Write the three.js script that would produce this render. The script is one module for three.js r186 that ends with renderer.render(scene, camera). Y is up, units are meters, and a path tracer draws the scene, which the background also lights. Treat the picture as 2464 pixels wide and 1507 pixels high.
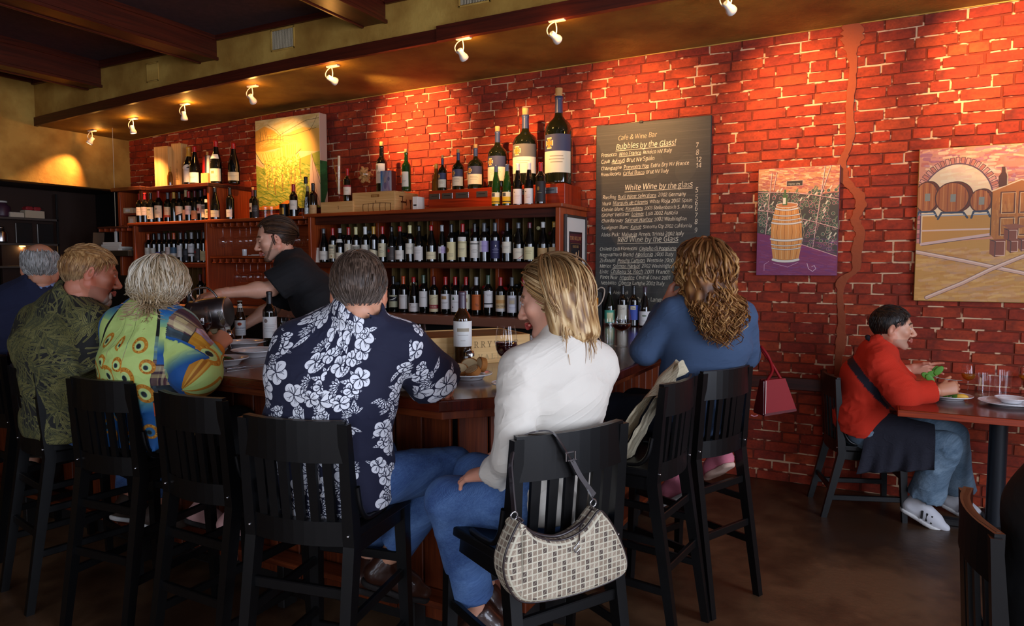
import * as THREE from 'three';
import { mergeGeometries, mergeVertices } from 'three/addons/utils/BufferGeometryUtils.js';
import { ConvexGeometry } from 'three/addons/geometries/ConvexGeometry.js';
import { RectAreaLightUniformsLib } from 'three/addons/lights/RectAreaLightUniformsLib.js';

// ------------------------------------------------------------------ camera, sky, daylight, exposure
RectAreaLightUniformsLib.init();
const scene = new THREE.Scene();
const camera = new THREE.PerspectiveCamera(48.13, 2464 / 1507, 0.05, 60);
camera.rotation.order = 'YXZ';
camera.position.set(0, 1.52, 5.15);
camera.rotation.set(THREE.MathUtils.degToRad(-4.0), THREE.MathUtils.degToRad(27.6), 0);
const renderer = new THREE.WebGLRenderer({ antialias: true });
renderer.toneMapping = THREE.LinearToneMapping;
renderer.toneMappingExposure = 1.0;
renderer.shadowMap.enabled = true;
scene.background = new THREE.Color(0.75, 0.85, 1.0);          // overcast daylight outside the windows
const DAY = 0xdfe9ff, WARM = 0xffbe78;
const windowLights = [                                           // the street windows: right wall and behind the camera  [cx, cy, cz, width, height, strength]
  [3.14, 1.75, 3.0, 1.5, 2.1, 10.5], [3.14, 1.75, 5.3, 1.7, 2.1, 10.5], [1.5, 1.75, 7.92, 2.4, 2.1, 5.5], [-1.9, 1.75, 7.92, 2.2, 2.1, 2.0],
];
for (const [x, y, z, w, h, k] of windowLights) {
  const l = new THREE.RectAreaLight(DAY, k, w - 0.1, h - 0.1);
  l.name = 'window_light'; l.position.set(x, y, z); l.lookAt(x > 3 ? x - 1 : x, y, x > 3 ? z : z - 1);
  scene.add(l);
}
// ------------------------------------------------------------------ helpers
function rng(seed) { let a = seed | 0; return () => { a = (a + 0x6d2b79f5) | 0; let t = Math.imul(a ^ (a >>> 15), 1 | a); t = (t + Math.imul(t ^ (t >>> 7), 61 | t)) ^ t; return ((t ^ (t >>> 14)) >>> 0) / 4294967296; }; }
const V = (x, y, z) => new THREE.Vector3(x, y, z);
const lerp = (a, b, t) => a + (b - a) * t, clamp = (x, a = 0, b = 1) => Math.min(b, Math.max(a, x)), sstep = (a, b, x) => { const t = clamp((x - a) / (b - a)); return t * t * (3 - 2 * t); };
const srgb = (r, g, b) => new THREE.Color().setRGB(r / 255, g / 255, b / 255, THREE.SRGBColorSpace);
const ORD = ['first', 'second', 'third', 'fourth', 'fifth', 'sixth', 'seventh', 'eighth', 'ninth', 'tenth', 'eleventh', 'twelfth', 'thirteenth', 'fourteenth', 'fifteenth', 'sixteenth', 'seventeenth', 'eighteenth', 'nineteenth', 'twentieth', 'twenty-first', 'twenty-second', 'twenty-third', 'twenty-fourth', 'twenty-fifth'];
const nameCount = {};
function numbered(n) { const k = nameCount[n] = (nameCount[n] ?? -1) + 1; return k ? n + '_' + String(k).padStart(3, '0') : n; }
function shade(m) { m.castShadow = true; m.receiveShadow = true; return m; }
function tag(o, label, category, group, kind) { o.userData.label = label; o.userData.category = category; if (group) o.userData.group = group; if (kind) o.userData.kind = kind; return o; }
function thing(name, label, category, pos = [0, 0, 0], turn = 0, group) {
  const o = new THREE.Group(); o.name = numbered(name); o.position.set(...pos); o.rotation.y = turn; scene.add(o);
  return tag(o, label, category, group);
}
function part(parent, name, geo, mat, label) {
  const m = shade(new THREE.Mesh(geo, mat)); m.name = name; parent.add(m); if (label) m.userData.label = label; return m;
}
function solo(name, geo, mat, label, category, pos, turn = 0, group) {
  const m = shade(new THREE.Mesh(geo, mat)); m.name = numbered(name); if (pos) m.position.set(...pos); m.rotation.y = turn; scene.add(m);
  return tag(m, label, category, group);
}
function struct(name, label, geo, mat) {
  const o = geo ? shade(new THREE.Mesh(geo, mat)) : new THREE.Group(); o.name = name; o.userData.kind = 'structure'; if (label) o.userData.label = label; scene.add(o); return o;
}
function uvMetres(g, grain) {                                     // uv in metres on the plane each face looks along; grain = axis that u follows
  if (g.index) g = g.toNonIndexed();
  const p = g.attributes.position, n = g.attributes.normal, uv = new Float32Array(p.count * 2);
  g.computeBoundingBox(); const s = g.boundingBox.getSize(V(0, 0, 0)).toArray();
  const ga = grain ?? s.indexOf(Math.max(...s));
  for (let i = 0; i < p.count; i++) {
    const a = [p.getX(i), p.getY(i), p.getZ(i)], m = [Math.abs(n.getX(i)), Math.abs(n.getY(i)), Math.abs(n.getZ(i))], d = m.indexOf(Math.max(...m));
    let ax = [0, 1, 2].filter((k) => k !== d);
    if (ax[1] === ga) ax = [ax[1], ax[0]];
    uv[i * 2] = a[ax[0]]; uv[i * 2 + 1] = a[ax[1]] + a[d] * 0.37;
  }
  g.setAttribute('uv', new THREE.BufferAttribute(uv, 2)); return g;
}
function tidy(g) { g = g.index ? g.toNonIndexed() : g; if (!g.attributes.uv) uvMetres(g); for (const k of Object.keys(g.attributes)) if (!['position', 'normal', 'uv', 'color'].includes(k)) g.deleteAttribute(k); return g; }
const merge = (list) => mergeGeometries(list.map(tidy));
function slab(w, h, d, c = 0.003, grain) {                        // a box with chamfered edges, 44 triangles
  c = Math.min(c, w * 0.3, h * 0.3, d * 0.3);
  const pts = [], X = w / 2, Y = h / 2, Z = d / 2;
  for (const i of [-1, 1]) for (const j of [-1, 1]) for (const k of [-1, 1]) pts.push(V(i * X, j * (Y - c), k * (Z - c)), V(i * (X - c), j * Y, k * (Z - c)), V(i * (X - c), j * (Y - c), k * Z));
  return uvMetres(new ConvexGeometry(pts), grain);
}
const box = (w, h, d, x = 0, y = 0, z = 0, c, grain) => slab(w, h, d, c, grain).translate(x, y, z);   // centred at x, y, z
function span(x0, x1, y0, y1, z0, z1, c, grain) { return box(x1 - x0, y1 - y0, z1 - z0, (x0 + x1) / 2, (y0 + y1) / 2, (z0 + z1) / 2, c, grain); }
function hexa(p, grain) {                                         // a solid between four points below (p[0..3]) and four above (p[4..7])
  return uvMetres(new ConvexGeometry(p.map((a) => V(...a))), grain);
}
function lathe(pts, seg = 24) { const g = new THREE.LatheGeometry(pts.map(([r, y]) => new THREE.Vector2(r, y)), seg); return g; }
function bar(a, b, w, d = w, c = 0.003) {                        // a straight bar of rectangular section from a to b
  const A = V(...a), B = V(...b), l = A.distanceTo(B), g = slab(w, l, d, c, 1);
  const q = new THREE.Quaternion().setFromUnitVectors(V(0, 1, 0), B.clone().sub(A).normalize());
  return g.applyQuaternion(q).translate((A.x + B.x) / 2, (A.y + B.y) / 2, (A.z + B.z) / 2);
}
function taper(a, wa, da, b, wb, db) {                           // a bar whose section changes from (wa, da) at a to (wb, db) at b; sections lie flat
  const p = [];
  for (const [q, w, d] of [[a, wa, da], [b, wb, db]]) for (const [i, k] of [[-1, -1], [1, -1], [1, 1], [-1, 1]]) p.push([q[0] + i * w / 2, q[1], q[2] + k * d / 2]);
  return hexa(p, 1);
}
function tube(pts, r, seg = 24, sides = 8, closed = false) { return new THREE.TubeGeometry(new THREE.CatmullRomCurve3(pts.map((p) => V(...p)), closed), seg, r, sides, closed); }
function bent(pts, y0, y1, t, seg = 8) {                         // an upright board of thickness t that follows a curve in plan: pts are [x, z] along its middle
  const c = new THREE.CatmullRomCurve3(pts.map(([x, z]) => V(x, 0, z))), s = c.getSpacedPoints(seg), L = [], R = [];
  s.forEach((p, i) => { const q = c.getTangentAt(i / seg), n = V(-q.z, 0, q.x).multiplyScalar(t / 2); L.push([p.x + n.x, p.z + n.z]); R.push([p.x - n.x, p.z - n.z]); });
  const out = [];
  for (let i = 0; i < seg; i++) out.push(hexa([[...L[i]], [...L[i + 1]], [...R[i + 1]], [...R[i]]].flatMap(([x, z]) => [[x, y0, z], [x, y1, z]]), 0));
  return merge(out);
}

// ------------------------------------------------------------------ noise and textures
function hash2(x, y, s) { let h = Math.imul(x, 374761393) + Math.imul(y, 668265263) + Math.imul(s, 982451653); h = Math.imul(h ^ (h >>> 13), 1274126177); return ((h ^ (h >>> 16)) >>> 0) / 4294967296; }
function vnoise(x, y, px, py, s) {                                // value noise that repeats every px, py cells
  const X = Math.floor(x), Y = Math.floor(y), f = x - X, g = y - Y, u = f * f * (3 - 2 * f), v = g * g * (3 - 2 * g), m = (a, n) => ((a % n) + n) % n;
  const a = hash2(m(X, px), m(Y, py), s), b = hash2(m(X + 1, px), m(Y, py), s), c = hash2(m(X, px), m(Y + 1, py), s), d = hash2(m(X + 1, px), m(Y + 1, py), s);
  return lerp(lerp(a, b, u), lerp(c, d, u), v);
}
function fbm(u, v, fx, fy, s, oct = 5) { let a = 0, k = 0.5, t = 0; for (let o = 0; o < oct; o++) { a += k * vnoise(u * fx, v * fy, fx, fy, s + o); t += k; k *= 0.5; fx *= 2; fy *= 2; } return a / t; }
function dataTex(w, h, fn, color = true, repeat = [1, 1]) {
  const d = new Uint8Array(w * h * 4);
  for (let y = 0; y < h; y++) for (let x = 0; x < w; x++) { const c = fn((x + 0.5) / w, (y + 0.5) / h), i = (y * w + x) * 4; d[i] = clamp(c[0], 0, 255); d[i + 1] = clamp(c[1], 0, 255); d[i + 2] = clamp(c[2], 0, 255); d[i + 3] = 255; }
  const t = new THREE.DataTexture(d, w, h); t.wrapS = t.wrapT = THREE.RepeatWrapping; t.magFilter = THREE.LinearFilter; t.minFilter = THREE.LinearMipmapLinearFilter; t.generateMipmaps = true;
  if (color) t.colorSpace = THREE.SRGBColorSpace; t.repeat.set(...repeat); t.needsUpdate = true; return t;
}
function canvasTex(w, h, draw) { const c = document.createElement('canvas'); c.width = w; c.height = h; draw(c.getContext('2d'), w, h); const t = new THREE.CanvasTexture(c); t.colorSpace = THREE.SRGBColorSpace; t.wrapS = t.wrapT = THREE.RepeatWrapping; return t; }
const mix3 = (a, b, t) => [lerp(a[0], b[0], t), lerp(a[1], b[1], t), lerp(a[2], b[2], t)];
function woodTex(dark, mid, light, s, streak = 1) {                // grain along u; repeats every metre along, every 0.5 m across
  return dataTex(512, 512, (u, v) => {
    const w = fbm(u, v, 2, 6, s, 3) * 0.08, g = fbm(u, v + w, 3, 48, s + 11, 4), f = fbm(u, v, 8, 160, s + 23, 2), b = fbm(u, v, 2, 5, s + 31, 2);
    const t = clamp(g * 0.75 + f * 0.35 * streak + b * 0.35 - 0.3);
    const c = t < 0.5 ? mix3(dark, mid, t * 2) : mix3(mid, light, t * 2 - 1); return c;
  }, true, [1, 2]);
}
const T = {
  cherry: woodTex([124, 46, 16], [170, 72, 28], [196, 94, 42], 1), mahog: woodTex([52, 18, 10], [84, 32, 17], [108, 46, 26], 2), beamw: woodTex([50, 17, 10], [80, 28, 14], [104, 42, 20], 7),
  panel: woodTex([70, 26, 10], [108, 46, 18], [138, 66, 28], 3, 1.4), pine: woodTex([196, 146, 82], [222, 178, 112], [236, 200, 140], 4, 0.8), olive: woodTex([96, 74, 36], [122, 96, 50], [140, 112, 62], 5),
  plaster: dataTex(512, 512, (u, v) => { const a = fbm(u, v, 4, 4, 41, 6), b = fbm(u, v, 14, 14, 53, 4), t = clamp((a - 0.5) * 2.2 + 0.5 + (b - 0.5) * 0.7); return mix3([158, 112, 40], [206, 164, 78], t); }, true, [0.7, 0.7]),
  stain: dataTex(512, 512, (u, v) => { const a = fbm(u, v, 3, 3, 61, 6), b = fbm(u, v, 24, 24, 71, 3), t = clamp((a - 0.5) * 3 + 0.5 + (b - 0.5) * 0.8); return mix3([58, 38, 24], [112, 82, 56], t); }, true, [0.4, 0.4]),
  ceil: dataTex(256, 256, (u, v) => { const a = fbm(u, v, 30, 30, 81, 3); return mix3([58, 34, 38], [78, 48, 52], a); }, true, [1, 1]),
  grit: dataTex(256, 256, (u, v) => { const a = fbm(u, v, 16, 16, 91, 5) * 255; return [a, a, a]; }, false, [3, 3]),
  weave: dataTex(256, 256, (u, v) => { const a = (0.5 + 0.25 * Math.sin(u * 256 * 0.785) + 0.25 * Math.sin(v * 256 * 0.785)) * 200 + fbm(u, v, 40, 40, 93, 2) * 55; return [a, a, a]; }, false, [6, 6]),
  folds: dataTex(512, 512, (u, v) => { let a = 0, k = 1; for (const [f, sd] of [[5, 401], [11, 403], [23, 407]]) { const q = fbm(u + fbm(u, v, 4, 4, sd + 50, 2) * 0.12, v, f, Math.round(f * 1.4), sd, 2) - 0.5; const c = Math.max(0, 1 - Math.abs(q) * 5); a += k * c * c * sstep(0.35, 0.6, fbm(u, v, 5, 5, sd + 90, 2)); k *= 0.6; } const w = ((Math.floor(u * 512) + Math.floor(v * 512)) % 3) * 0.03; const t = a * 110 + 60 + w * 255; return [t, t, t]; }, false, [1.6, 1.6]),
  brickface: dataTex(256, 256, (u, v) => { const a = fbm(u, v, 5, 9, 101, 5), b = fbm(u, v, 40, 40, 103, 2), t = 0.78 + (a - 0.5) * 0.42 + (b - 0.5) * 0.16; return [255 * t * 1.05, 255 * t, 255 * t * 0.96]; }, true, [2.3, 2.3]),
};
const std = (o) => new THREE.MeshStandardMaterial(o), phy = (o) => new THREE.MeshPhysicalMaterial(o);
const M = {
  cherry: phy({ map: T.cherry, roughness: 0.42, clearcoat: 0.25, clearcoatRoughness: 0.3 }), mahog: std({ map: T.mahog, roughness: 0.45 }), beam: std({ map: T.beamw, roughness: 0.4 }),
  barTop: phy({ map: T.mahog, roughness: 0.22, clearcoat: 0.7, clearcoatRoughness: 0.12, color: srgb(255, 236, 224) }), panel: std({ map: T.panel, roughness: 0.4 }), pine: std({ map: T.pine, roughness: 0.6 }), olive: std({ map: T.olive, roughness: 0.6 }),
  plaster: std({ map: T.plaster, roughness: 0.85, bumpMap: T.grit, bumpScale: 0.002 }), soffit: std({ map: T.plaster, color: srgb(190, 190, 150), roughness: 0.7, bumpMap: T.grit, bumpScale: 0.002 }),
  floor: std({ map: T.stain, roughness: 0.38, bumpMap: T.grit, bumpScale: 0.001 }), ceil: std({ map: T.ceil, roughness: 0.9 }), white: std({ color: srgb(235, 232, 225), roughness: 0.5 }),
  black: phy({ color: srgb(9, 9, 10), roughness: 0.4, clearcoat: 0.22, clearcoatRoughness: 0.3, specularIntensity: 0.6 }), dark: std({ color: srgb(20, 17, 16), roughness: 0.6 }), steel: std({ color: srgb(205, 205, 208), metalness: 1, roughness: 0.22 }), brushed: std({ color: srgb(190, 190, 192), metalness: 1, roughness: 0.33 }),
  laminate: std({ color: srgb(150, 98, 78), roughness: 0.4 }), china: phy({ color: srgb(236, 236, 238), roughness: 0.18, clearcoat: 0.5, clearcoatRoughness: 0.08 }),
  glass: phy({ color: 0xffffff, transmission: 1, thickness: 0, roughness: 0, ior: 1.5 }), paper: std({ color: srgb(240, 234, 222), roughness: 0.9 }), brass: std({ color: srgb(200, 150, 70), metalness: 1, roughness: 0.35 }),
};
// ------------------------------------------------------------------ the room: brick wall, plaster walls, floor, ceiling, soffit, windows
const XL = -7.6, XR = 3.2, ZB = 8.0;
const soffitY = (x) => x > -3 ? 3.05 + 0.02 * (x + 3) / 3 : 3.05 - 0.135 * Math.pow((-3 - x) / 4.6, 1.6);
struct('floor', 'stained brown concrete floor', span(XL - 2.4, XR + 0.1, -0.1, 0, -0.2, ZB + 0.1, 0.001, 0), M.floor);
{
  const wall = struct('wall_back', 'old red brick wall with patchy pale mortar and a repaired crack');
  // mortar bed: mostly smeared brick red, pale lime where the pointing shows
  const mortarTex = dataTex(1024, 512, (u, v) => {
    const a = fbm(u, v, 34, 26, 201, 4), L = fbm(u, v, 4, 3, 205, 2), b = fbm(u, v, 90, 60, 207, 2), t = sstep(0.55, 0.64, a + (b - 0.5) * 0.3 + (L - 0.5) * 0.35);
    return mix3([112, 44, 26], [216, 178, 140], t);
  }, true, [0.35, 0.7]);
  const mortar = std({ map: mortarTex, roughness: 0.95 });
  part(wall, 'mortar', span(XL - 0.1, XR + 0.1, 0, 3.4, -0.2, -0.004, 0.001, 0), mortar);
  const R = rng(5), tones = [[166, 60, 28], [174, 68, 30], [158, 56, 28], [182, 76, 34], [148, 50, 28], [170, 60, 30], [178, 70, 30], [138, 48, 30]];
  const mats = tones.map((c) => std({ map: T.brickface, color: srgb(c[0] * 1.12, c[1] * 1.05, c[2]), roughness: 0.82, bumpMap: T.grit, bumpScale: 0.0008 }));
  const face = (seed, hd) => {                                    // an uneven brick, one unit long (scaled to length), 1 unit high
    const r = rng(seed), j = (k) => (r() - 0.5) * k, c = hd ? 0.035 : 0.018, e = 0.055, p = [];
    for (const [x, y] of [[-0.5, -0.5], [0.5, -0.5], [0.5, 0.5], [-0.5, 0.5]]) {
      p.push([x + j(0.01), y + j(0.06), -0.012]);
      p.push([x * (1 - 2 * c) + j(0.012), y * (1 - 2 * e) + j(0.07), 0.003 + j(0.004)]);
    }
    p.push([j(0.3), 0.5 - e * 0.5 + j(0.03), 0.003 + j(0.003)], [j(0.3), -0.5 + e * 0.5 + j(0.03), 0.003 + j(0.003)]);
    const g = new ConvexGeometry(p.map((q) => V(...q))), n = g.attributes.position.count, uv = new Float32Array(n * 2), o = [r() * 3, r() * 3];
    for (let i = 0; i < n; i++) { uv[2 * i] = o[0] + g.attributes.position.getX(i) * (hd ? 0.1 : 0.22); uv[2 * i + 1] = o[1] + g.attributes.position.getY(i) * 0.07; }
    g.setAttribute('uv', new THREE.BufferAttribute(uv, 2)); return g;
  };
  const str = Array.from({ length: 10 }, (_, i) => face(300 + i)), hdr = Array.from({ length: 5 }, (_, i) => face(400 + i, true));
  const all = [], ch = 0.0697;
  for (let row = 0; row < 44; row++) {
    const header = row % 7 === 5, y = (row + 0.5) * ch;
    let x = XL - R() * 0.2;
    while (x < XR) {
      const L = (header ? 0.112 : 0.222) * (0.94 + R() * 0.12), w = !header && R() < 0.06 ? L / 2 : L;
      const crack = -0.2 + 0.05 * Math.sin(y * 5) + (y < 2 ? 0.08 * sstep(2.1, 1.6, y) : 0);
      all.push({ x: x + w / 2, y: y + (R() - 0.5) * 0.004 + 0.004 * Math.sin(x * 1.3 + row * 0.2), w: w - 0.005 - R() * 0.004, h: ch - 0.004 - R() * 0.005, g: (header || w < 0.15 ? hdr : str)[Math.floor(R() * (header || w < 0.15 ? 5 : 10))], m: Math.floor(R() * R() * 8), flip: R() < 0.5 });
      x += w;
    }
  }
  const eye = V(0, 1.52, 5.15);
  for (const b of all) {
    const d = V(b.x, b.y, 0).sub(eye).length(), q = V(b.x, b.y, 0).project(camera);
    const hid = (b.x > -1.93 && b.x < -1.12 && b.y < 2.56) || (b.x > -0.73 && b.x < -0.28 && b.y > 1.47 && b.y < 2.13) || (b.x > 0.24 && b.y > 1.31 && b.y < 2.2) || (b.x < -2.1 && b.y < 2.1);
    b.k = Math.abs(q.x) > 1.02 || hid || b.y < 0.75 ? 0 : b.w * b.h / (d * d);
  }
  all.sort((a, b) => b.k - a.k);
  const rest = [];
  all.forEach((b, i) => {
    if (i < 300) { const m = part(wall, 'brick', b.g, mats[b.m]); m.position.set(b.x, b.y, 0); m.scale.set(b.flip ? b.w : b.w, b.h, 1); return; }
    if (b.x > 1.4 || (b.x < -2.3 && b.y < 1.6)) return;            // never in view: left as plain mortar bed
    const g = b.g.clone().scale(b.w, b.h, 1).translate(b.x, b.y, 0), c = mats[b.m].color, n = g.attributes.position.count, col = new Float32Array(n * 3);
    for (let k = 0; k < n; k++) col.set([c.r, c.g, c.b], k * 3);
    g.setAttribute('color', new THREE.BufferAttribute(col, 3)); rest.push(g);
  });
  part(wall, 'brickwork', mergeGeometries(rest), std({ map: T.brickface, vertexColors: true, roughness: 0.82, bumpMap: T.grit, bumpScale: 0.0008 })).userData.kind = 'stuff';
  // the repaired crack: a ragged band of brown patching mortar
  const line = [[-0.21, 3.07, 0.05], [-0.2, 2.97, 0.06], [-0.205, 2.9, 0.035], [-0.19, 2.8, 0.02], [-0.2, 2.68, 0.022], [-0.205, 2.5, 0.02], [-0.195, 2.38, 0.025], [-0.21, 2.27, 0.02], [-0.24, 2.18, 0.024], [-0.205, 2.05, 0.03], [-0.14, 1.98, 0.03], [-0.12, 1.9, 0.03], [-0.15, 1.82, 0.024], [-0.12, 1.72, 0.028], [-0.135, 1.6, 0.026], [-0.14, 1.48, 0.022], [-0.21, 1.42, 0.03], [-0.225, 1.3, 0.016], [-0.21, 1.12, 0.024], [-0.215, 0.98, 0.026], [-0.225, 0.86, 0.018], [-0.21, 0.6, 0.02]];
  const cv = new THREE.CatmullRomCurve3(line.map(([x, y, w]) => V(x, y, w))), L = [], Q = [], rr = rng(77);
  for (let i = 0; i <= 120; i++) { const p = cv.getPoint(i / 120); L.push([p.x - p.z * (0.8 + rr() * 0.5), p.y]); Q.push([p.x + p.z * (0.8 + rr() * 0.5), p.y]); }
  const sh = new THREE.Shape([...L, ...Q.reverse()].map(([x, y]) => new THREE.Vector2(x, y)));
  part(wall, 'crack_patch', uvMetres(new THREE.ExtrudeGeometry(sh, { depth: 0.008, bevelEnabled: true, bevelSize: 0.002, bevelThickness: 0.002, bevelSegments: 1, steps: 1 })), std({ color: srgb(150, 74, 44), roughness: 0.95, bumpMap: T.grit, bumpScale: 0.003 }), 'brown mortar patch along the wall crack');
}
struct('trim_1', 'dark wooden chair rail along the brick wall', span(-0.97, XR, 0.655, 0.74, 0, 0.022, 0.004, 0), M.mahog);
{ // side walls, ceiling slab and beams, dropped soffit over the bar
  struct('wall_left', 'ochre plaster wall over the kitchen opening', merge([span(XL - 0.18, XL, 2.345, 3.5, -0.1, ZB, 0.002), span(XL - 0.18, XL, 0, 3.5, 5.4, ZB, 0.002)]), M.plaster);
  struct('wall_front', 'plaster wall with street windows behind the room', merge([span(XL - 2.5, -3.0, 0, 3.5, ZB, ZB + 0.15), span(-3.0, -0.8, 0, 0.7, ZB, ZB + 0.15), span(-3.0, -0.8, 2.8, 3.5, ZB, ZB + 0.15), span(-0.8, 0.3, 0, 3.5, ZB, ZB + 0.15), span(0.3, 2.7, 0, 0.7, ZB, ZB + 0.15), span(0.3, 2.7, 2.8, 3.5, ZB, ZB + 0.15), span(2.7, XR + 0.15, 0, 3.5, ZB, ZB + 0.15)]), M.plaster);
  struct('wall_right', 'plaster wall with two street windows', merge([span(XR, XR + 0.15, 0, 3.5, -0.1, 2.25), span(XR, XR + 0.15, 0, 0.7, 2.25, 3.75), span(XR, XR + 0.15, 2.8, 3.5, 2.25, 3.75), span(XR, XR + 0.15, 0, 3.5, 3.75, 4.45), span(XR, XR + 0.15, 0, 0.7, 4.45, 6.15), span(XR, XR + 0.15, 2.8, 3.5, 4.45, 6.15), span(XR, XR + 0.15, 0, 3.5, 6.15, ZB)]), M.plaster);
  windowLights.forEach(([x, y, z, w, h], i) => {
    const win = struct('window_' + (i + 1), 'street window with dark crossbars'), side = x > 3, px = side ? XR + 0.07 : x, pz = side ? z : ZB + 0.07;
    const f = (a0, a1, b0, b1) => side ? span(-0.03, 0.03, b0, b1, a0, a1, 0.004).translate(px, y, pz) : span(a0, a1, b0, b1, -0.03, 0.03, 0.004).translate(px, y, pz);
    part(win, 'window_frame', merge([f(-w / 2, -w / 2 + 0.06, -h / 2, h / 2), f(w / 2 - 0.06, w / 2, -h / 2, h / 2), f(-w / 2, w / 2, h / 2 - 0.06, h / 2), f(-w / 2, w / 2, -h / 2, -h / 2 + 0.06), f(-0.03, 0.03, -h / 2, h / 2), f(-w / 2, w / 2, 0.2, 0.26)]), M.dark);
    part(win, 'pane', side ? box(0.006, h - 0.1, w - 0.1, px, y, pz) : box(w - 0.1, h - 0.1, 0.006, px, y, pz), M.glass);
  });
  const ceil = struct('ceiling', 'dark plum ceiling with stained wooden beams');
  part(ceil, 'slab', span(XL - 0.2, XR + 0.15, 3.405, 3.55, 1.0, ZB + 0.15, 0.002), M.ceil);
  for (const x of [-6.6, -5.035, -3.29, -1.62, 0.05, 1.72]) {
    const dy = x < -4 ? (x + 4) * 0.028 : 0, b = part(ceil, 'beam', span(x - 0.1, x + 0.1, 3.245 + dy, 3.41, 1.0, ZB, 0.003, 2), M.beam);
    for (const s of [-1, 1]) { part(b, 'moulding', span(x + s * 0.108 - 0.012, x + s * 0.108 + 0.012, 3.235 + dy, 3.262 + dy, 1.0, ZB, 0.004, 2), M.beam); part(b, 'moulding', span(x + s * 0.105 - 0.01, x + s * 0.105 + 0.01, 3.38 + dy * 0.4, 3.41, 1.0, ZB, 0.004, 2), M.beam); }
  }
  const strip = (dy0, dy1, z0, z1, x0 = XL, x1 = XR) => { const o = []; for (let i = 0; i < 14; i++) { const a = lerp(x0, x1, i / 14), b = lerp(x0, x1, (i + 1) / 14), f = (d, x) => typeof d === 'number' ? soffitY(x) + d : d(x); o.push(hexa([[a, f(dy0, a), z0], [b, f(dy0, b), z0], [b, f(dy0, b), z1], [a, f(dy0, a), z1], [a, f(dy1, a), z0], [b, f(dy1, b), z0], [b, f(dy1, b), z1], [a, f(dy1, a), z1]])); } return merge(o); };
  const drop = struct('trim_2', 'dropped plaster soffit along the brick wall');
  part(drop, 'soffit', strip(0, 0.06, -0.02, 1.0), M.soffit);
  part(drop, 'fascia', strip(0.06, () => 3.55, 0.9, 1.0), M.plaster);
  part(drop, 'corner_bead', strip(-0.006, 0, 0, 0.008), M.plaster);
  const band = struct('trim_3', 'dark wooden band along the lower edge of the soffit');
  part(band, 'board', strip(-0.008, 0.078, 0.985, 1.016, XL, -2.74), M.beam);
  part(band, 'board', strip(-0.008, 0.092, 0.985, 1.03, -2.74, XR), M.beam);
  const crown = struct('trim_4', 'dark moulding where the plum ceiling meets the plaster'), xs = [XL, -6.71, -6.49, -5.145, -4.925, -3.4, -3.18, -1.73, -1.51, -0.06, 0.16, XR];
  for (let i = 0; i < xs.length; i += 2) { const dy = Math.min(0, (xs[i] + xs[i + 1] + 8) / 2 * 0.028 * 0.6); part(crown, 'moulding', span(xs[i], xs[i + 1], 3.368 + dy, 3.41, 1.0, 1.03, 0.004, 0), M.beam); }
  part(crown, 'moulding', span(XL, XL + 0.03, 3.33, 3.41, 1.03, ZB, 0.004, 2), M.beam);
  // air vents in the fascia
  for (const [x, y, w, lab] of [[-5.76, 3.215, 0.16, 'small painted air vent on the plaster between the two left beams'], [-4.19, 3.275, 0.25, 'painted air vent on the plaster above the vineyard painting'], [-2.45, 3.33, 0.25, 'painted air vent at the top edge above the tall bottles']]) {
    const v = thing('air_vent', lab, 'vent', [x, y, 1.0]), o = [];
    part(v, 'frame', merge([span(-w / 2, w / 2, -0.085, -0.072, 0, 0.008), span(-w / 2, w / 2, 0.072, 0.085, 0, 0.008), span(-w / 2, -w / 2 + 0.014, -0.085, 0.085, 0, 0.008), span(w / 2 - 0.014, w / 2, -0.085, 0.085, 0, 0.008)]), M.plaster);
    part(v, 'backing', span(-w / 2 + 0.01, w / 2 - 0.01, -0.075, 0.075, 0, 0.002), M.dark);
    for (let k = 0; k < w / 0.012 - 2; k++) o.push(span(-0.0035, 0.0035, -0.07, 0.07, 0.001, 0.008, 0.0005).rotateY(0.6).translate(-w / 2 + 0.018 + k * 0.012, 0, 0));
    part(v, 'louvre', merge(o), x < -5 ? M.plaster : std({ color: srgb(176, 160, 130), roughness: 0.6 }));
  }
  // kitchen alcove behind the opening on the left
  struct('wall_alcove', 'dark walls of the kitchen alcove', merge([span(XL - 2.4, XL - 2.3, 0, 2.4, -0.1, 5.5), span(XL - 2.4, XL, 0, 2.4, 5.4, 5.5), span(XL - 2.4, XL - 0.1, 2.345, 2.45, -0.1, 5.5), span(XL - 2.4, XL - 0.1, 0, 2.4, -0.12, -0.02)]), M.dark);
  struct('wall_partition', 'dark brown partition beside the kitchen shelves', span(XL - 0.75, XL - 0.7, 0, 2.345, -0.02, 1.02, 0.003), std({ color: srgb(52, 32, 22), roughness: 0.7 }));
}

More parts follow.
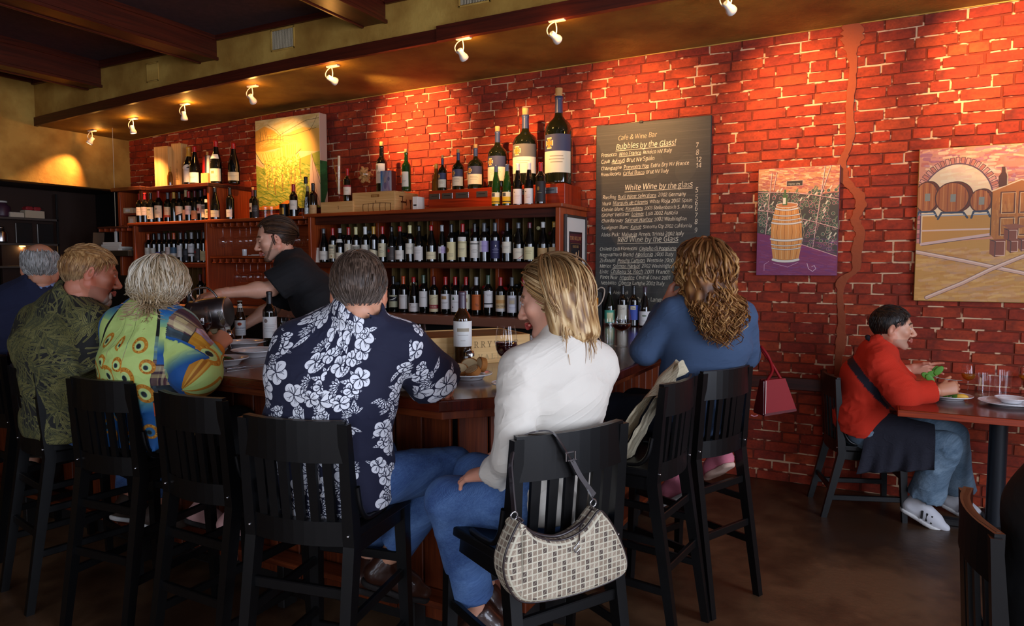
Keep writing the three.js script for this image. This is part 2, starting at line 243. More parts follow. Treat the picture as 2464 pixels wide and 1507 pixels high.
// ------------------------------------------------------------------ spotlights on the soffit
function spotLamp(x, z, aim, cd, label, tilt) {
  const y = soffitY(x), t = thing('spotlight', label, 'spotlight', [x, y, z], 0, 'halogen spotlights along the soffit');
  const dir = V(...aim).sub(V(x, y - 0.13, z)).normalize();
  part(t, 'base_plate', box(0.11, 0.014, 0.035, 0.02, -0.007, 0, 0.003), M.white);
  part(t, 'arm', merge([tube([[0, -0.012, 0], [-0.03, -0.03, 0.005], [-0.045, -0.06, 0.01], [-0.03, -0.095, 0.01], [0, -0.105, 0]], 0.004, 16, 6), tube([[0.01, -0.012, 0], [0.018, -0.06, 0], [0.012, -0.1, 0]], 0.004, 8, 6)]), M.white);
  const q = new THREE.Quaternion().setFromUnitVectors(V(0, -1, 0), dir), hp = V(0, -0.1, 0);
  const head = part(t, 'lamp_housing', lathe([[0.012, 0.03], [0.02, 0.028], [0.021, -0.005], [0.03, -0.03], [0.031, -0.048], [0.027, -0.048], [0.026, -0.03], [0.012, -0.01]], 20).applyQuaternion(q).translate(hp.x, hp.y, hp.z), M.white);
  part(head, 'lamp_bulb', lathe([[0, -0.016], [0.014, -0.02], [0.025, -0.036], [0.0255, -0.044], [0.018, -0.047], [0, -0.049]], 16).applyQuaternion(q).translate(hp.x, hp.y, hp.z), std({ color: 0xffffff, emissive: 0xffe2b0, emissiveIntensity: 3 }));
  const l = new THREE.SpotLight(WARM, cd * 1.45, 0, 0.62, 1); l.name = 'spotlight_light'; l.position.copy(hp).addScaledVector(dir, 0.035); l.target.position.copy(hp).addScaledVector(dir, 1); l.castShadow = true; t.add(l, l.target);
  const s = new THREE.PointLight(0xffb055, cd * 0.02); s.name = 'spotlight_spill'; s.position.copy(hp).addScaledVector(dir, -0.06); s.position.x += 0.06; s.shadow.radius = 1; t.add(s);
  t.traverse((o) => { if (o.isSpotLight) o.target.updateMatrixWorld(); });
  return t;
}
const SP = [
  [-7.4, 0.56, [-7.5, 2.5, 0.7], 5, 'first halogen spotlight on the soffit, beside the ochre wall'], [-6.6, 0.64, [-6.5, 2.0, 0.5], 7, 'second halogen spotlight along the soffit from the ochre wall'], [-5.72, 0.73, [-5.9, 2.0, 0.5], 8, 'third halogen spotlight, above the bottles on the left hutch'],
  [-4.75, 0.82, [-5.0, 2.45, 0.2], 5.5, 'fourth halogen spotlight, shining on the vineyard painting'], [-3.79, 0.91, [-3.62, 2.66, 0.0], 10, 'fifth halogen spotlight, hooked arm, above the crate with the barrel print'], [-2.57, 0.98, [-2.5, 2.35, 0.2], 6.5, 'sixth halogen spotlight, above the row of large blue-labelled bottles'],
  [-1.87, 1.0, [-1.62, 2.55, 0.0], 8, 'seventh halogen spotlight, shining on the chalkboard, next to a reddish glow'], [-0.8, 1.0, [-0.45, 2.5, 0.0], 8.5, 'halogen spotlight over the barrel painting, above the picture'], [0.3, 1.0, [0.72, 2.62, 0.0], 11, 'halogen spotlight over the arched cellar painting, above the picture'],
];
for (const [x, z, aim, cd, lab] of SP) spotLamp(x, z, aim, cd, lab);
// ------------------------------------------------------------------ the wine cabinet along the brick wall (one built-in piece of furniture)
{
  const c = thing('wine_cabinet', 'reddish wooden built-in wine cabinet with bottle cubbies along the brick wall', 'cabinet', [0, 0, 0]);
  const P = (n, g, m = M.cherry, l) => part(c, n, g, m, l), ZF = 0.53, DK = M.mahog;
  // counter and base
  P('counter', span(-6.95, -2.0, 1.048, 1.118, 0.0, 0.6, 0.004, 0), M.laminate, 'brown laminate back counter');
  P('base', span(-6.9, -2.06, 0.0, 1.046, 0.02, 0.5, 0.004, 0), M.dark, 'dark base under the counter');
  for (let i = 0; i < 6; i++) { const x = -6.85 + i * 0.8, d = P('door', span(x, x + 0.77, 0.12, 1.0, 0.5, 0.52, 0.004, 1), M.dark); part(d, 'handle', span(x + 0.34, x + 0.43, 0.93, 0.945, 0.52, 0.535, 0.003), M.brushed); }
  // top board, end panel, stiles
  P('top_board', span(-4.44, -2.0, 1.925, 1.952, 0, 0.56, 0.004, 0)); P('top_board', span(-6.86, -4.44, 1.912, 1.938, 0, 0.56, 0.004, 0));
  P('header', span(-4.37, -2.066, 1.86, 1.925, 0.47, 0.49, 0.003, 0), DK); P('header', span(-6.78, -5.72, 1.85, 1.912, 0.47, 0.49, 0.003, 0), DK);
  for (const [a, b] of [[-2.066, -2.03], [-4.42, -4.388], [-5.74, -5.71], [-6.82, -6.785]]) P('upright', span(a, b, 1.118, a < -4.43 ? 1.912 : 1.925, 0, ZF, 0.003, 1));
  P('back_panel', span(-6.82, -2.03, 1.118, 1.92, 0.0, 0.012, 0.002, 0), M.panel);
  P('back_panel', span(-5.71, -4.42, 1.118, 1.912, 0.2, 0.215, 0.002, 0));
  // shelves
  P('shelf', span(-4.388, -2.066, 1.485, 1.532, 0.012, ZF - 0.005, 0.004, 0), DK); P('shelf', span(-6.785, -5.74, 1.485, 1.532, 0.012, ZF - 0.005, 0.004, 0), DK);
  P('shelf', span(-5.71, -4.42, 1.575, 1.597, 0.215, 0.5, 0.004, 0));
  // cubby dividers behind the standing bottles: thin olive boards between thicker cherry ones
  const thick = [-3.874, -3.308, -2.686, -2.12], cub = (x, y0, y1, w, m) => P('divider', span(x - w / 2, x + w / 2, y0, y1, 0.012, 0.27, 0.002, 1), m);
  for (const [y0, y1] of [[1.532, 1.92], [1.118, 1.485]]) {
    for (const x of thick.slice(0, 3)) cub(x, y0, y1, 0.03, M.cherry);
    for (const x of [-4.275, -4.184, -4.095, -4.002, -3.906, -3.718, -3.626, -3.535, -3.442, -3.349, -3.124, -3.033, -2.938, -2.842, -2.746, -2.546, -2.455, -2.359, -2.261, -2.165]) cub(x, y0, y1, 0.007, M.olive);
    for (const x of [-6.42, -6.1, -5.85]) cub(x, y0, y1, 0.03, M.cherry);
    for (const x of [-6.7, -6.6, -6.5, -6.34, -6.26, -6.18, -6.02, -5.94]) cub(x, y0, y1, 0.007, M.olive);
  }
  // racks of slats that hold stemware
  for (const [y, n0] of [[1.905, -5.68], [1.568, -5.66]]) for (let i = 0; i < 15; i++) {
    const x = n0 + i * 0.086, r = P('glass_rail', merge([span(x - 0.006, x + 0.006, y - 0.03, y, 0.22, 0.5, 0.002, 2), span(x - 0.022, x + 0.022, y - 0.038, y - 0.03, 0.22, 0.5, 0.002, 2)]));
  }
  // upper hutch on the left, and the corner unit beside it
  P('hutch_top', span(-6.56, -5.645, 2.255, 2.29, 0, 0.55, 0.004, 0), DK);
  P('hutch_side', span(-5.69, -5.66, 1.938, 2.255, 0, ZF, 0.003, 1)); P('hutch_side', span(-6.53, -6.5, 1.938, 2.255, 0, 0.3, 0.003, 1));
  P('back_panel', span(-6.53, -5.66, 1.938, 2.255, 0.0, 0.012, 0.002, 0), M.panel);
  for (const x of [-6.38, -6.29, -6.2, -6.11, -5.93, -5.84, -5.75]) P('divider', span(x - 0.004, x + 0.004, 1.938, 2.255, 0.012, 0.25, 0.002, 1), M.olive);
  P('divider', span(-6.04, -6.01, 1.938, 2.255, 0.012, 0.27, 0.002, 1));
  P('upright', span(-6.74, -6.69, 1.938, 2.27, 0, 0.5, 0.003, 1)); P('upright', span(-7.09, -7.05, 1.4, 2.27, 0.1, 0.5, 0.003, 1)); P('top_board', span(-7.14, -6.66, 2.27, 2.31, 0, 0.54, 0.004, 0), DK);
  P('back_panel', span(-7.07, -6.7, 1.4, 2.27, 0.1, 0.115, 0.002, 1), std({ color: srgb(110, 60, 44), roughness: 0.6 })); P('shelf', span(-7.05, -6.74, 2.03, 2.05, 0.1, 0.46, 0.003, 0)); P('shelf', span(-7.05, -6.6, 1.905, 1.925, 0.1, 0.5, 0.003, 0), DK);
  P('side_counter', span(-7.55, -6.83, 1.6, 1.66, 0.1, 0.58, 0.004, 0), M.dark);
}
const stack = [['box', [-6.98, 2.05, 0.42], [0.13, 0.055, 0.1], 'cream cardboard box on the upper corner shelf'], ['box', [-6.82, 2.05, 0.4], [0.16, 0.05, 0.1], 'flat cream carton beside the box on the upper corner shelf'], ['box', [-6.93, 1.925, 0.42], [0.1, 0.09, 0.09], 'small upright cream box on the lower corner shelf'], ['box', [-6.79, 1.925, 0.43], [0.12, 0.07, 0.08], 'low paper carton on the lower corner shelf']];
for (const [n, p, s, l] of stack) { const t = thing(n, l, 'box', p, 0.1); part(t, 'body', box(s[0], s[1], s[2], 0, s[1] / 2, 0, 0.003), std({ color: srgb(222, 200, 160), roughness: 0.9 })); part(t, 'paper_label', box(s[0] * 0.5, s[1] * 0.5, 0.001, 0, s[1] / 2, s[2] / 2 + 0.0006, 0.0001), M.paper); }
{ // hanging rack with a thin rod, papers and napkins on the side counter
  const h = thing('hanging_rack', 'short wooden glass rack hung from the soffit by a thin white rod', 'rack', [-7.1, 1.86, 0.5]);
  part(h, 'board', span(-0.26, 0.26, 0.03, 0.05, -0.25, 0.06, 0.003, 0), M.mahog);
  for (let i = 0; i < 6; i++) part(h, 'glass_rail', span(-0.24 + i * 0.095, -0.225 + i * 0.095, 0, 0.03, -0.25, 0.06, 0.003, 2), M.cherry);
  part(h, 'rod', tube([[-0.04, 0.05, 0], [-0.035, 0.6, 0], [-0.03, 1.09, 0]], 0.003, 4, 6), std({ color: srgb(220, 205, 170), roughness: 0.5 }));
  part(h, 'hanger', span(-0.055, -0.03, -0.24, 0.03, -0.01, 0.01, 0.002, 1), M.white);
  const s = thing('paper_stack', 'stack of cream papers on the side counter under the hanging rack', 'papers', [-7.2, 1.66, 0.42]);
  for (let i = 0; i < 4; i++) part(s, 'sheet_bundle', box(0.3 - i * 0.02, 0.022, 0.24, (i % 2) * 0.012, 0.011 + i * 0.022, 0, 0.002).rotateY(i * 0.06), M.paper);
  const k = thing('menu_stand', 'grey menu card standing by the stack of papers', 'menu', [-7.46, 1.66, 0.5], 0.5); part(k, 'card', box(0.12, 0.2, 0.006, 0, 0.1, 0, 0.001).rotateX(-0.15), std({ color: srgb(96, 78, 62), roughness: 0.6 })); part(k, 'foot', box(0.12, 0.006, 0.06, 0, 0.003, -0.02, 0.001), M.dark);
}
{ // kitchen shelves in the alcove
  const k = thing('kitchen_shelf', 'black metal kitchen shelves in the dark alcove, lit from underneath', 'shelf', [-8.35, 0, 0.78]);
  for (const y of [1.5, 1.745, 2.02]) part(k, 'shelf', span(-0.2, 0.16, y - 0.025, y, -0.3, 0.7, 0.003, 2), std({ color: srgb(84, 76, 70), roughness: 0.5 }));
  for (const z of [-0.3, 0.68]) for (const x of [-0.2, 0.14]) part(k, 'post', span(x, x + 0.02, 0, 2.3, z, z + 0.02, 0.002, 1), M.dark);
  for (const z of [-0.12, 0.06]) { const b = part(k, 'under_light', lathe([[0, -0.01], [0.03, -0.01], [0.03, 0], [0, 0]], 14).translate(0.06, 1.718, z - 0.02), std({ color: 0xffffff, emissive: 0xffcf80, emissiveIntensity: 2.5 })); const l = new THREE.PointLight(0xffc27a, 0.08); l.name = 'shelf_light'; l.position.set(0.06, 1.695, z - 0.02); k.add(l); }
  const items = [['plastic_tub', 'tall blue plastic tub on the top kitchen shelf', 'tub', 0.42, 2.02, 0.075, 0.16, [36, 44, 96]], ['plastic_tub', 'dark violet plastic tub on the top kitchen shelf', 'tub', 0.22, 2.02, 0.08, 0.15, [70, 40, 60]], ['steel_shaker', 'shiny steel jug on the middle kitchen shelf', 'jug', 0.24, 1.745, 0.06, 0.15, 0]];
  for (const [n, l, cat, z, y, r, h, col] of items) { const t = thing(n, l, cat, [-8.3, y, 0.78 + z]); part(t, 'body', lathe([[0, 0], [r * 0.9, 0], [r, h * 0.1], [r, h * 0.7], [r * 0.6, h * 0.9], [r * 0.6, h], [0, h]], 20), col ? std({ color: srgb(...col), roughness: 0.4 }) : M.steel); part(t, 'lid', lathe([[0, h], [r * 0.66, h], [r * 0.66, h + 0.02], [0, h + 0.025]], 20), col ? M.white : M.steel); }
  for (const [z, w, h, col, l, y] of [[-0.06, 0.2, 0.08, [210, 190, 160], 'white carton on the top kitchen shelf under the red packets', 2.02], [0.12, 0.14, 0.05, [220, 205, 180], 'flat white carton on the top kitchen shelf', 2.02], [0.5, 0.12, 0.05, [230, 190, 130], 'small cream box on the lowest kitchen shelf', 1.5], [0.38, 0.09, 0.08, [236, 180, 120], 'small upright peach box on the lowest kitchen shelf', 1.5]]) { const t = thing('carton', l, 'carton', [-8.27, y, 0.78 + z]); part(t, 'body', box(0.14, h, w, 0, h / 2, 0, 0.003), std({ color: srgb(...col), roughness: 0.8 })); part(t, 'flap', box(0.1, 0.003, w * 0.9, 0, h + 0.0016, 0, 0.001), M.paper); }
  for (const [z, l] of [[-0.1, 'red food packet at the right on the top kitchen carton'], [-0.02, 'red food packet at the left on the top kitchen carton']]) { const t = thing('packet', l, 'packet', [-8.27, 2.105, 0.78 + z]); part(t, 'bag', box(0.11, 0.04, 0.075, 0, 0.02, 0, 0.012), std({ color: srgb(176, 50, 56), roughness: 0.45 })); part(t, 'seal', box(0.11, 0.004, 0.09, 0, 0.02, 0, 0.001), std({ color: srgb(150, 40, 46), roughness: 0.45 })); }
  for (const [z, l] of [[0.02, 'dark binder leaning on the middle kitchen shelf beside the steel jug'], [-0.2, 'dark binder at the right end of the middle kitchen shelf']]) { const t = thing('binder', l, 'binder', [-8.28, 1.745, 0.78 + z]); part(t, 'cover', box(0.02, 0.22, 0.16, 0, 0.11, 0, 0.002), M.dark); part(t, 'pages', box(0.012, 0.21, 0.15, 0.001, 0.11, 0.007, 0.001), M.white); }
}

// ------------------------------------------------------------------ pictures and the chalkboard on the wall
function chalk(ctx, s, x, y, size, col = '#e9e2c8', skew = -0.12) {                         // uneven hand lettering
  const r = rng(s.length * 31 + Math.round(x * 7 + y * 13)); let cx = x; ctx.fillStyle = col;
  for (const ch of s) {
    ctx.save(); const k = size * (0.92 + r() * 0.16); ctx.font = k + 'px sans-serif'; ctx.translate(cx, y + (r() - 0.5) * size * 0.12); ctx.rotate((r() - 0.5) * 0.12); ctx.transform(0.86, 0, skew, 1, 0, 0); ctx.globalAlpha = 0.72 + r() * 0.28; ctx.fillText(ch, 0, 0); cx += ctx.measureText(ch).width * 0.86 * (0.94 + r() * 0.06); ctx.restore();
  }
  return cx;
}
{
  const W = 1024, H = 1792, Wm = 0.868, Hm = 1.519, tex = canvasTex(W, H, (g) => {
    g.fillStyle = '#3a3a37'; g.fillRect(0, 0, W, H); const r = rng(9);
    for (let i = 0; i < 900; i++) { g.globalAlpha = 0.03 + r() * 0.03; g.fillStyle = r() < 0.7 ? '#8d8a7c' : '#202020'; g.fillRect(r() * W - 150, r() * H, 150 + r() * 420, 2 + r() * 9); }
    for (let i = 0; i < 14; i++) { g.globalAlpha = 0.05; g.fillStyle = '#cfcab4'; g.beginPath(); g.ellipse(120 + r() * 700, 200 + r() * 1400, 30 + r() * 60, 120, 0.3, 0, 7); g.fill(); }
    g.globalAlpha = 0.22; chalk(g, 'Cafe & Wine Bar', 200, 140, 58, '#b8a98a'); g.globalAlpha = 1;
    const line = (a, b, y, dy = 0) => { g.strokeStyle = '#e4dcc0'; g.lineWidth = 5; g.globalAlpha = 0.85; g.beginPath(); g.moveTo(a, y); g.lineTo(b, y + dy); g.stroke(); g.globalAlpha = 1; };
    const head = (s, x, y) => { const e = chalk(g, s, x, y, 68); line(x, e, y + 14, -6); };
    const item = (a, b, c, p, y, x = 40, z = 33) => { z *= 1.36; let e = chalk(g, a + ' ', x, y, z); const u = e; e = chalk(g, b, e + 8, y, z); line(u + 8, e, y + 8, -3); chalk(g, c, e + 14, y, z); if (p) chalk(g, p, 900, y - 22, 58); };
    head('Bubbles by the Glass!', 180, 222);
    item('Prosecco', 'Nino Franco', 'Rustico NV Italy', '7', 282); item('Cava', 'Avinyó', 'Brut NV Spain', '8', 342, 40, 36); item('Champagne', 'Pommery Pop', 'Extra Dry NV France', '12', 402); item('Franciacorta', "Ca'del Bosco", 'Brut NV Italy', '14', 456, 40, 31);
    head('White Wine by the glass', 270, 596);
    item('Riesling', 'Rudi Wiest Selections', '2002 Germany', '5', 666, 60); item('Viura', 'Marqués de Cáceres', 'White Rioja 2002 Spain', '5', 722, 55, 32); item('Chenin Blanc', 'Forresters', '2003 Stellenbosch S. Africa', '6', 776, 50, 31); item('Grüner Veltliner', 'Loimer', 'Lois 2002 Austria', '6', 826, 50); item('Chardonnay', 'Salmon Harbor', '2002 Washington', '7', 880, 50); item('Sauvignon Blanc', 'Kunde', 'Sonoma Cty 2002 California', '8', 942, 48, 31); item("Aleks Pick:", 'Malvasia', 'Arneis, Trinità 2002 Italy', '9', 1010, 48);
    head('Red Wine by the Glass', 205, 1064);
    item('Chianti Colli Fiorentini', 'Castello di Poppiano', '2001 Italy', '6', 1138, 36, 32); item('Negroamaro Blend', 'Apollonio', '2000 Italy', '6', 1192, 36); item('Zinfandel', 'Peachy Canyon', 'Westside 2000', '8', 1246, 36); item('Merlot', 'Salmon Harbor', '2002 Washington', '7', 1296, 36); item('Lirac', 'Château St. Roch', '2001 France', '8', 1348, 36, 36); item('Pinot Noir', 'Angeline', 'Central Coast 2001', '7', 1400, 40); item('Nebbiolo', 'Oberto', 'Langhe 2002 Italy', '8', 1452, 48);
    chalk(g, 'Aleks Pick', 170, 1540, 40); item('', 'Nebbia Parma', 'Langhe Nebbiolo', '', 1600, 230, 36);
  });
  tex.wrapS = tex.wrapT = THREE.ClampToEdgeWrapping;
  const b = thing('chalkboard', 'tall grey chalkboard with a handwritten list of wines by the glass', 'chalkboard', [-1.52, 1.065, 0.012]);
  part(b, 'board', box(Wm, Hm - 0.02, 0.018, 0, Hm / 2, 0, 0.004), std({ color: srgb(58, 56, 52), roughness: 0.7 }));
  const face = new THREE.PlaneGeometry(Wm - 0.012, Hm - 0.03); part(b, 'writing_surface', face.translate(0, Hm / 2, 0.0095), std({ map: tex, roughness: 0.6, bumpMap: T.grit, bumpScale: 0.0005 }));
  part(b, 'clip', box(0.03, 0.018, 0.01, -0.08, Hm - 0.012, 0.012, 0.003), M.dark);
}
function canvasPicture(name, label, w, h, d, draw, pos, sideMat, W = 768) {
  const t = thing(name, label, 'painting', pos), H = Math.round(W * h / w), tex = canvasTex(W, H, (g) => draw(g, W, H)); tex.wrapS = tex.wrapT = THREE.ClampToEdgeWrapping;
  part(t, 'stretched_canvas', box(w, h, d, 0, h / 2, d / 2, 0.003), sideMat);
  part(t, 'painted_front', new THREE.PlaneGeometry(w - 0.006, h - 0.006).translate(0, h / 2, d + 0.0006), std({ map: tex, roughness: 0.55, bumpMap: T.weave, bumpScale: 0.0004 }));
  return t;
}
const stroke = (g, pts, col, lw, a = 1) => { g.globalAlpha = a; g.strokeStyle = col; g.lineWidth = lw; g.lineCap = 'round'; g.lineJoin = 'round'; g.beginPath(); pts.forEach(([x, y], i) => i ? g.lineTo(x, y) : g.moveTo(x, y)); g.stroke(); g.globalAlpha = 1; };
const poly = (g, pts, col, a = 1) => { g.globalAlpha = a; g.fillStyle = col; g.beginPath(); pts.forEach(([x, y], i) => i ? g.lineTo(x, y) : g.moveTo(x, y)); g.closePath(); g.fill(); g.globalAlpha = 1; };
const ell = (g, x, y, a, b, rot, fill, line, lw = 2) => { g.beginPath(); g.ellipse(x, y, a, b, rot, 0, Math.PI * 2); if (fill) { g.fillStyle = fill; g.fill(); } if (line) { g.strokeStyle = line; g.lineWidth = lw; g.stroke(); } };
function daubs(g, r, n, x0, y0, x1, y1, cols, len, lw, ang = 0, a = 0.6) { for (let i = 0; i < n; i++) { const x = lerp(x0, x1, r()), y = lerp(y0, y1, r()), t = ang + (r() - 0.5) * 0.5, l = len * (0.5 + r()); stroke(g, [[x, y], [x + Math.cos(t) * l, y + Math.sin(t) * l]], cols[Math.floor(r() * cols.length)], lw * (0.5 + r()), a); } }
canvasPicture('barrel_painting', 'small painting of an upright barrel before racks of bottles on a purple floor', 0.512, 0.728, 0.035, (g, W, H) => {
  const r = rng(21), X = (u) => u * W, Y = (v) => v * H;
  g.fillStyle = '#c98a5a'; g.fillRect(0, 0, W, H); daubs(g, r, 420, 0, 0, W, Y(0.26), ['#d9a070', '#b8604a', '#e8c090', '#a85a50', '#c07868'], 40, 12, 0.06, 0.8);
  poly(g, [[0, Y(0.2)], [X(0.75), Y(0.26)], [W, Y(0.24)], [W, Y(0.82)], [X(0.55), Y(0.72)], [0, Y(0.6)]], '#4a463c');
  for (let i = 0; i < 240; i++) { const u = r(), v = 0.22 + r() * (0.4 + u * 0.16); if (u > 0.2 && u < 0.56 && v > 0.42) continue; const s = X(0.021); if (r() < 0.45) stroke(g, [[X(u), Y(v)], [X(u + 0.035), Y(v - 0.04)]], r() < 0.5 ? '#dcd6b8' : '#6a7a58', s * 0.8, 0.95); ell(g, X(u), Y(v), s, s * 0.95, 0, '#2f4032', r() < 0.6 ? '#b9a98c' : '#c88a86', 4); ell(g, X(u), Y(v), s * 0.45, s * 0.4, 0, '#5d7a5e'); }
  for (const [a, b] of [[[0.175, 0.04], [0.11, 0.62]], [[0.235, 0.04], [0.2, 0.2]], [[0.83, 0.0], [0.71, 0.74]], [[0.9, 0.0], [0.78, 0.28]]]) { stroke(g, [[X(a[0]), Y(a[1])], [X(b[0]), Y(b[1])]], '#54302a', 10); stroke(g, [[X(a[0]) - 3, Y(a[1])], [X(b[0]) - 3, Y(b[1])]], '#ecc4b8', 6); }
  for (const q of [[[0, 0.215], [0.45, 0.235], [0.76, 0.27], [1, 0.31]], [[0, 0.385], [0.28, 0.42]], [[0.5, 0.47], [0.72, 0.51], [1, 0.575]]]) { const p = q.map(([u, v]) => [X(u), Y(v)]); stroke(g, p, '#54302a', 11); stroke(g, p.map(([x, y]) => [x, y - 3]), '#e8bcae', 6); }
  poly(g, [[0, Y(0.6)], [X(0.2), Y(0.63)], [X(0.55), Y(0.71)], [W, Y(0.83)], [W, H], [0, H]], '#86385f');
  daubs(g, r, 380, 0, Y(0.66), W, H, ['#7d3a6a', '#9a4a66', '#8a5a92', '#a05070', '#6a3a7a'], 60, 10, 0.15, 0.35);
  stroke(g, [[X(0.55), Y(0.71)], [W, Y(0.825)]], '#e8b8b0', 6);
  poly(g, [[X(0.235), Y(0.35)], [X(0.5), Y(0.35)], [X(0.56), Y(0.52)], [X(0.57), Y(0.66)], [X(0.53), Y(0.86)], [X(0.37), Y(0.885)], [X(0.21), Y(0.85)], [X(0.175), Y(0.66)], [X(0.18), Y(0.5)]], '#e0994e');
  for (let i = 0; i < 9; i++) { const u = 0.25 + i * 0.035, k = (u - 0.37) * 0.5; stroke(g, [[X(u), Y(0.37)], [X(u + k * 0.8), Y(0.6)], [X(u), Y(0.85)]], i % 2 ? '#8a4a22' : '#f0cc90', 4, 0.8); }
  for (const [v, hw, lw] of [[0.375, 0.14, 15], [0.43, 0.165, 10], [0.47, 0.175, 10], [0.505, 0.185, 16], [0.66, 0.195, 18], [0.71, 0.185, 9], [0.745, 0.178, 9], [0.855, 0.16, 24]]) { const p = []; for (let i = 0; i <= 10; i++) { const t = i / 5 - 1; p.push([X(0.37 + t * hw), Y(v + 0.016 * (1 - t * t))]); } stroke(g, p, '#5a4436', lw + 5); stroke(g, p, '#e8e0d0', lw); }
  ell(g, X(0.37), Y(0.345), X(0.135), Y(0.022), 0, '#c87e48', '#e8d8c0', 7);
  g.fillStyle = '#4a6a3a'; g.fillRect(X(0.315), Y(0.25), X(0.06), Y(0.095)); g.fillRect(X(0.332), Y(0.2), X(0.024), Y(0.06)); g.fillStyle = '#e8e4c8'; g.fillRect(X(0.32), Y(0.275), X(0.036), Y(0.06));
  stroke(g, [[X(0.64), Y(0.89)], [X(0.66), Y(0.94)], [X(0.71), Y(0.965)], [X(0.75), Y(0.94)], [X(0.73), Y(0.91)], [X(0.7), Y(0.92)]], '#e8c8d0', 5); stroke(g, [[X(0.1), Y(0.96)], [X(0.1), Y(0.9)], [X(0.16), Y(0.87)]], '#d8a8bc', 4); stroke(g, [[X(0.22), Y(0.89)], [X(0.4), Y(0.925)], [X(0.53), Y(0.88)]], '#d8a8bc', 4);
  g.fillStyle = '#34302a'; g.fillRect(X(0.36), Y(0.12), X(0.2), Y(0.05)); g.strokeStyle = '#e0b0a0'; g.lineWidth = 4; g.strokeRect(X(0.36), Y(0.12), X(0.2), Y(0.05)); chalk(g, 'Cognac Vins', X(0.375), Y(0.157), 26);
}, [-0.503, 1.442, 0.006], std({ color: srgb(122, 60, 84), roughness: 0.7 }));
canvasPicture('cellar_painting', 'large painting of barrels under a brick arch beside a wooden armoire', 0.92, 0.945, 0.035, (g, W, H) => {
  const r = rng(22), X = (u) => u * W * 0.62, Y = (v) => v * H;             // the visible part of the picture is its left half
  g.fillStyle = '#d08a6a'; g.fillRect(0, 0, W, H); daubs(g, r, 600, 0, 0, W, Y(0.36), ['#e8b080', '#c06858', '#f0d0a0', '#a86070', '#d89078', '#b87880'], 40, 13, -0.04, 0.75);
  poly(g, [[0, Y(0.62)], [W, Y(0.56)], [W, H], [0, H]], '#c88f42'); daubs(g, r, 420, 0, Y(0.66), W, H, ['#d8a050', '#c08038', '#d09a70', '#b88a68', '#e0b068'], 70, 14, -0.1, 0.45);
  const arch = []; for (let i = 0; i <= 24; i++) { const t = Math.PI * (1 - i / 24); arch.push([X(0.36 + 0.33 * Math.cos(t)), Y(0.34 - 0.235 * Math.sin(t))]); }
  poly(g, [[X(0.03), Y(0.62)], ...arch, [X(0.69), Y(0.57)]], '#f0cfa0'); daubs(g, r, 60, X(0.2), Y(0.12), X(0.62), Y(0.26), ['#f6e0b8', '#f0c8a0', '#f4d8a8'], 60, 14, 0, 0.7);
  poly(g, [[X(0.05), Y(0.44)], [X(0.69), Y(0.44)], [X(0.69), Y(0.58)], [X(0.05), Y(0.63)]], '#c88a3c');
  for (let i = 0; i <= 24; i++) { const [x, y] = arch[i], t = Math.PI * (1 - i / 24); g.save(); g.translate(x, y); g.rotate(-t); g.fillStyle = i % 2 ? '#c87a60' : '#d89880'; g.fillRect(0, -10, 38, 19); g.strokeStyle = '#5a3a3a'; g.lineWidth = 3; g.strokeRect(0, -10, 38, 19); g.restore(); }
  for (let i = 0; i < 9; i++) { g.fillStyle = i % 2 ? '#b8605a' : '#d08a78'; g.fillRect(X(0.0), Y(0.34 + i * 0.031), X(0.03), Y(0.028)); g.strokeStyle = '#5a3a3a'; g.lineWidth = 2; g.strokeRect(X(0.0), Y(0.34 + i * 0.031), X(0.03), Y(0.028)); }
  stroke(g, [...arch].reverse().concat([[X(0.035), Y(0.62)]]), '#6a4a52', 7);
  stroke(g, [[X(0.05), Y(0.535)], [X(0.7), Y(0.53)]], '#e0b8a0', 10); stroke(g, [[X(0.05), Y(0.625)], [X(0.7), Y(0.565)]], '#d8b0a0', 18); stroke(g, [[X(0.05), Y(0.635)], [X(0.7), Y(0.575)]], '#4a3a3a', 3);
  for (const [u, v, a, b] of [[0.08, 0.31, 0.11, 0.1], [0.32, 0.32, 0.155, 0.1], [0.58, 0.345, 0.095, 0.072]]) { ell(g, X(u + a * 0.25), Y(v), X(a), Y(b), 0, '#6e3418', '#4a2a1e', 4); ell(g, X(u), Y(v + 0.004), X(a), Y(b), 0, '#b0642e', '#5a301e', 6); for (let i = -3; i <= 3; i++) stroke(g, [[X(u + i * a * 0.26), Y(v - b * Math.sqrt(1 - i * i * 0.068) * 0.9)], [X(u + i * a * 0.26), Y(v + b * Math.sqrt(1 - i * i * 0.068) * 0.9)]], i % 2 ? '#8a4020' : '#cc8448', 5, 0.8); g.fillStyle = '#8d8a78'; g.fillRect(X(u - 0.015), Y(v - 0.02), X(0.05), Y(0.05)); stroke(g, [[X(u - a * 0.8), Y(v + b + 0.04)], [X(u - a * 0.6), Y(v + b)], [X(u + a * 0.7), Y(v + b)], [X(u + a * 0.95), Y(v + b + 0.035)]], '#3c4450', 11); stroke(g, [[X(u - a * 0.6), Y(v + b + 0.02)], [X(u + a * 0.8), Y(v + b + 0.018)]], '#9098a0', 6); }
  poly(g, [[X(0.68), Y(0.29)], [X(0.74), Y(0.26)], [X(0.85), Y(0.235)], [X(0.93), Y(0.22)], [X(1.05), Y(0.235)], [X(1.15), Y(0.27)], [X(1.22), Y(0.29)], [X(1.22), Y(0.6)], [X(0.72), Y(0.6)], [X(0.68), Y(0.57)]], '#b8702c');
  daubs(g, r, 120, X(0.7), Y(0.3), X(1.15), Y(0.55), ['#c88038', '#a86028', '#d09048'], 30, 8, 1.57, 0.5);
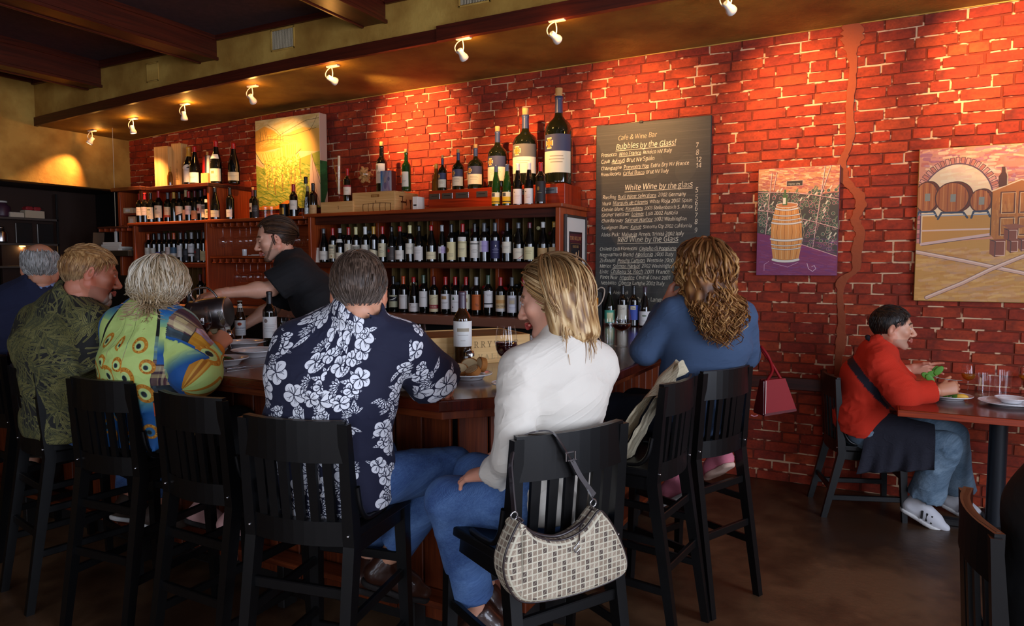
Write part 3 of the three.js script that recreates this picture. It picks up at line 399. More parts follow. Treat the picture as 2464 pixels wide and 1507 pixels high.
  for (const [a, b, c, d] of [[0.76, 0.3, 0.88, 0.43], [0.92, 0.3, 1.06, 0.43], [0.76, 0.46, 0.88, 0.57], [0.92, 0.46, 1.06, 0.57]]) { g.strokeStyle = '#6a3c20'; g.lineWidth = 7; g.strokeRect(X(a), Y(b), X(c - a), Y(d - b)); g.strokeStyle = '#f0c890'; g.lineWidth = 3; g.strokeRect(X(a) + 5, Y(b) + 5, X(c - a), Y(d - b)); }
  stroke(g, [[X(0.68), Y(0.29)], [X(0.85), Y(0.245)], [X(0.93), Y(0.225)], [X(1.1), Y(0.25)], [X(1.22), Y(0.29)]], '#f0d0a0', 8); stroke(g, [[X(0.68), Y(0.3)], [X(0.68), Y(0.57)]], '#4a3020', 5);
  poly(g, [[X(0.755), Y(0.14)], [X(0.785), Y(0.14)], [X(0.79), Y(0.175)], [X(0.815), Y(0.2)], [X(0.815), Y(0.255)], [X(0.735), Y(0.27)], [X(0.73), Y(0.2)], [X(0.755), Y(0.175)]], '#5a3420'); stroke(g, [[X(0.79), Y(0.145)], [X(0.81), Y(0.2)], [X(0.81), Y(0.255)]], '#c8b890', 5);
  for (const [u, v, w, h] of [[0.8, 0.53, 0.12, 0.07], [0.68, 0.6, 0.14, 0.1], [0.83, 0.6, 0.1, 0.075], [0.93, 0.595, 0.08, 0.07]]) { poly(g, [[X(u), Y(v)], [X(u + w), Y(v - 0.005)], [X(u + w), Y(v + h)], [X(u + w * 0.35), Y(v + h + 0.012)], [X(u), Y(v + h - 0.01)]], '#8a4a30'); g.strokeStyle = '#e8bca0'; g.lineWidth = 4; g.strokeRect(X(u + w * 0.35), Y(v + 0.012), X(w * 0.6), Y(h - 0.01)); stroke(g, [[X(u), Y(v)], [X(u + w * 0.35), Y(v + 0.012)], [X(u + w * 0.35), Y(v + h + 0.01)]], '#48302a', 4); }
  poly(g, [[X(0.78), Y(0.51)], [X(0.86), Y(0.535)], [X(0.93), Y(0.53)], [X(0.99), Y(0.52)], [X(0.9), Y(0.5)]], '#9a5a3c');
  for (const p of [[[0, 0.675], [0.45, 0.735], [0.72, 0.775], [1.3, 0.86]], [[0.12, 0.98], [0.45, 0.88], [0.7, 0.79], [1.1, 0.67], [1.5, 0.6]]]) { const q = p.map(([u, v]) => [X(u), Y(v)]); stroke(g, q, '#6a4a40', 25); stroke(g, q, '#d8aa90', 20); stroke(g, q.map(([x, y]) => [x, y - 5]), '#ecd0b8', 6, 0.8); }
}, [0.198 + 0.46, 1.288, 0.006], std({ color: srgb(150, 120, 60), roughness: 0.7 }), 900);
canvasPicture('vineyard_painting', 'square canvas painting of swirling yellow and green vineyard rows leaning on the cabinet', 0.82, 0.86, 0.095, (g, W, H) => {
  const r = rng(23), X = (u) => u * W, Y = (v) => v * H;
  g.fillStyle = '#cfc088'; g.fillRect(0, 0, W, H); daubs(g, r, 200, 0, 0, W, Y(0.25), ['#d8cc98', '#c8b070', '#e0c890'], 60, 14, -0.15, 0.6);
  poly(g, [[0, Y(0.12)], [X(0.15), Y(0.07)], [X(0.3), Y(0.13)], [X(0.4), Y(0.2)], [X(0.45), Y(0.32)], [0, Y(0.36)]], '#d8a040'); poly(g, [[X(0.4), Y(0.2)], [X(0.75), Y(0.13)], [X(1), Y(0.16)], [X(1), Y(0.4)], [X(0.4), Y(0.36)]], '#dcae54');
  poly(g, [[0, Y(0.34)], [X(0.3), Y(0.36)], [X(0.6), Y(0.27)], [X(0.74), Y(0.3)], [X(0.6), Y(0.46)], [X(0.3), Y(0.52)], [X(0.1), Y(0.48)]], '#e6cc62'); for (let i = 0; i < 70; i++) { const t = i / 70; stroke(g, [[X(0.05 + t * 0.62), Y(0.36 + 0.02 * Math.sin(t * 6) - t * 0.05)], [X(0.1 + t * 0.56), Y(0.49 - t * 0.06)]], r() < 0.5 ? '#b08428' : '#f6e690', 3, 0.7); }
  stroke(g, [[0, Y(0.36)], [X(0.1), Y(0.48)], [X(0.3), Y(0.53)], [X(0.55), Y(0.46)], [X(0.72), Y(0.36)]], '#4a3a18', 5); stroke(g, [[0, Y(0.45)], [X(0.12), Y(0.53)], [X(0.36), Y(0.55)]], '#d89a6a', 20, 0.7);
  for (let i = 0; i < 60; i++) stroke(g, [[X(0.05 + r() * 0.6), Y(0.16 + r() * 0.16)], [X(0.05 + r() * 0.6), Y(0.16 + r() * 0.16)]], '#f0d878', 4, 0.4);
  poly(g, [[0, Y(0.5)], [X(0.3), Y(0.58)], [X(0.6), Y(0.48)], [X(1), Y(0.4)], [X(1), H], [0, H]], '#9aa03a'); daubs(g, r, 900, 0, Y(0.5), W, Y(0.98), ['#6c8a2c', '#b8a83c', '#d8c860', '#4f7426', '#90963a'], 36, 8, 0.3, 0.65);
  for (let i = 0; i < 520; i++) { const u = 0.15 + r() * 0.55, v = 0.46 + r() * 0.3 - u * 0.08; ell(g, X(u), Y(v), 5 + r() * 7, 4 + r() * 5, r() * 3, r() < 0.6 ? '#efdc66' : '#c8a83a'); }
  for (let k = 0; k < 7; k++) { const p = []; for (let i = 0; i <= 16; i++) { const t = i / 16 * 3.6 + 2.9; p.push([X(0.72 + Math.cos(t) * (0.03 + k * 0.02)), Y(0.86 + Math.sin(t) * (0.02 + k * 0.022))]); } stroke(g, p, k % 2 ? '#5c7a2a' : '#b8c06a', 6, 0.9); const q = []; for (let i = 0; i <= 16; i++) q.push([X(i / 16 * 0.6), Y(0.82 + k * 0.02 + 0.025 * Math.sin(i * 0.8 + k))]); stroke(g, q, k % 2 ? '#3f6a26' : '#a8b058', 6, 0.8); }
  for (const [u, v, b] of [[0.18, 0.66, 0.78], [0.3, 0.66, 0.84], [0.42, 0.62, 0.8], [0.56, 0.56, 0.92], [0.62, 0.56, 0.84], [0.7, 0.46, 0.68]]) { stroke(g, [[X(u), Y(v)], [X(u - 0.01), Y((v + b) / 2)], [X(u + 0.01), Y(b)]], '#9a5a2a', 7, 0.9); stroke(g, [[X(u + 0.008), Y(v)], [X(u), Y(b)]], '#4a2c18', 3, 0.8); }
  poly(g, [[X(0.87), Y(0.4)], [X(0.9), Y(0.5)], [X(1), Y(0.68)], [X(1), H], [X(0.86), Y(0.9)], [X(0.84), Y(0.7)]], '#d8b49a'); stroke(g, [[X(0.88), Y(0.42)], [X(0.9), Y(0.7)], [X(0.98), Y(0.95)]], '#7a5a48', 4); stroke(g, [[X(0.88), Y(0.42)], [X(0.95), Y(0.62)], [X(1), Y(0.75)]], '#5a4a3a', 4);
  for (const p of [[[0.35, 0.2], [0.6, 0.12], [0.8, 0.06], [1, 0.05]], [[0.2, 0.06], [0.34, 0.13], [0.42, 0.2], [0.6, 0.2], [0.95, 0.15]], [[0, 0.24], [0.2, 0.22], [0.44, 0.24]], [[0.85, 0.18], [0.92, 0.1], [0.97, 0.02]]]) stroke(g, p.map(([u, v]) => [X(u), Y(v)]), '#5a4a2a', 4, 0.85);
  for (let i = 0; i < 30; i++) { const u = 0.03 + r() * 0.42, v = 0.1 + r() * 0.1 + (u > 0.2 ? 0.04 : 0); stroke(g, [[X(u), Y(v)], [X(u + 0.004), Y(v + 0.05)]], '#6a4a22', 3, 0.8); }
  poly(g, [[0, Y(0.99)], [X(0.1), Y(0.95)], [X(0.3), Y(0.97)], [X(0.5), Y(0.9)], [X(0.58), Y(0.97)], [X(0.3), H], [0, H]], '#d07a2a');
}, [-4.985, 2.04, 0.1], std({ map: canvasTex(256, 512, (g) => { g.fillStyle = '#2f6a34'; g.fillRect(0, 0, 256, 512); const r = rng(3); daubs(g, r, 300, 0, 0, 256, 512, ['#275a2c', '#3a7a3c', '#1e4a24'], 60, 14, 1.4, 0.5); poly(g, [[0, 350], [140, 420], [256, 512], [0, 512]], '#c8a890'); }), roughness: 0.6 }));
{ // framed poster hung on the cabinet end
  const t = thing('framed_poster', 'framed vineyard poster of a bather with grapes on the cabinet end', 'poster', [-2.03, 1.2, 0.262], Math.PI / 2), w = 0.37, h = 0.66, tex = canvasTex(384, 600, (g, W, H) => {
    g.fillStyle = '#e9e6dc'; g.fillRect(0, 0, W, H); g.fillStyle = '#2a1a1c'; g.fillRect(60, 92, W - 120, H - 150); g.fillStyle = '#5a1f26'; g.fillRect(74, 106, W - 148, 60); g.font = '34px serif'; g.textAlign = 'center'; g.fillStyle = '#d8a860'; g.fillText('TORO HOLLOW', W / 2, 148, W - 160); g.font = '24px serif'; g.fillText('VINEYARD', W / 2, 200);
    g.strokeStyle = '#8a5a34'; g.lineWidth = 4; g.strokeRect(92, 172, W - 184, 330); g.fillStyle = '#1c1a20'; g.fillRect(96, 210, W - 192, 290);
    ell(g, 205, 245, 15, 18, 0, '#e0b080'); poly(g, [[186, 266], [226, 264], [240, 250], [252, 214], [264, 218], [254, 264], [236, 286], [238, 340], [176, 340], [172, 292], [150, 344], [140, 340], [162, 280]], '#e0b080'); poly(g, [[182, 274], [232, 274], [236, 310], [240, 366], [172, 366], [178, 310]], '#9a2038'); poly(g, [[176, 366], [236, 366], [226, 492], [208, 492], [206, 390], [198, 492], [180, 492]], '#d8a878');
    for (let i = 0; i < 26; i++) ell(g, 110 + (i * 37) % 60, 450 + (i * 23) % 50, 9, 9, 0, i % 2 ? '#6a7a3a' : '#8a9a52'); for (let i = 0; i < 22; i++) ell(g, 250 + (i * 29) % 36, 430 + (i * 19) % 80, 8, 8, 0, i % 2 ? '#4a2a6a' : '#6a3a8a');
  });
  tex.wrapS = tex.wrapT = THREE.ClampToEdgeWrapping;
  part(t, 'frame', merge([span(-w / 2 - 0.02, -w / 2, -0.02, h + 0.02, 0, 0.022, 0.003, 1), span(w / 2, w / 2 + 0.02, -0.02, h + 0.02, 0, 0.022, 0.003, 1), span(-w / 2, w / 2, h, h + 0.02, 0, 0.022, 0.003, 0), span(-w / 2, w / 2, -0.02, 0, 0, 0.022, 0.003, 0)]), std({ color: srgb(52, 44, 40), roughness: 0.4 }));
  part(t, 'print', new THREE.PlaneGeometry(w, h).translate(0, h / 2, 0.012), std({ map: tex, roughness: 0.25 }));
}
// ------------------------------------------------------------------ bottles: shapes, labels, rows
const SHAPE = {                                                   // [radius, height] outline; r = body radius, y0..y1 = straight body, cap = where the capsule starts
  bordeaux: { r: 0.0372, h: 0.302, s: 0.185, cap: 0.238, p: [[0, 0.004], [0.028, 0], [0.0355, 0.003], [0.0372, 0.01], [0.0372, 0.188], [0.0355, 0.201], [0.028, 0.214], [0.019, 0.226], [0.0152, 0.238], [0.0142, 0.286], [0.0158, 0.288], [0.0158, 0.298], [0.013, 0.302], [0, 0.302]] },
  burgundy: { r: 0.041, h: 0.298, s: 0.128, cap: 0.24, p: [[0, 0.004], [0.03, 0], [0.039, 0.003], [0.041, 0.01], [0.041, 0.13], [0.0385, 0.15], [0.032, 0.176], [0.0235, 0.205], [0.0178, 0.23], [0.0152, 0.256], [0.0147, 0.284], [0.0162, 0.287], [0.016, 0.296], [0, 0.298]] },
  riesling: { r: 0.0365, h: 0.33, s: 0.14, cap: 0.262, p: [[0, 0.004], [0.03, 0], [0.0365, 0.006], [0.0365, 0.14], [0.034, 0.17], [0.027, 0.21], [0.0195, 0.245], [0.0158, 0.275], [0.0142, 0.315], [0.0155, 0.317], [0.0155, 0.328], [0, 0.33]] },
  champagne: { r: 0.0445, h: 0.32, s: 0.15, cap: 0.23, p: [[0, 0.004], [0.034, 0], [0.0445, 0.006], [0.0445, 0.15], [0.041, 0.18], [0.032, 0.215], [0.022, 0.245], [0.0165, 0.275], [0.0165, 0.305], [0.019, 0.308], [0.018, 0.32], [0, 0.32]] },
  large: { r: 0.05, h: 0.302, s: 0.185, cap: 0.245, p: [[0, 0.004], [0.042, 0], [0.048, 0.003], [0.05, 0.012], [0.05, 0.178], [0.0485, 0.19], [0.044, 0.202], [0.036, 0.213], [0.025, 0.222], [0.0165, 0.232], [0.0135, 0.245], [0.0124, 0.288], [0.0142, 0.29], [0.0142, 0.3], [0, 0.302]] },
  beer: { r: 0.0305, h: 0.235, s: 0.125, cap: 0.218, p: [[0, 0.003], [0.024, 0], [0.0305, 0.005], [0.0305, 0.125], [0.028, 0.145], [0.019, 0.17], [0.0145, 0.195], [0.0128, 0.215], [0.0142, 0.217], [0.0142, 0.235], [0, 0.235]] },
};
const bottleMat = {
  k: phy({ color: srgb(14, 14, 12), roughness: 0.05, clearcoat: 1, clearcoatRoughness: 0.02 }), gr: phy({ color: srgb(22, 58, 20), roughness: 0.05, clearcoat: 1, clearcoatRoughness: 0.02 }), dg: phy({ color: srgb(20, 24, 12), roughness: 0.05, clearcoat: 1, clearcoatRoughness: 0.02 }), am: phy({ color: srgb(120, 70, 16), roughness: 0.06, clearcoat: 1, clearcoatRoughness: 0.02 }),
  cl: phy({ color: srgb(236, 240, 240), transmission: 1, thickness: 0, roughness: 0.02, ior: 1.5 }), br: phy({ color: srgb(48, 26, 10), roughness: 0.06, clearcoat: 1 }),
};
const capMat = {}; for (const [k, c, n] of [['red', [176, 24, 26], 'red'], ['orange', [206, 84, 36], 'orange'], ['black', [24, 24, 26], 'black'], ['grey', [86, 88, 92], 'grey'], ['silver', [176, 176, 178], 'silver'], ['cream', [228, 214, 150], 'cream'], ['white', [238, 236, 230], 'white'], ['maroon', [92, 24, 34], 'maroon'], ['gold', [200, 150, 50], 'gold'], ['green', [70, 92, 72], 'green'], ['blue', [56, 70, 104], 'blue'], ['violet', [70, 52, 66], 'violet']]) { capMat[k] = phy({ color: srgb(...c), roughness: 0.34, clearcoat: 0.3 }); capMat[k].nm = n; }
const CORK = std({ color: srgb(206, 160, 96), roughness: 0.9 });
// label designs: [what the label looks like in words, y from, y to, arc degrees, ground colour, drawing]
const bars = (g, W, H, n, y0, col = '#6a6258', w0 = 0.5) => { const r = rng(Math.round(y0 * 100) + n); for (let i = 0; i < n; i++) { const w = W * (w0 * (0.6 + r() * 0.6)); g.fillStyle = col; g.globalAlpha = 0.75; g.fillRect((W - w) / 2, H * (y0 + i * 0.075), w, 3); } g.globalAlpha = 1; };
const rect = (g, W, H, x, y, w, h, c) => { g.fillStyle = c; g.fillRect(W * x, H * y, W * w, H * h); };
const word = (g, W, H, s, y, px, c = '#4a443e', f = 'serif') => { g.font = px + 'px ' + f; g.textAlign = 'center'; g.fillStyle = c; g.fillText(s, W / 2, H * y, W * 0.86); };
const cross = (g, W, H, x, y, s) => { for (const [k, c] of [[1.0, '#f0dca8'], [0.8, '#c8862c']]) { g.fillStyle = c; const a = s * k; g.fillRect(x - a * 0.18, y - a * 0.62, a * 0.36, a * 1.24); g.fillRect(x - a * 0.5, y - a * 0.16, a, a * 0.32); for (const [dx, dy] of [[0, -0.56], [0, 0.56]]) g.fillRect(x - a * 0.34, y + dy * a - a * 0.1, a * 0.68, a * 0.2); for (const dx of [-0.44, 0.44]) g.fillRect(x + dx * a - a * 0.1, y - a * 0.32, a * 0.2, a * 0.64); } };
const DES = {
  lowwhite: ['a low white label', 0.025, 0.1, 150, '#ece6da', (g, W, H) => { bars(g, W, H, 3, 0.4); }], tallcream: ['a tall cream label', 0.035, 0.155, 140, '#e9dcb6', (g, W, H) => { rect(g, W, H, 0.3, 0.15, 0.4, 0.14, '#8d8a76'); bars(g, W, H, 4, 0.4); ell(g, W * 0.5, H * 0.82, 6, 8, 0, '#9a5a2a'); }],
  neck: ['low cream and shoulder labels', 0.025, 0.085, 150, '#e8dcc0', (g, W, H) => bars(g, W, H, 2, 0.5)], seal: ['a pale label with gold dots', 0.03, 0.16, 130, '#e6dcc4', (g, W, H) => { for (let i = 0; i < 3; i++) ell(g, W / 2, H * (0.3 + i * 0.13), 5, 6, 0, '#c8a040'); bars(g, W, H, 2, 0.75); }],
  picture: ['a cream picture label', 0.03, 0.15, 150, '#ebe3d2', (g, W, H) => { rect(g, W, H, 0.2, 0.12, 0.55, 0.24, '#8c8878'); bars(g, W, H, 3, 0.55); }], plain: ['a plain white label', 0.055, 0.15, 140, '#e8e2d4', (g, W, H) => bars(g, W, H, 4, 0.25, '#8a8478')],
  slant: ['a slant-topped cream label', 0.03, 0.115, 150, '#e6d9b4', (g, W, H) => { poly(g, [[0, 0], [W, 0], [W, H * 0.22]], '#1a1a16'); rect(g, W, H, 0.36, 0.42, 0.28, 0.2, '#d8b870'); }], mark: ['a long dark-marked cream label', 0.045, 0.16, 140, '#e8deb8', (g, W, H) => { rect(g, W, H, 0.3, 0.26, 0.2, 0.06, '#5a4a30'); bars(g, W, H, 3, 0.5); }],
  smoke: ['a red-spotted smoky label', 0.02, 0.14, 150, '#4a4240', (g, W, H) => { ell(g, W * 0.28, H * 0.3, 14, 18, 0, '#b02024'); bars(g, W, H, 3, 0.6, '#8a8078'); }], mid: ['a square white label', 0.07, 0.155, 150, '#ebe5d3', (g, W, H) => bars(g, W, H, 3, 0.4)],
  longwhite: ['a long plain white label', 0.02, 0.145, 140, '#e4dfda', (g, W, H) => bars(g, W, H, 5, 0.2, '#9a948c')], oval: ['a wide cream label', 0.025, 0.085, 165, '#e6d8b0', (g, W, H) => bars(g, W, H, 2, 0.42, '#7a6a48', 0.7)],
  lilac: ['a lilac and white label', 0.08, 0.155, 120, '#b9a6cc', (g, W, H) => { rect(g, W, H, 0, 0, 0.4, 1, '#e8e0ea'); bars(g, W, H, 3, 0.4, '#7a6a8a'); }], gold: ['a gold-disc cream label', 0.02, 0.16, 150, '#e8d9a2', (g, W, H) => { ell(g, W * 0.2, H * 0.45, 18, 20, 0, '#6a5428', '#c8a048', 5); bars(g, W, H, 3, 0.65); }],
  creamhi: ['tall cream and shoulder labels', 0.04, 0.165, 150, '#ebdfae', (g, W, H) => { rect(g, W, H, 0, 0.1, 1, 0.03, '#8a7a48'); bars(g, W, H, 3, 0.45); }], band: ['a black-banded white label', 0.035, 0.165, 150, '#e8e2d8', (g, W, H) => { rect(g, W, H, 0, 0.16, 1, 0.05, '#20201c'); bars(g, W, H, 3, 0.5); }],
  halflilac: ['a white and lavender label', 0.08, 0.165, 160, '#a99acb', (g, W, H) => { rect(g, W, H, 0, 0, 0.38, 1, '#ece8ea'); bars(g, W, H, 2, 0.4, '#6a608a'); }], navy: ['a large navy label', 0.03, 0.165, 165, '#2c2a54', (g, W, H) => { bars(g, W, H, 4, 0.42, '#c8c4d8', 0.4); ell(g, W / 2, H * 0.3, 5, 9, 0, '#e8e4e0'); }],
  pink: ['a pink-striped cream label', 0.025, 0.105, 150, '#e8dcc4', (g, W, H) => { stroke(g, [[W * 0.4, H], [W, H * 0.45]], '#c08078', 9); bars(g, W, H, 2, 0.35); }], yellowish: ['a yellowish cream label', 0.02, 0.115, 140, '#e6dba8', (g, W, H) => { bars(g, W, H, 4, 0.3, '#8a8050'); }],
  tan: ['a tan label', 0.02, 0.105, 130, '#c8a06a', (g, W, H) => bars(g, W, H, 3, 0.35, '#7a5a30')], swirl: ['a red-swirl tan label', 0.02, 0.11, 150, '#d8b888', (g, W, H) => stroke(g, [[W * 0.2, H * 0.45], [W * 0.5, H * 0.55], [W, H * 0.35]], '#8a3a28', 6)],
  redsq: ['a red-square white label', 0.035, 0.165, 110, '#ece9e4', (g, W, H) => { rect(g, W, H, 0.14, 0.46, 0.42, 0.16, '#a02030'); bars(g, W, H, 2, 0.22); }], wing: ['a sage emblem label', 0.045, 0.145, 150, '#b9b896', (g, W, H) => { rect(g, W, H, 0.06, 0.14, 0.88, 0.36, '#16161a'); stroke(g, [[W * 0.2, H * 0.42], [W * 0.5, H * 0.36], [W * 0.8, H * 0.2]], '#e8e8e0', 9); }],
  white: ['a broad white label', 0.035, 0.15, 150, '#e9e5e0', (g, W, H) => bars(g, W, H, 2, 0.14, '#a09890', 0.8)], lowbright: ['a low bright white label', 0.015, 0.085, 150, '#eeeae6', (g, W, H) => { rect(g, W, H, 0.28, 0.18, 0.08, 0.1, '#706860'); bars(g, W, H, 2, 0.42); }],
  slim: ['a narrow tall white label', 0.055, 0.175, 110, '#ebe8e4', (g, W, H) => bars(g, W, H, 1, 0.4)], redband: ['a red-banded cream label', 0.02, 0.155, 155, '#e4d8ae', (g, W, H) => { rect(g, W, H, 0, 0.58, 1, 0.22, '#9a2430'); word(g, W, H, 'TOBIAS', 0.75, 24, '#e8d8b8', 'sans-serif'); stroke(g, [[W * 0.1, H * 0.4], [W * 0.5, H * 0.2], [W * 0.9, H * 0.12]], '#b8a878', 4); }],
  crest: ['a tan-crested white label', 0.045, 0.165, 155, '#e9e6e6', (g, W, H) => { rect(g, W, H, 0.24, 0.16, 0.42, 0.2, '#b08a5c'); bars(g, W, H, 2, 0.55); }], tree: ['a green-tree white label', 0.025, 0.16, 140, '#eae8e6', (g, W, H) => { poly(g, [[W * 0.2, H * 0.3], [W * 0.3, H * 0.1], [W * 0.4, H * 0.3]], '#3a5a34'); bars(g, W, H, 1, 0.42); ell(g, W * 0.25, H * 0.72, 6, 7, 0, '#30302c'); }],
  etch: ['a cream etching label', 0.05, 0.165, 140, '#e4dfc2', (g, W, H) => { rect(g, W, H, 0.25, 0.28, 0.4, 0.25, '#b09a6a'); }], orange: ['a bright orange label', 0.045, 0.165, 155, '#d0682a', (g, W, H) => { word(g, W, H, '%', 0.76, 40, '#5a2a14'); bars(g, W, H, 1, 0.14, '#8a4018', 0.8); }],
  stripe: ['a black-striped white label', 0.065, 0.19, 120, '#eceaea', (g, W, H) => { rect(g, W, H, 0, 0.72, 1, 0.08, '#1a1a1e'); bars(g, W, H, 2, 0.2); }], villa: ['a tan block-lettered label', 0.04, 0.165, 155, '#dfc08c', (g, W, H) => { rect(g, W, H, 0, 0.8, 1, 0.2, '#e8e4e0'); rect(g, W, H, 0.1, 0.3, 0.8, 0.2, '#d09a58'); word(g, W, H, 'JON OSIA', 0.72, 26, '#3a3024'); }],
  house: ['a pale house label', 0.035, 0.165, 155, '#dfe0e8', (g, W, H) => { rect(g, W, H, 0.22, 0.16, 0.5, 0.36, '#b8b4b0'); rect(g, W, H, 0.3, 0.3, 0.34, 0.18, '#c8b898'); bars(g, W, H, 2, 0.68, '#7a80a0'); }], indigo: ['a violet-blue label', 0.03, 0.11, 130, '#5a549a', (g, W, H) => bars(g, W, H, 2, 0.4, '#a8a0d0')],
  dim: ['a dim grey label', 0.03, 0.12, 140, '#7c746a', (g, W, H) => bars(g, W, H, 2, 0.4)], teal: ['a teal and white label', 0.02, 0.155, 150, '#e6dcd0', (g, W, H) => { rect(g, W, H, 0, 0, 1, 0.45, '#4a6a84'); bars(g, W, H, 2, 0.65); }], inky: ['an inky written label', 0.02, 0.14, 150, '#22242a', (g, W, H) => bars(g, W, H, 5, 0.2, '#9aa0a8')],
  rosy: ['a rosy white label', 0.075, 0.16, 150, '#ead4c8', (g, W, H) => { stroke(g, [[W * 0.1, H * 0.3], [W * 0.9, H * 0.22]], '#c08a80', 4); bars(g, W, H, 2, 0.5); }], sunset: ['a cream and orange label', 0.05, 0.155, 150, '#efe0ae', (g, W, H) => { rect(g, W, H, 0, 0.76, 1, 0.24, '#d06038'); bars(g, W, H, 2, 0.35, '#b07858'); }], square: ['a maroon-square cream label', 0.075, 0.165, 155, '#e6dac4', (g, W, H) => { rect(g, W, H, 0.02, 0.42, 0.42, 0.3, '#7a2028'); rect(g, W, H, 0.08, 0.5, 0.3, 0.04, '#d8b8a8'); }],
  bare: ['no visible label', 0.06, 0.1, 30, '#d8cc9a', () => 0], frag: ['a slant-cut cream label', 0.065, 0.155, 140, '#f0e4b4', (g, W, H) => { poly(g, [[W * 0.2, H], [W, H * 0.7], [W, H]], '#181410'); stroke(g, [[W * 0.3, H * 0.75], [W * 0.8, H * 0.6]], '#b88a50', 4); }], neckcream: ['cream body and collar labels', 0.02, 0.105, 150, '#e8dcb4', (g, W, H) => { rect(g, W, H, 0.36, 0.2, 0.22, 0.2, '#7a8a5a'); bars(g, W, H, 2, 0.6); }],
  cross: ['a navy and white label with a gold cross', 0.04, 0.168, 130, '#ebe2c4', (g, W, H) => { rect(g, W, H, 0, 0, 1, 0.44, '#3c3f5c'); cross(g, W, H, W * 0.26, H * 0.24, 34); bars(g, W, H, 3, 0.56, '#8a7a5a'); }], crossgrey: ['a grey and white label with a gold cross', 0.055, 0.175, 130, '#f2e8c8', (g, W, H) => { rect(g, W, H, 0, 0, 1, 0.44, '#6a655c'); cross(g, W, H, W * 0.28, H * 0.24, 36); bars(g, W, H, 2, 0.56, '#b0a070'); }],
  yellow: ['a yellow label with a small white picture', 0.02, 0.11, 130, '#e8b820', (g, W, H) => { rect(g, W, H, 0, 0, 1, 0.42, '#efe4b8'); rect(g, W, H, 0.1, 0.08, 0.4, 0.3, '#5a5a58'); rect(g, W, H, 0, 0.78, 1, 0.08, '#2a2a1a'); }], speck: ['a white label with one small leaf', 0.012, 0.128, 140, '#ece2da', (g, W, H) => { ell(g, W * 0.28, H * 0.22, 8, 5, 0.4, '#5a5040'); bars(g, W, H, 3, 0.45, '#c09a90'); }], gothic: ['a dark label with a gold emblem', 0.02, 0.165, 150, '#221c1c', (g, W, H) => { ell(g, W * 0.4, H * 0.36, 12, 16, 0, '#8a6a34'); bars(g, W, H, 1, 0.55, '#c8b890'); }],
  estate: ['a large white label with a small crest', 0.06, 0.2, 120, '#efe4d0', (g, W, H) => { ell(g, W * 0.3, H * 0.2, 14, 20, 0, '#a09880'); word(g, W, H, 'alas', 0.5, 26, '#6a5a40'); }], corner: ['a white label with a cut corner', 0.035, 0.15, 120, '#eadfca', (g, W, H) => { ell(g, W * 0.25, H * 0.26, 12, 20, 0, '#8a8a70'); bars(g, W, H, 2, 0.6); }], stag: ['a white label under a red heading', 0.06, 0.15, 140, '#efe0c8', (g, W, H) => { rect(g, W, H, 0, 0, 1, 0.2, '#a03030'); bars(g, W, H, 2, 0.5); }],
  fine: ['a large white label with fine print', 0.05, 0.165, 150, '#ecebe8', (g, W, H) => { ell(g, W * 0.3, H * 0.2, 13, 15, 0, '#8a7870'); bars(g, W, H, 5, 0.38, '#a8a4a0', 0.7); }], winery: ['a tall white label with a small vineyard drawing', 0.085, 0.222, 150, '#eceae4', (g, W, H) => { rect(g, W, H, 0.26, 0.28, 0.5, 0.13, '#a89880'); bars(g, W, H, 1, 0.53, '#908880', 0.6); bars(g, W, H, 1, 0.74, '#a8a098', 0.25); }],
  mint: ['a mint green and cream label', 0.02, 0.115, 140, '#4fae92', (g, W, H) => { rect(g, W, H, 0.3, 0.2, 0.5, 0.7, '#dfe0b0'); }], blue: ['a royal blue label', 0.05, 0.158, 150, '#3f56b0', (g, W, H) => { rect(g, W, H, 0.24, 0.08, 0.4, 0.24, '#d8cfb0'); word(g, W, H, 'be', 0.27, 24, '#4a4a50'); }], whitebe: ['a cream label with grey initials', 0.05, 0.158, 150, '#e0dcca', (g, W, H) => word(g, W, H, 'be', 0.34, 40, '#8a867c')], shell: ['a white label with a small shell', 0.012, 0.115, 160, '#e4e6e4', (g, W, H) => { ell(g, W * 0.45, H * 0.32, 18, 9, 0, '#7a8a78'); bars(g, W, H, 2, 0.6, '#a0a4a0'); }],
  beerw: ['a white beer label', 0.03, 0.12, 170, '#e8e8ea', (g, W, H) => { ell(g, W * 0.5, H * 0.25, 16, 15, 0, '#a83020', '#c8a040', 3); word(g, W, H, 'PAULANER', 0.56, 22, '#30405a', 'sans-serif'); bars(g, W, H, 3, 0.66, '#7a8088'); }], beero: ['an oval gold-edged beer label', 0.03, 0.12, 170, '#e8e2d2', (g, W, H) => { rect(g, W, H, 0, 0, 1, 1, '#1c1408'); ell(g, W / 2, H / 2, W * 0.46, H * 0.48, 0, '#ece6d8', '#c8962c', 7); word(g, W, H, 'AMSTEL', 0.48, 27, '#202020', 'sans-serif'); word(g, W, H, 'LIGHT', 0.72, 26, '#a02424', 'sans-serif'); }], beerg: ['a gold oval beer label', 0.03, 0.12, 170, '#cfae5a', (g, W, H) => { ell(g, W / 2, H / 2, W * 0.4, H * 0.42, 0, '#e8dcae', '#6a5020', 5); }], patch: ['a small square label', 0.03, 0.1, 100, '#d8d4c8', (g, W, H) => bars(g, W, H, 2, 0.4)],
};
const dkeys = Object.keys(DES), AT = canvasTex(1024, 1280, (g) => dkeys.forEach((k, i) => { g.save(); g.translate((i % 8) * 128, Math.floor(i / 8) * 160); g.beginPath(); g.rect(0, 0, 128, 160); g.clip(); g.fillStyle = DES[k][4]; g.fillRect(0, 0, 128, 160); DES[k][5](g, 128, 160); g.restore(); }));
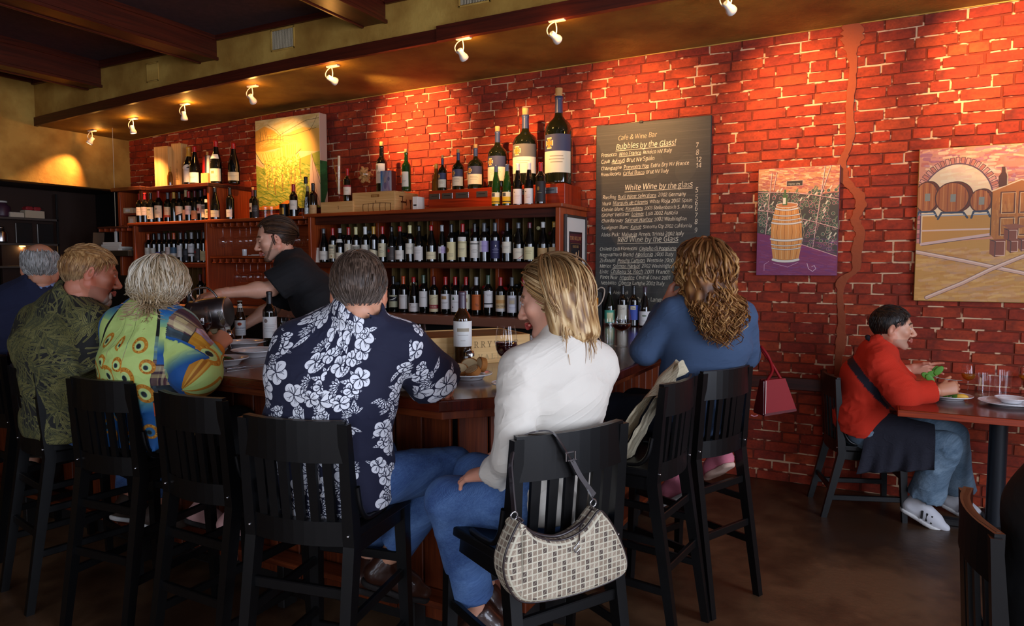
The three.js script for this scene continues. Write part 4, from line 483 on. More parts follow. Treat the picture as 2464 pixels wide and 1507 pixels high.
const labMat = {}; dkeys.forEach((k, i) => { const t = AT.clone(); t.repeat.set(1 / 8 - 0.004, 1 / 8 - 0.004); t.offset.set((i % 8) / 8 + 0.002, 1 - (Math.floor(i / 8) + 1) / 8 + 0.002); labMat[k] = std({ map: t, roughness: 0.6 }); });
const gcache = {}; const cached = (k, f) => gcache[k] ??= f();
function bottleParts(t, shape, glass, cap, des, scale, face, cork) {
  const S = SHAPE[shape], key = shape + scale;
  part(t, 'glass', cached('g' + key, () => lathe(S.p.map(([r, y]) => [r * scale, y * scale]), 24)), bottleMat[glass]);
  if (cap) part(t, 'capsule', cached('c' + key, () => { const q = S.p.filter(([, y]) => y >= S.cap - 1e-6).map(([r, y]) => [r ? (r + 0.0007) * scale : 0, (y + (y > S.h - 0.001 ? 0.0006 : 0)) * scale]); return lathe([[q[0][0] - 0.0005, q[0][1] - 0.002], ...q], 18); }), capMat[cap]);
  if (des && des !== 'bare') {
    const [, y0, y1, arc] = DES[des], A = arc * Math.PI / 180;
    const lb = part(t, 'label', cached('l' + key + des, () => new THREE.CylinderGeometry((S.r + 0.0006) * scale, (S.r + 0.0006) * scale, (Math.min(y1, S.s) - y0) * scale, 18, 1, true, -A / 2, A).translate(0, (y0 + Math.min(y1, S.s)) / 2 * scale, 0)), labMat[des]); lb.rotation.y = face;
    if (des === 'neck' || des === 'creamhi' || des === 'neckcream') { const n = part(t, 'shoulder_label', cached('n' + key, () => { const a = shape === 'bordeaux' ? [[0.0362, 0.186], [0.0378, 0.192]] : [[0.0365, 0.166], [0.0255, 0.202]]; return new THREE.CylinderGeometry((shape === 'bordeaux' ? S.r + 0.0007 : 0.0262) * scale, (S.r + (shape === 'bordeaux' ? 0.0007 : -0.004)) * scale, 0.03 * scale, 18, 1, true, -1.1, 2.2).translate(0, (shape === 'bordeaux' ? 0.183 : 0.187) * scale, 0); }), M.paper); n.rotation.y = face; }
  }
  if (cork) part(t, 'cork', cached('k' + key, () => lathe([[0, S.h * scale - 0.002], [0.012 * scale, S.h * scale - 0.002], [0.0135 * scale, (S.h + 0.024) * scale], [0.012 * scale, (S.h + 0.026) * scale], [0, (S.h + 0.026) * scale]], 14)), CORK);
  return t;
}
const SHN = { bordeaux: 'bottle', burgundy: 'sloping bottle', riesling: 'slender bottle' };
function row(where, group, y, z, list, face0 = 0.55, seed = 1) {  // list: [x, shape initial, capsule, design, glass]
  const R = rng(seed), full = { b: 'bordeaux', g: 'burgundy', r: 'riesling', c: 'champagne' };
  list.forEach(([x, sh, cap, des, glass = 'k', dz = 0, sc = 1], i) => {
    const s = full[sh], t = thing('wine_bottle', `${capMat[cap].nm}-capped ${SHN[s]} with ${DES[des][0].replace(/^an? /, '')}, ${ORD[i]} from left ${where}`, 'bottle', [x, y, z + dz], 0, group);
    bottleParts(t, s, glass, cap, des, sc * (1 + 0), face0 + (R() - 0.5) * 0.5);
  });
}
row('on the middle shelf', 'bottles on the middle shelf', 1.5325, 0.44, [[-4.326, 'g', 'grey', 'lowwhite'], [-4.222, 'b', 'red', 'tallcream'], [-4.142, 'g', 'silver', 'neck'], [-4.045, 'b', 'red', 'seal'], [-3.965, 'b', 'cream', 'picture'], [-3.864, 'b', 'white', 'plain'], [-3.775, 'b', 'gold', 'slant'], [-3.683, 'b', 'red', 'mark'], [-3.588, 'g', 'black', 'smoke'], [-3.503, 'g', 'red', 'lowwhite'], [-3.403, 'b', 'cream', 'mid'], [-3.314, 'g', 'black', 'longwhite'], [-3.194, 'g', 'red', 'oval'], [-3.091, 'r', 'silver', 'lilac', 'k', 0, 0.9], [-3.003, 'b', 'black', 'gold'], [-2.899, 'b', 'red', 'creamhi'], [-2.789, 'b', 'black', 'band'], [-2.705, 'b', 'grey', 'halflilac'], [-2.609, 'b', 'grey', 'navy'], [-2.505, 'b', 'black', 'mid'], [-2.409, 'g', 'grey', 'pink'], [-2.315, 'g', 'maroon', 'yellowish'], [-2.204, 'g', 'white', 'tan'], [-2.115, 'g', 'gold', 'swirl']], 0.4, 2);
row('on the brown counter', 'bottles on the back counter', 1.1185, 0.45, [[-4.428 + 0.04, 'b', 'maroon', 'plain'], [-4.305, 'b', 'white', 'white'], [-4.2, 'b', 'red', 'mid'], [-4.1, 'b', 'black', 'plain'], [-3.768, 'b', 'maroon', 'white'], [-3.674, 'b', 'red', 'redsq'], [-3.57, 'b', 'black', 'wing'], [-3.467, 'b', 'orange', 'white'], [-3.364, 'g', 'red', 'lowbright'], [-3.267, 'b', 'green', 'slim', 'k', 0, 1.04], [-3.166, 'b', 'maroon', 'redband'], [-3.055, 'b', 'red', 'crest'], [-2.963, 'b', 'red', 'tree'], [-2.865, 'b', 'red', 'etch'], [-2.771, 'b', 'silver', 'orange'], [-2.665, 'b', 'green', 'stripe', 'k', 0, 1.05], [-2.556, 'b', 'red', 'villa'], [-2.459, 'b', 'grey', 'house'], [-2.36, 'b', 'red', 'crest']], 0.5, 3);
row('in the left bay', 'bottles on the lower shelf of the left bay', 1.5325, 0.42, [[-6.731, 'b', 'orange', 'mid'], [-6.644, 'b', 'black', 'plain'], [-6.561, 'b', 'grey', 'indigo'], [-6.478, 'b', 'black', 'dim'], [-6.406, 'b', 'maroon', 'rosy'], [-6.332, 'b', 'orange', 'teal'], [-6.23, 'b', 'grey', 'slim'], [-6.149, 'b', 'black', 'inky'], [-6.066, 'b', 'silver', 'stripe'], [-5.974, 'b', 'black', 'smoke'], [-5.89, 'b', 'grey', 'yellowish']], 0.45, 4);
row('at the foot of the left bay', 'bottles at the foot of the left bay', 1.1185, 0.45, [[-5.92, 'b', 'maroon', 'lowwhite'], [-5.82, 'b', 'maroon', 'mid']], 0.5, 14);
row('in the left hutch', 'bottles in the upper left hutch', 1.939, 0.42, [[-6.745, 'b', 'red', 'rosy', 'k', 0.07], [-6.664, 'b', 'red', 'rosy', 'k', 0.07], [-6.587, 'b', 'black', 'tallcream', 'k', 0.06], [-6.507, 'b', 'red', 'mark', 'k', 0.03, 1.07], [-6.405, 'b', 'grey', 'sunset'], [-6.311, 'b', 'gold', 'bare', 'dg'], [-6.231, 'b', 'black', 'frag'], [-6.165, 'b', 'cream', 'yellowish', 'k', -0.03, 1.05], [-6.09, 'b', 'red', 'mid'], [-6.0, 'b', 'maroon', 'tan'], [-5.915, 'b', 'violet', 'square'], [-5.825, 'b', 'red', 'picture', 'k', 0.02, 1.03], [-5.728, 'b', 'maroon', 'neckcream', 'k', 0.06], [-5.64, 'g', 'black', 'oval', 'k', 0.06, 1.05], [-5.575, 'b', 'black', 'patch', 'k', -0.06, 1.05]], 0.4, 5);
{ // bottle necks that poke out of the cubbies behind
  const R = rng(33), spots = [];
  for (const x of [-4.23, -4.14, -4.05, -3.95, -3.67, -3.58, -3.49, -3.4, -3.08, -2.98, -2.89, -2.79, -2.62, -2.5, -2.4, -2.31, -2.21]) { spots.push([x, 1.72 + R() * 0.08, 0]); if (R() < 0.5) spots.push([x, 1.66, 0]); spots.push([x, 1.3 + R() * 0.06, 1]); }
  const caps = ['black', 'silver', 'maroon', 'cream', 'grey', 'red'];
  const order = [0, 0]; spots.sort((p, q) => p[0] - q[0] || p[1] - q[1]);
  spots.forEach(([x, y, low], i) => { const cap = caps[Math.floor(R() * 6)], t = thing('wine_bottle', `neck of a lying ${capMat[cap].nm}-capped bottle, ${ORD[order[low]++]} from left in the ${low ? 'lower' : 'upper'} cubbies`, 'bottle', [x, y, 0.015], 0, low ? 'bottles lying in the lower cubbies' : 'bottles lying in the upper cubbies'); t.rotation.set(Math.PI / 2, 0, 0); bottleParts(t, 'bordeaux', 'k', cap, 0, 0.96, 0); });
}
{ // top of the cabinet, from the left
  const wb = (label, x, y, z, sh, glass, cap, des, sc = 1, face = 0.45, cork = 0, cat = 'bottle', grp) => bottleParts(thing('wine_bottle', label, cat, [x, y, z], 0, grp), sh, glass, cap, des, sc, face, cork);
  const crate = (label, p, s, mat, turn, extra) => { const t = thing('wine_crate', label, 'crate', p, turn), [w, h, d] = s; part(t, 'side_board', merge([span(-w / 2, w / 2, 0, h, d / 2 - 0.01, d / 2, 0.002), span(-w / 2, w / 2, 0, h, -d / 2, -d / 2 + 0.01, 0.002), span(-w / 2, -w / 2 + 0.01, 0, h, -d / 2 + 0.01, d / 2 - 0.01, 0.002), span(w / 2 - 0.01, w / 2, 0, h, -d / 2 + 0.01, d / 2 - 0.01, 0.002)]), mat); part(t, 'lid_board', span(-w / 2, w / 2, h, h + 0.008, -d / 2, d / 2, 0.002), mat); part(t, 'base_board', span(-w / 2 + 0.01, w / 2 - 0.01, 0, 0.008, -d / 2 + 0.01, d / 2 - 0.01, 0.001), mat); if (extra) extra(t, w, h, d); return t; };
  const print = (t, name, w, h, x, y, z, ry, draw) => { const tx = canvasTex(Math.round(w * 1400), Math.round(h * 1400), draw); tx.wrapS = tx.wrapT = THREE.ClampToEdgeWrapping; const m = part(t, name, new THREE.PlaneGeometry(w, h), std({ map: tx, roughness: 0.7, transparent: true, alphaTest: 0.4 })); m.position.set(x, y, z); m.rotation.y = ry; };
  // hutch top
  crate('tall plain pine wine box standing at the left end of the hutch top', [-6.505, 2.291, 0.36], [0.19, 0.41, 0.1], M.pine, 0.1);
  crate('tall pine wine box with vertical script standing in front on the hutch top', [-6.36, 2.291, 0.3], [0.125, 0.44, 0.09], M.pine, 0.15, (t, w, h, d) => { print(t, 'script', 0.05, 0.26, 0, 0.2, d / 2 + 0.001, 0, (g, W, H) => { g.translate(W * 0.75, H * 0.95); g.rotate(-Math.PI / 2); g.font = '52px serif'; g.fillStyle = '#6a4a20'; g.fillText('Jaume', 0, 0); g.font = '16px serif'; g.fillText('Serra', 230, 0); }); part(t, 'loop', tube([[-0.01, h + 0.008, 0], [0, h + 0.03, 0], [0.01, h + 0.008, 0]], 0.002, 8, 5), CORK); });
  wb('small gold sparkling wine bottle in front of the pine boxes on the hutch top', -6.33, 2.291, 0.44, 'champagne', 'am', 'gold', 'bare', 0.62);
  const ch = wb('large dark sparkling wine bottle with white sash on the hutch top', -6.17, 2.291, 0.34, 'champagne', 'k', 'gold', 'white', 1.24, 0.3); part(ch, 'sash', new THREE.CylinderGeometry(0.0565, 0.0565, 0.03, 18, 1, true, -0.9, 1.9).rotateZ(0.5).translate(0, 0.19, 0.002), M.paper); part(ch, 'collar_label', new THREE.CylinderGeometry(0.033, 0.042, 0.02, 18, 1, true).translate(0, 0.258, 0), M.paper);
  wb('large red-capped bottle with plain white label beside the sash bottle on the hutch top', -6.06, 2.291, 0.36, 'burgundy', 'k', 'red', 'lowwhite', 1.32, 0.2);
  { const b = thing('gift_box', 'narrow red white and blue boxes with a cork standing on the hutch top', 'box', [-5.9, 2.291, 0.34]); part(b, 'red_box', box(0.03, 0.22, 0.06, -0.035, 0.17, 0, 0.002).rotateZ(-0.06), capMat.red); part(b, 'blue_box', box(0.02, 0.24, 0.06, -0.006, 0.175, 0, 0.002).rotateZ(-0.06), capMat.violet); part(b, 'white_box', box(0.034, 0.26, 0.06, 0.026, 0.16, 0, 0.002).rotateZ(-0.06), M.paper); part(b, 'tray', box(0.1, 0.12, 0.08, 0, 0.06, 0.004, 0.003), M.pine); part(b, 'cork', lathe([[0, 0.29], [0.012, 0.29], [0.012, 0.33], [0, 0.33]], 12), CORK); }
  wb('largest red-capped bottle with cream scroll label on the hutch top', -5.74, 2.291, 0.37, 'burgundy', 'k', 'red', 'neckcream', 1.42, 0.25);
  wb('red-capped bottle with cream label at the right end of the hutch top', -5.55 - 0.03, 2.291, 0.3, 'burgundy', 'k', 'red', 'oval', 1.34, 0.3);
  // centre: by the vineyard painting
  const B = [['maroon-capped bottle with cream label, first left of the vineyard painting front', -5.266, 0.36, 'bordeaux', 'maroon', 'square', 0.93, 1], ['black-capped bottle with dark label standing second before the vineyard painting', -5.19, 0.4, 'bordeaux', 'black', 'inky', 0.9, 0], ['red-capped bottle with yellowish label at the right corner of the vineyard painting', -4.69, 0.42, 'bordeaux', 'red', 'mid', 0.98, 0], ['slim bottle with cream neck and small low label behind the clear bottle', -4.58, 0.36, 'riesling', 'cream', 'lowwhite', 0.85, 0], ['dark bottle with orange label right of the clear bottle on the cabinet', -4.475, 0.4, 'bordeaux', 'black', 'tan', 0.98, 0]];
  for (const [l, x, z, sh, cap, des, sc, ck] of B) wb(l, x, 1.9525 - (x < -4.44 ? 0.014 : 0), z, sh, 'k', cap, des, sc, 0.4, ck);
  wb('tall clear glass bottle with dark stopper before the vineyard painting', -4.54, 1.9385, 0.42, 'riesling', 'cl', 'black', 'bare', 1.08);
  for (const [x, l] of [[-4.87, 'black tin mug with gold emblem, nearer the bartender, on the cabinet'], [-4.76, 'black tin mug with gold emblem, nearer the clear bottle, on the cabinet']]) { const t = thing('mug', l, 'mug', [x, 1.939, 0.36]); part(t, 'body', lathe([[0, 0], [0.04, 0], [0.042, 0.004], [0.042, 0.13], [0.039, 0.13], [0.039, 0.01], [0, 0.01]], 24), M.black); part(t, 'emblem', new THREE.CylinderGeometry(0.0426, 0.0426, 0.06, 14, 1, true, -0.3, 1.0).translate(0, 0.065, 0), M.brass); part(t, 'handle', tube([[0.04, 0.105, 0], [0.072, 0.095, 0], [0.072, 0.045, 0], [0.04, 0.03, 0]], 0.005, 16, 6), M.black); }
  { const t = thing('riser', 'low reddish wooden riser under the mugs on the cabinet', 'riser', [-4.95, 1.939, 0.2]); part(t, 'board', box(0.5, 0.03, 0.14, 0, 0.045, 0, 0.003), M.cherry); for (const s of [-1, 1]) part(t, 'foot', box(0.03, 0.03, 0.14, s * 0.22, 0.015, 0, 0.002), M.cherry); }
  // wooden boxes and what stands on them
  crate('low pale pine box with a small brand, leftmost crate on the right rack', [-4.2, 1.953, 0.3], [0.36, 0.1, 0.22], M.pine, 0, (t, w, h, d) => print(t, 'brand_mark', 0.05, 0.05, 0.02, 0.06, d / 2 + 0.001, 0, (g, W, H) => { g.font = '54px serif'; g.fillStyle = '#5a3a1a'; g.fillText('1', W * 0.3, H * 0.85); }));
  crate('pine wine crate printed with a barrel, tap and tools', [-3.815, 1.953, 0.22], [0.45, 0.168, 0.34], M.pine, 0, (t, w, h, d) => {
    print(t, 'barrel_print', 0.36, 0.15, 0.03, 0.08, d / 2 + 0.001, 0, (g, W, H) => { g.fillStyle = '#8a5418'; g.fillRect(W * 0.36, 2, W * 0.24, 32); g.font = '24px serif'; g.fillStyle = '#e8c078'; g.fillText('VARAS', W * 0.39, 27); const c = '#5a3010'; for (const [u, k] of [[0.12, 8], [0.28, 6], [0.42, 9], [0.62, 9], [0.78, 6], [0.93, 9]]) { const s = 1 - Math.pow((u - 0.52) / 0.52, 2) * 0.32; stroke(g, [[W * u, H * (0.74 - 0.25 * s)], [W * u - 6, H * 0.74], [W * u, H * (0.74 + 0.24 * s)]], c, k); } for (const v of [-1, 1]) { const p = []; for (let i = 0; i <= 12; i++) { const u = 0.12 + i / 12 * 0.81, s = 1 - Math.pow((u - 0.52) / 0.52, 2) * 0.32; p.push([W * u, H * (0.74 + v * 0.245 * s)]); } stroke(g, p, c, 5); } stroke(g, [[W * 0.5, H * 0.36], [W * 0.5, H * 0.46]], c, 9); });
    print(t, 'tool_print', 0.28, 0.15, w / 2 + 0.001, 0.08, 0.0, Math.PI / 2, (g, W, H) => { const c = '#5a3010'; g.fillStyle = c; g.fillRect(W * 0.12, H * 0.1, W * 0.2, 14); g.fillRect(W * 0.26, H * 0.1, 16, H * 0.3); g.fillRect(W * 0.2, H * 0.38, W * 0.26, 20); g.fillRect(W * 0.24, H * 0.45, 14, H * 0.48); g.fillRect(W * 0.46, H * 0.26, 10, H * 0.34); poly(g, [[W * 0.62, H * 0.25], [W * 0.76, H * 0.25], [W * 0.7, H * 0.5], [W * 0.7, H * 0.98], [W * 0.67, H * 0.98], [W * 0.67, H * 0.5]], c); g.fillRect(W * 0.85, H * 0.35, 7, H * 0.55); g.fillRect(W * 0.8, H * 0.86, W * 0.13, 18); });
  });
  { const t = thing('flute_vase', 'tall narrow glass flute holding straws on the pale pine box', 'glass', [-4.265, 2.062, 0.3]); part(t, 'vase', lathe([[0.035, 0], [0.035, 0.004], [0.008, 0.015], [0.008, 0.06], [0.02, 0.1], [0.032, 0.4], [0.031, 0.4]], 20), M.glass); part(t, 'straw', tube([[-0.002, 0.08, 0], [-0.05, 0.36, 0.01]], 0.003, 4, 5), M.brass); part(t, 'straw', tube([[0, 0.08, 0], [0.006, 0.41, 0]], 0.012, 4, 8), std({ color: srgb(226, 210, 170), roughness: 0.4 })); }
  wb('small red-capped bottle with red-headed label on the pale pine box', -4.142, 2.062, 0.33, 'bordeaux', 'k', 'red', 'stag', 0.96, 0.4);
  { const t = thing('cork_goblet', 'giant wine glass full of corks beside the pale pine box', 'goblet', [-4.03, 2.062, 0.22]); part(t, 'glass', lathe([[0.045, 0], [0.044, 0.004], [0.007, 0.012], [0.006, 0.13], [0.03, 0.15], [0.066, 0.2], [0.074, 0.25], [0.066, 0.31], [0.058, 0.345]], 24), M.glass); const R = rng(8), o = []; for (let i = 0; i < 46; i++) { const a = R() * 6.28, v = R(), r = Math.sqrt(R()) * (0.052 - Math.abs(v - 0.55) * 0.03); o.push(new THREE.CylinderGeometry(0.0105, 0.0105, 0.04, 9).rotateX(R() * 3).rotateY(R() * 6).translate(Math.cos(a) * r, 0.185 + v * 0.105, Math.sin(a) * r)); } part(t, 'corks', merge(o), CORK).userData.kind = 'stuff'; }
  wb('large dark bottle with white label on the barrel-print crate', -3.82, 2.13, 0.26, 'bordeaux', 'k', 0, 'estate', 1.33, 0.15, 1);
  { const tex = canvasTex(256, 320, (g, W, H) => { const q = g.createLinearGradient(0, 0, W, H * 0.5); [['#2f5fc0', 0], ['#3f9ad8', 0.25], ['#8fd0c8', 0.45], ['#e8e0f0', 0.6], ['#f6f2fa', 1]].forEach(([c, p]) => q.addColorStop(p, c)); g.fillStyle = q; g.fillRect(0, 0, W, H); const r = rng(6); for (let i = 0; i < 26; i++) { g.globalAlpha = 0.35; poly(g, [[r() * W, 0], [r() * W, 0], [r() * W, H], [r() * W, H]], ['#f8f4ff', '#7a8ad8', '#e8a0b8', '#f0d8a0', '#3a4aa0'][i % 5], 0.22); } g.globalAlpha = 1; ell(g, W * 0.42, H * 0.72, 34, 60, 0, 'rgba(150,130,170,0.8)'); g.fillStyle = 'rgba(220,180,140,0.9)'; g.fillRect(W * 0.36, H * 0.3, 22, 90); ell(g, W * 0.75, H * 0.4, 26, 34, 0, 'rgba(120,110,150,0.7)'); });
    const t = thing('gift_box', 'shiny iridescent gift box on the barrel-print crate', 'box', [-3.69, 2.13, 0.34], 0.05); part(t, 'carton', box(0.11, 0.17, 0.07, 0, 0.085, 0, 0.002), std({ color: srgb(90, 34, 30), roughness: 0.4 })); part(t, 'foil_front', new THREE.PlaneGeometry(0.108, 0.168).translate(0, 0.085, 0.0358), phy({ map: tex, metalness: 0.55, roughness: 0.2 })); }
  wb('dark green bottle with cut-corner white label on the barrel-print crate', -3.555, 2.13, 0.27, 'bordeaux', 'gr', 0, 'corner', 1.08, 0.0, 1);
  { const t = thing('carton', 'narrow white carton between the crates on the cabinet', 'carton', [-3.37, 1.953, 0.36]); part(t, 'body', box(0.05, 0.115, 0.1, 0, 0.0575, 0, 0.002), M.paper); part(t, 'print', box(0.03, 0.012, 0.001, 0, 0.045, 0.0506, 0.0002), M.dark); }
  wb('pale amber bottle with gold capsule behind the white carton', -3.3, 1.953 + 0.118, 0.2, 'burgundy', 'am', 'gold', 'bare', 0.95);
  // display box with metal plaques and the bottles of growing size
  { const t = thing('display_box', 'long red wooden display box with metal plaques', 'box', [-2.66, 1.953, 0.215]); part(t, 'body', box(1.2, 0.158, 0.32, 0, 0.079, 0, 0.003, 0), std({ map: T.cherry, color: srgb(255, 190, 170), roughness: 0.35 })); for (const [x, w] of [[-0.54, 0.1], [-0.42, 0.1], [-0.28, 0.12], [-0.1, 0.1], [0.1, 0.1], [0.27, 0.1], [0.48, 0.12]]) { const q = part(t, 'plaque', box(w, 0.045, 0.004, x, 0.11, 0.162, 0.001), M.brushed); part(q, 'engraving', box(w * 0.6, 0.004, 0.001, x, 0.113, 0.1645, 0.0002), M.dark); } }
  [[-3.226, 0.93, 0.8, 'smallest', 'cross'], [-3.073, 1.04, 0.95, 'second smallest', 'cross'], [-2.908, 1.12, 1.16, 'third smallest', 'cross'], [-2.706, 1.5, 1.05, 'third largest', 'cross'], [-2.46, 1.85, 1.07, 'second largest', 'crossgrey'], [-2.179, 2.22, 0.96, 'largest', 'cross']].forEach(([x, s, k, n, des]) => { const b = wb(n + ' bottle in the row with gold crosses on the red display box', x, 2.1115, 0.22, 'large', 'dg', 'blue', des, s, 0.25, 1); b.scale.set(k, 1, k); });
  // slim bottles in front of the display box
  [[-2.587, 'riesling', 'gr', 'blue', 'yellow', 'first of two green bottles with yellow labels before the display box'], [-2.494, 'riesling', 'gr', 'blue', 'yellow', 'second of two green bottles with yellow labels before the display box'], [-2.403, 'riesling', 'k', 'white', 'speck', 'first of two white-capped bottles with white labels before the display box'], [-2.31, 'riesling', 'k', 'white', 'speck', 'second of two white-capped bottles with white labels before the display box'], [-2.215, 'bordeaux', 'k', 'red', 'gothic', 'red-capped bottle with black label before the display box']].forEach(([x, sh, gl, cap, des, l]) => wb(l, x, 1.953, 0.46, sh, gl, cap, des, sh === 'riesling' ? 0.95 : 1.02, 0.2));
  { const t = thing('price_card', 'white folded card leaning at the left end of the middle shelf', 'card', [-4.4 + 0.03, 1.5325, 0.47]); t.rotation.y = 0.3; part(t, 'card', box(0.07, 0.13, 0.003, 0, 0.066, 0, 0.0005).rotateX(-0.12), M.paper); part(t, 'prop', box(0.06, 0.1, 0.003, 0, 0.05, -0.03, 0.0005).rotateX(0.2), M.paper); }
}
// ------------------------------------------------------------------ stemware
const WINE = phy({ color: srgb(34, 4, 10), roughness: 0.03, clearcoat: 1 }), AMBER = phy({ color: srgb(226, 172, 62), transmission: 0.85, thickness: 0, roughness: 0.02, ior: 1.33 });
function wineGlass(label, pos, o = {}) {
  const { r = 0.043, bowl = 0.105, stem = 0.085, rim = 0.78, foot = 0.037, fill = 0, wine = WINE, flip = false, group, turn = 0 } = o;
  const t = thing('wine_glass', label, 'wine glass', pos, turn, group), k = [r, bowl, stem, rim].join();
  const prof = (s) => { const p = []; for (let i = 0; i <= 12; i++) { const v = i / 12, w = v < 0.42 ? Math.sqrt(1 - Math.pow(1 - v / 0.42, 2)) : lerp(1, rim, Math.pow((v - 0.42) / 0.58, 1.7)); p.push([Math.max(0.004, r * w) * s, stem + bowl * v]); } return p; };
  part(t, 'bowl', cached('wg' + k, () => lathe(prof(1), 28)), M.glass);
  part(t, 'stem', cached('ws' + k, () => lathe([[0.0075, 0.004], [0.0042, 0.012], [0.0036, stem * 0.5], [0.0042, stem - 0.006], [0.008, stem + 0.002], [0, stem + 0.003]], 14)), M.glass);
  part(t, 'foot', cached('wf' + k + foot, () => lathe([[0, 0], [foot, 0], [foot, 0.0015], [foot * 0.5, 0.0035], [0.0075, 0.005], [0, 0.006]], 28)), M.glass);
  if (fill) part(t, 'wine', cached('ww' + k + fill, () => { const q = prof(0.965).filter(([, y]) => y <= stem + bowl * fill).map(([a, y]) => [a, y + 0.0015]); return lathe([[0, stem + 0.0015], ...q, [0, q[q.length - 1][1]]], 28); }), wine);
  if (flip) t.rotation.set(Math.PI, turn, 0);
  return t;
}
[[-5.66, 0.38], [-5.582, 0.45], [-5.474, 0.45], [-5.384, 0.42], [-5.3, 0.42], [-5.21, 0.45], [-5.12, 0.42], [-4.78, 0.42], [-4.69, 0.4], [-4.61, 0.45], [-4.52, 0.42]].forEach(([x, z], i) => wineGlass(`upside-down wine glass hanging ${ORD[i]} from left in the upper rack`, [x, 1.876, z], { flip: true, r: 0.04, bowl: 0.1, stem: 0.095, group: 'wine glasses hanging in the upper rack' }));
[[-5.441, 0.42], [-5.351, 0.42], [-5.257, 0.42], [-5.159, 0.42], [-5.12, 0.3], [-5.06, 0.42], [-4.95, 0.42]].forEach(([x, z], i) => wineGlass(`upside-down wine glass hanging ${ORD[i]} from left in the lower rack`, [x, 1.54, z], { flip: true, r: 0.04, bowl: 0.1, stem: 0.095, group: 'wine glasses hanging in the lower rack' }));
{ const t = thing('candle_glass', 'small white votive cup on the rack shelf', 'votive', [-5.33, 1.598, 0.42]); part(t, 'cup', lathe([[0, 0], [0.02, 0], [0.022, 0.06], [0.018, 0.06], [0.017, 0.01], [0, 0.01]], 18), M.china); part(t, 'wax', lathe([[0, 0.011], [0.0165, 0.011], [0.0165, 0.05], [0, 0.05]], 16), M.white); }
{ const t = thing('cloth', 'flat folded white cloths on the rack shelf beside the votive cup', 'cloth', [-5.25, 1.598, 0.42]); for (let i = 0; i < 2; i++) part(t, 'fold', box(0.24 - i * 0.05, 0.006, 0.1, i * 0.02 - (i ? 0 : 0), 0.003 + i * 0.006, 0, 0.002).translate(0.07, 0, -0.06), M.paper); }
{ // tall gold glass corner etc.: flutes standing by the vineyard painting
  for (const [x, l] of [[-5.03, 'upturned clear tumbler left of the black mugs'], [-5.11, 'clear tumbler beside the bottles before the vineyard painting']]) { const t = thing('tumbler', l, 'tumbler', [x, 1.939, 0.36]); part(t, 'glass', lathe([[0, 0.004], [0.032, 0.004], [0.033, 0], [0.038, 0.11], [0.037, 0.11], [0.031, 0.008], [0, 0.008]], 20), M.glass); part(t, 'rim', new THREE.TorusGeometry(0.0375, 0.0008, 4, 20).rotateX(Math.PI / 2).translate(0, 0.11, 0), M.glass); }
}
// ------------------------------------------------------------------ the bar
const BT = 1.06;
{
  const bar_ = thing('bar_counter', 'dark polished wooden bar with a cut corner and plank front', 'bar', [0, 0, 0]);
  const poly2 = (pts, y0, y1, c = 0.006) => { const g = new THREE.ExtrudeGeometry(new THREE.Shape(pts.map(([x, z]) => new THREE.Vector2(x, -z))), { depth: y1 - y0 - 2 * c, bevelEnabled: true, bevelSize: c, bevelOffset: -c, bevelThickness: c, bevelSegments: 2, steps: 1 }); return uvMetres(g.translate(0, 0, y0 + c).rotateX(-Math.PI / 2), 0); };
  part(bar_, 'countertop', poly2([[-5.7, 3.08], [-1.3, 3.195], [-0.976, 2.86], [-0.976, 0.03], [-1.96, 0.03], [-1.96, 2.06], [-5.7, 2.06]], BT - 0.042, BT), M.barTop);
  part(bar_, 'apron', poly2([[-5.68, 3.04], [-1.315, 3.155], [-1.01, 2.84], [-1.01, 0.04], [-1.93, 0.04], [-1.93, 2.09], [-5.68, 2.09]], BT - 0.075, BT - 0.042, 0.002), M.panel);
  const planks = (a, b, n) => { for (let i = 0; i < n; i++) { const p = (t) => [lerp(a[0], b[0], t), lerp(a[1], b[1], t)], [x0, z0] = p((i + 0.03) / n), [x1, z1] = p((i + 0.97) / n), L = Math.hypot(x1 - x0, z1 - z0), g = slab(L, 0.9, 0.02, 0.004, 1).rotateY(-Math.atan2(z1 - z0, x1 - x0)).translate((x0 + x1) / 2, 0.535, (z0 + z1) / 2); const u = g.attributes.uv; for (let k = 0; k < u.count; k++) u.setY(k, u.getY(k) + i * 0.31); part(bar_, 'plank', g, M.panel); } };
  planks([-5.6, 2.76], [-1.46, 2.86], 30); planks([-1.44, 2.86], [-1.26, 2.68], 2); planks([-1.25, 2.66], [-1.25, 0.06], 19);
  part(bar_, 'carcass', merge([span(-5.6, -1.47, 0.02, BT - 0.076, 2.2, 2.73, 0.002, 0), span(-1.88, -1.28, 0.02, BT - 0.076, 0.06, 2.64, 0.002, 2)]), M.dark);
  part(bar_, 'plinth', merge([span(-5.6, -1.46, 0, 0.085, 2.3, 2.79, 0.002, 0), span(-1.86, -1.24, 0, 0.085, 0.06, 2.68, 0.002, 2)]), M.dark);
  part(bar_, 'footrest', merge([span(-5.6, -1.42, 0.2, 0.225, 2.88, 2.98, 0.004, 0), span(-1.2, -1.1, 0.2, 0.225, 0.1, 2.6, 0.004, 2)]), M.panel);
  for (const x of [-5.3, -4.3, -3.3, -2.3, -1.6]) part(bar_, 'footrest_bracket', span(x - 0.02, x + 0.02, 0.0, 0.2, 2.88, 2.96, 0.003, 1), M.dark);
  for (const z of [0.3, 1.1, 1.9, 2.5]) part(bar_, 'footrest_bracket', span(-1.18, -1.12, 0.0, 0.2, z - 0.02, z + 0.02, 0.003, 1), M.dark);
}
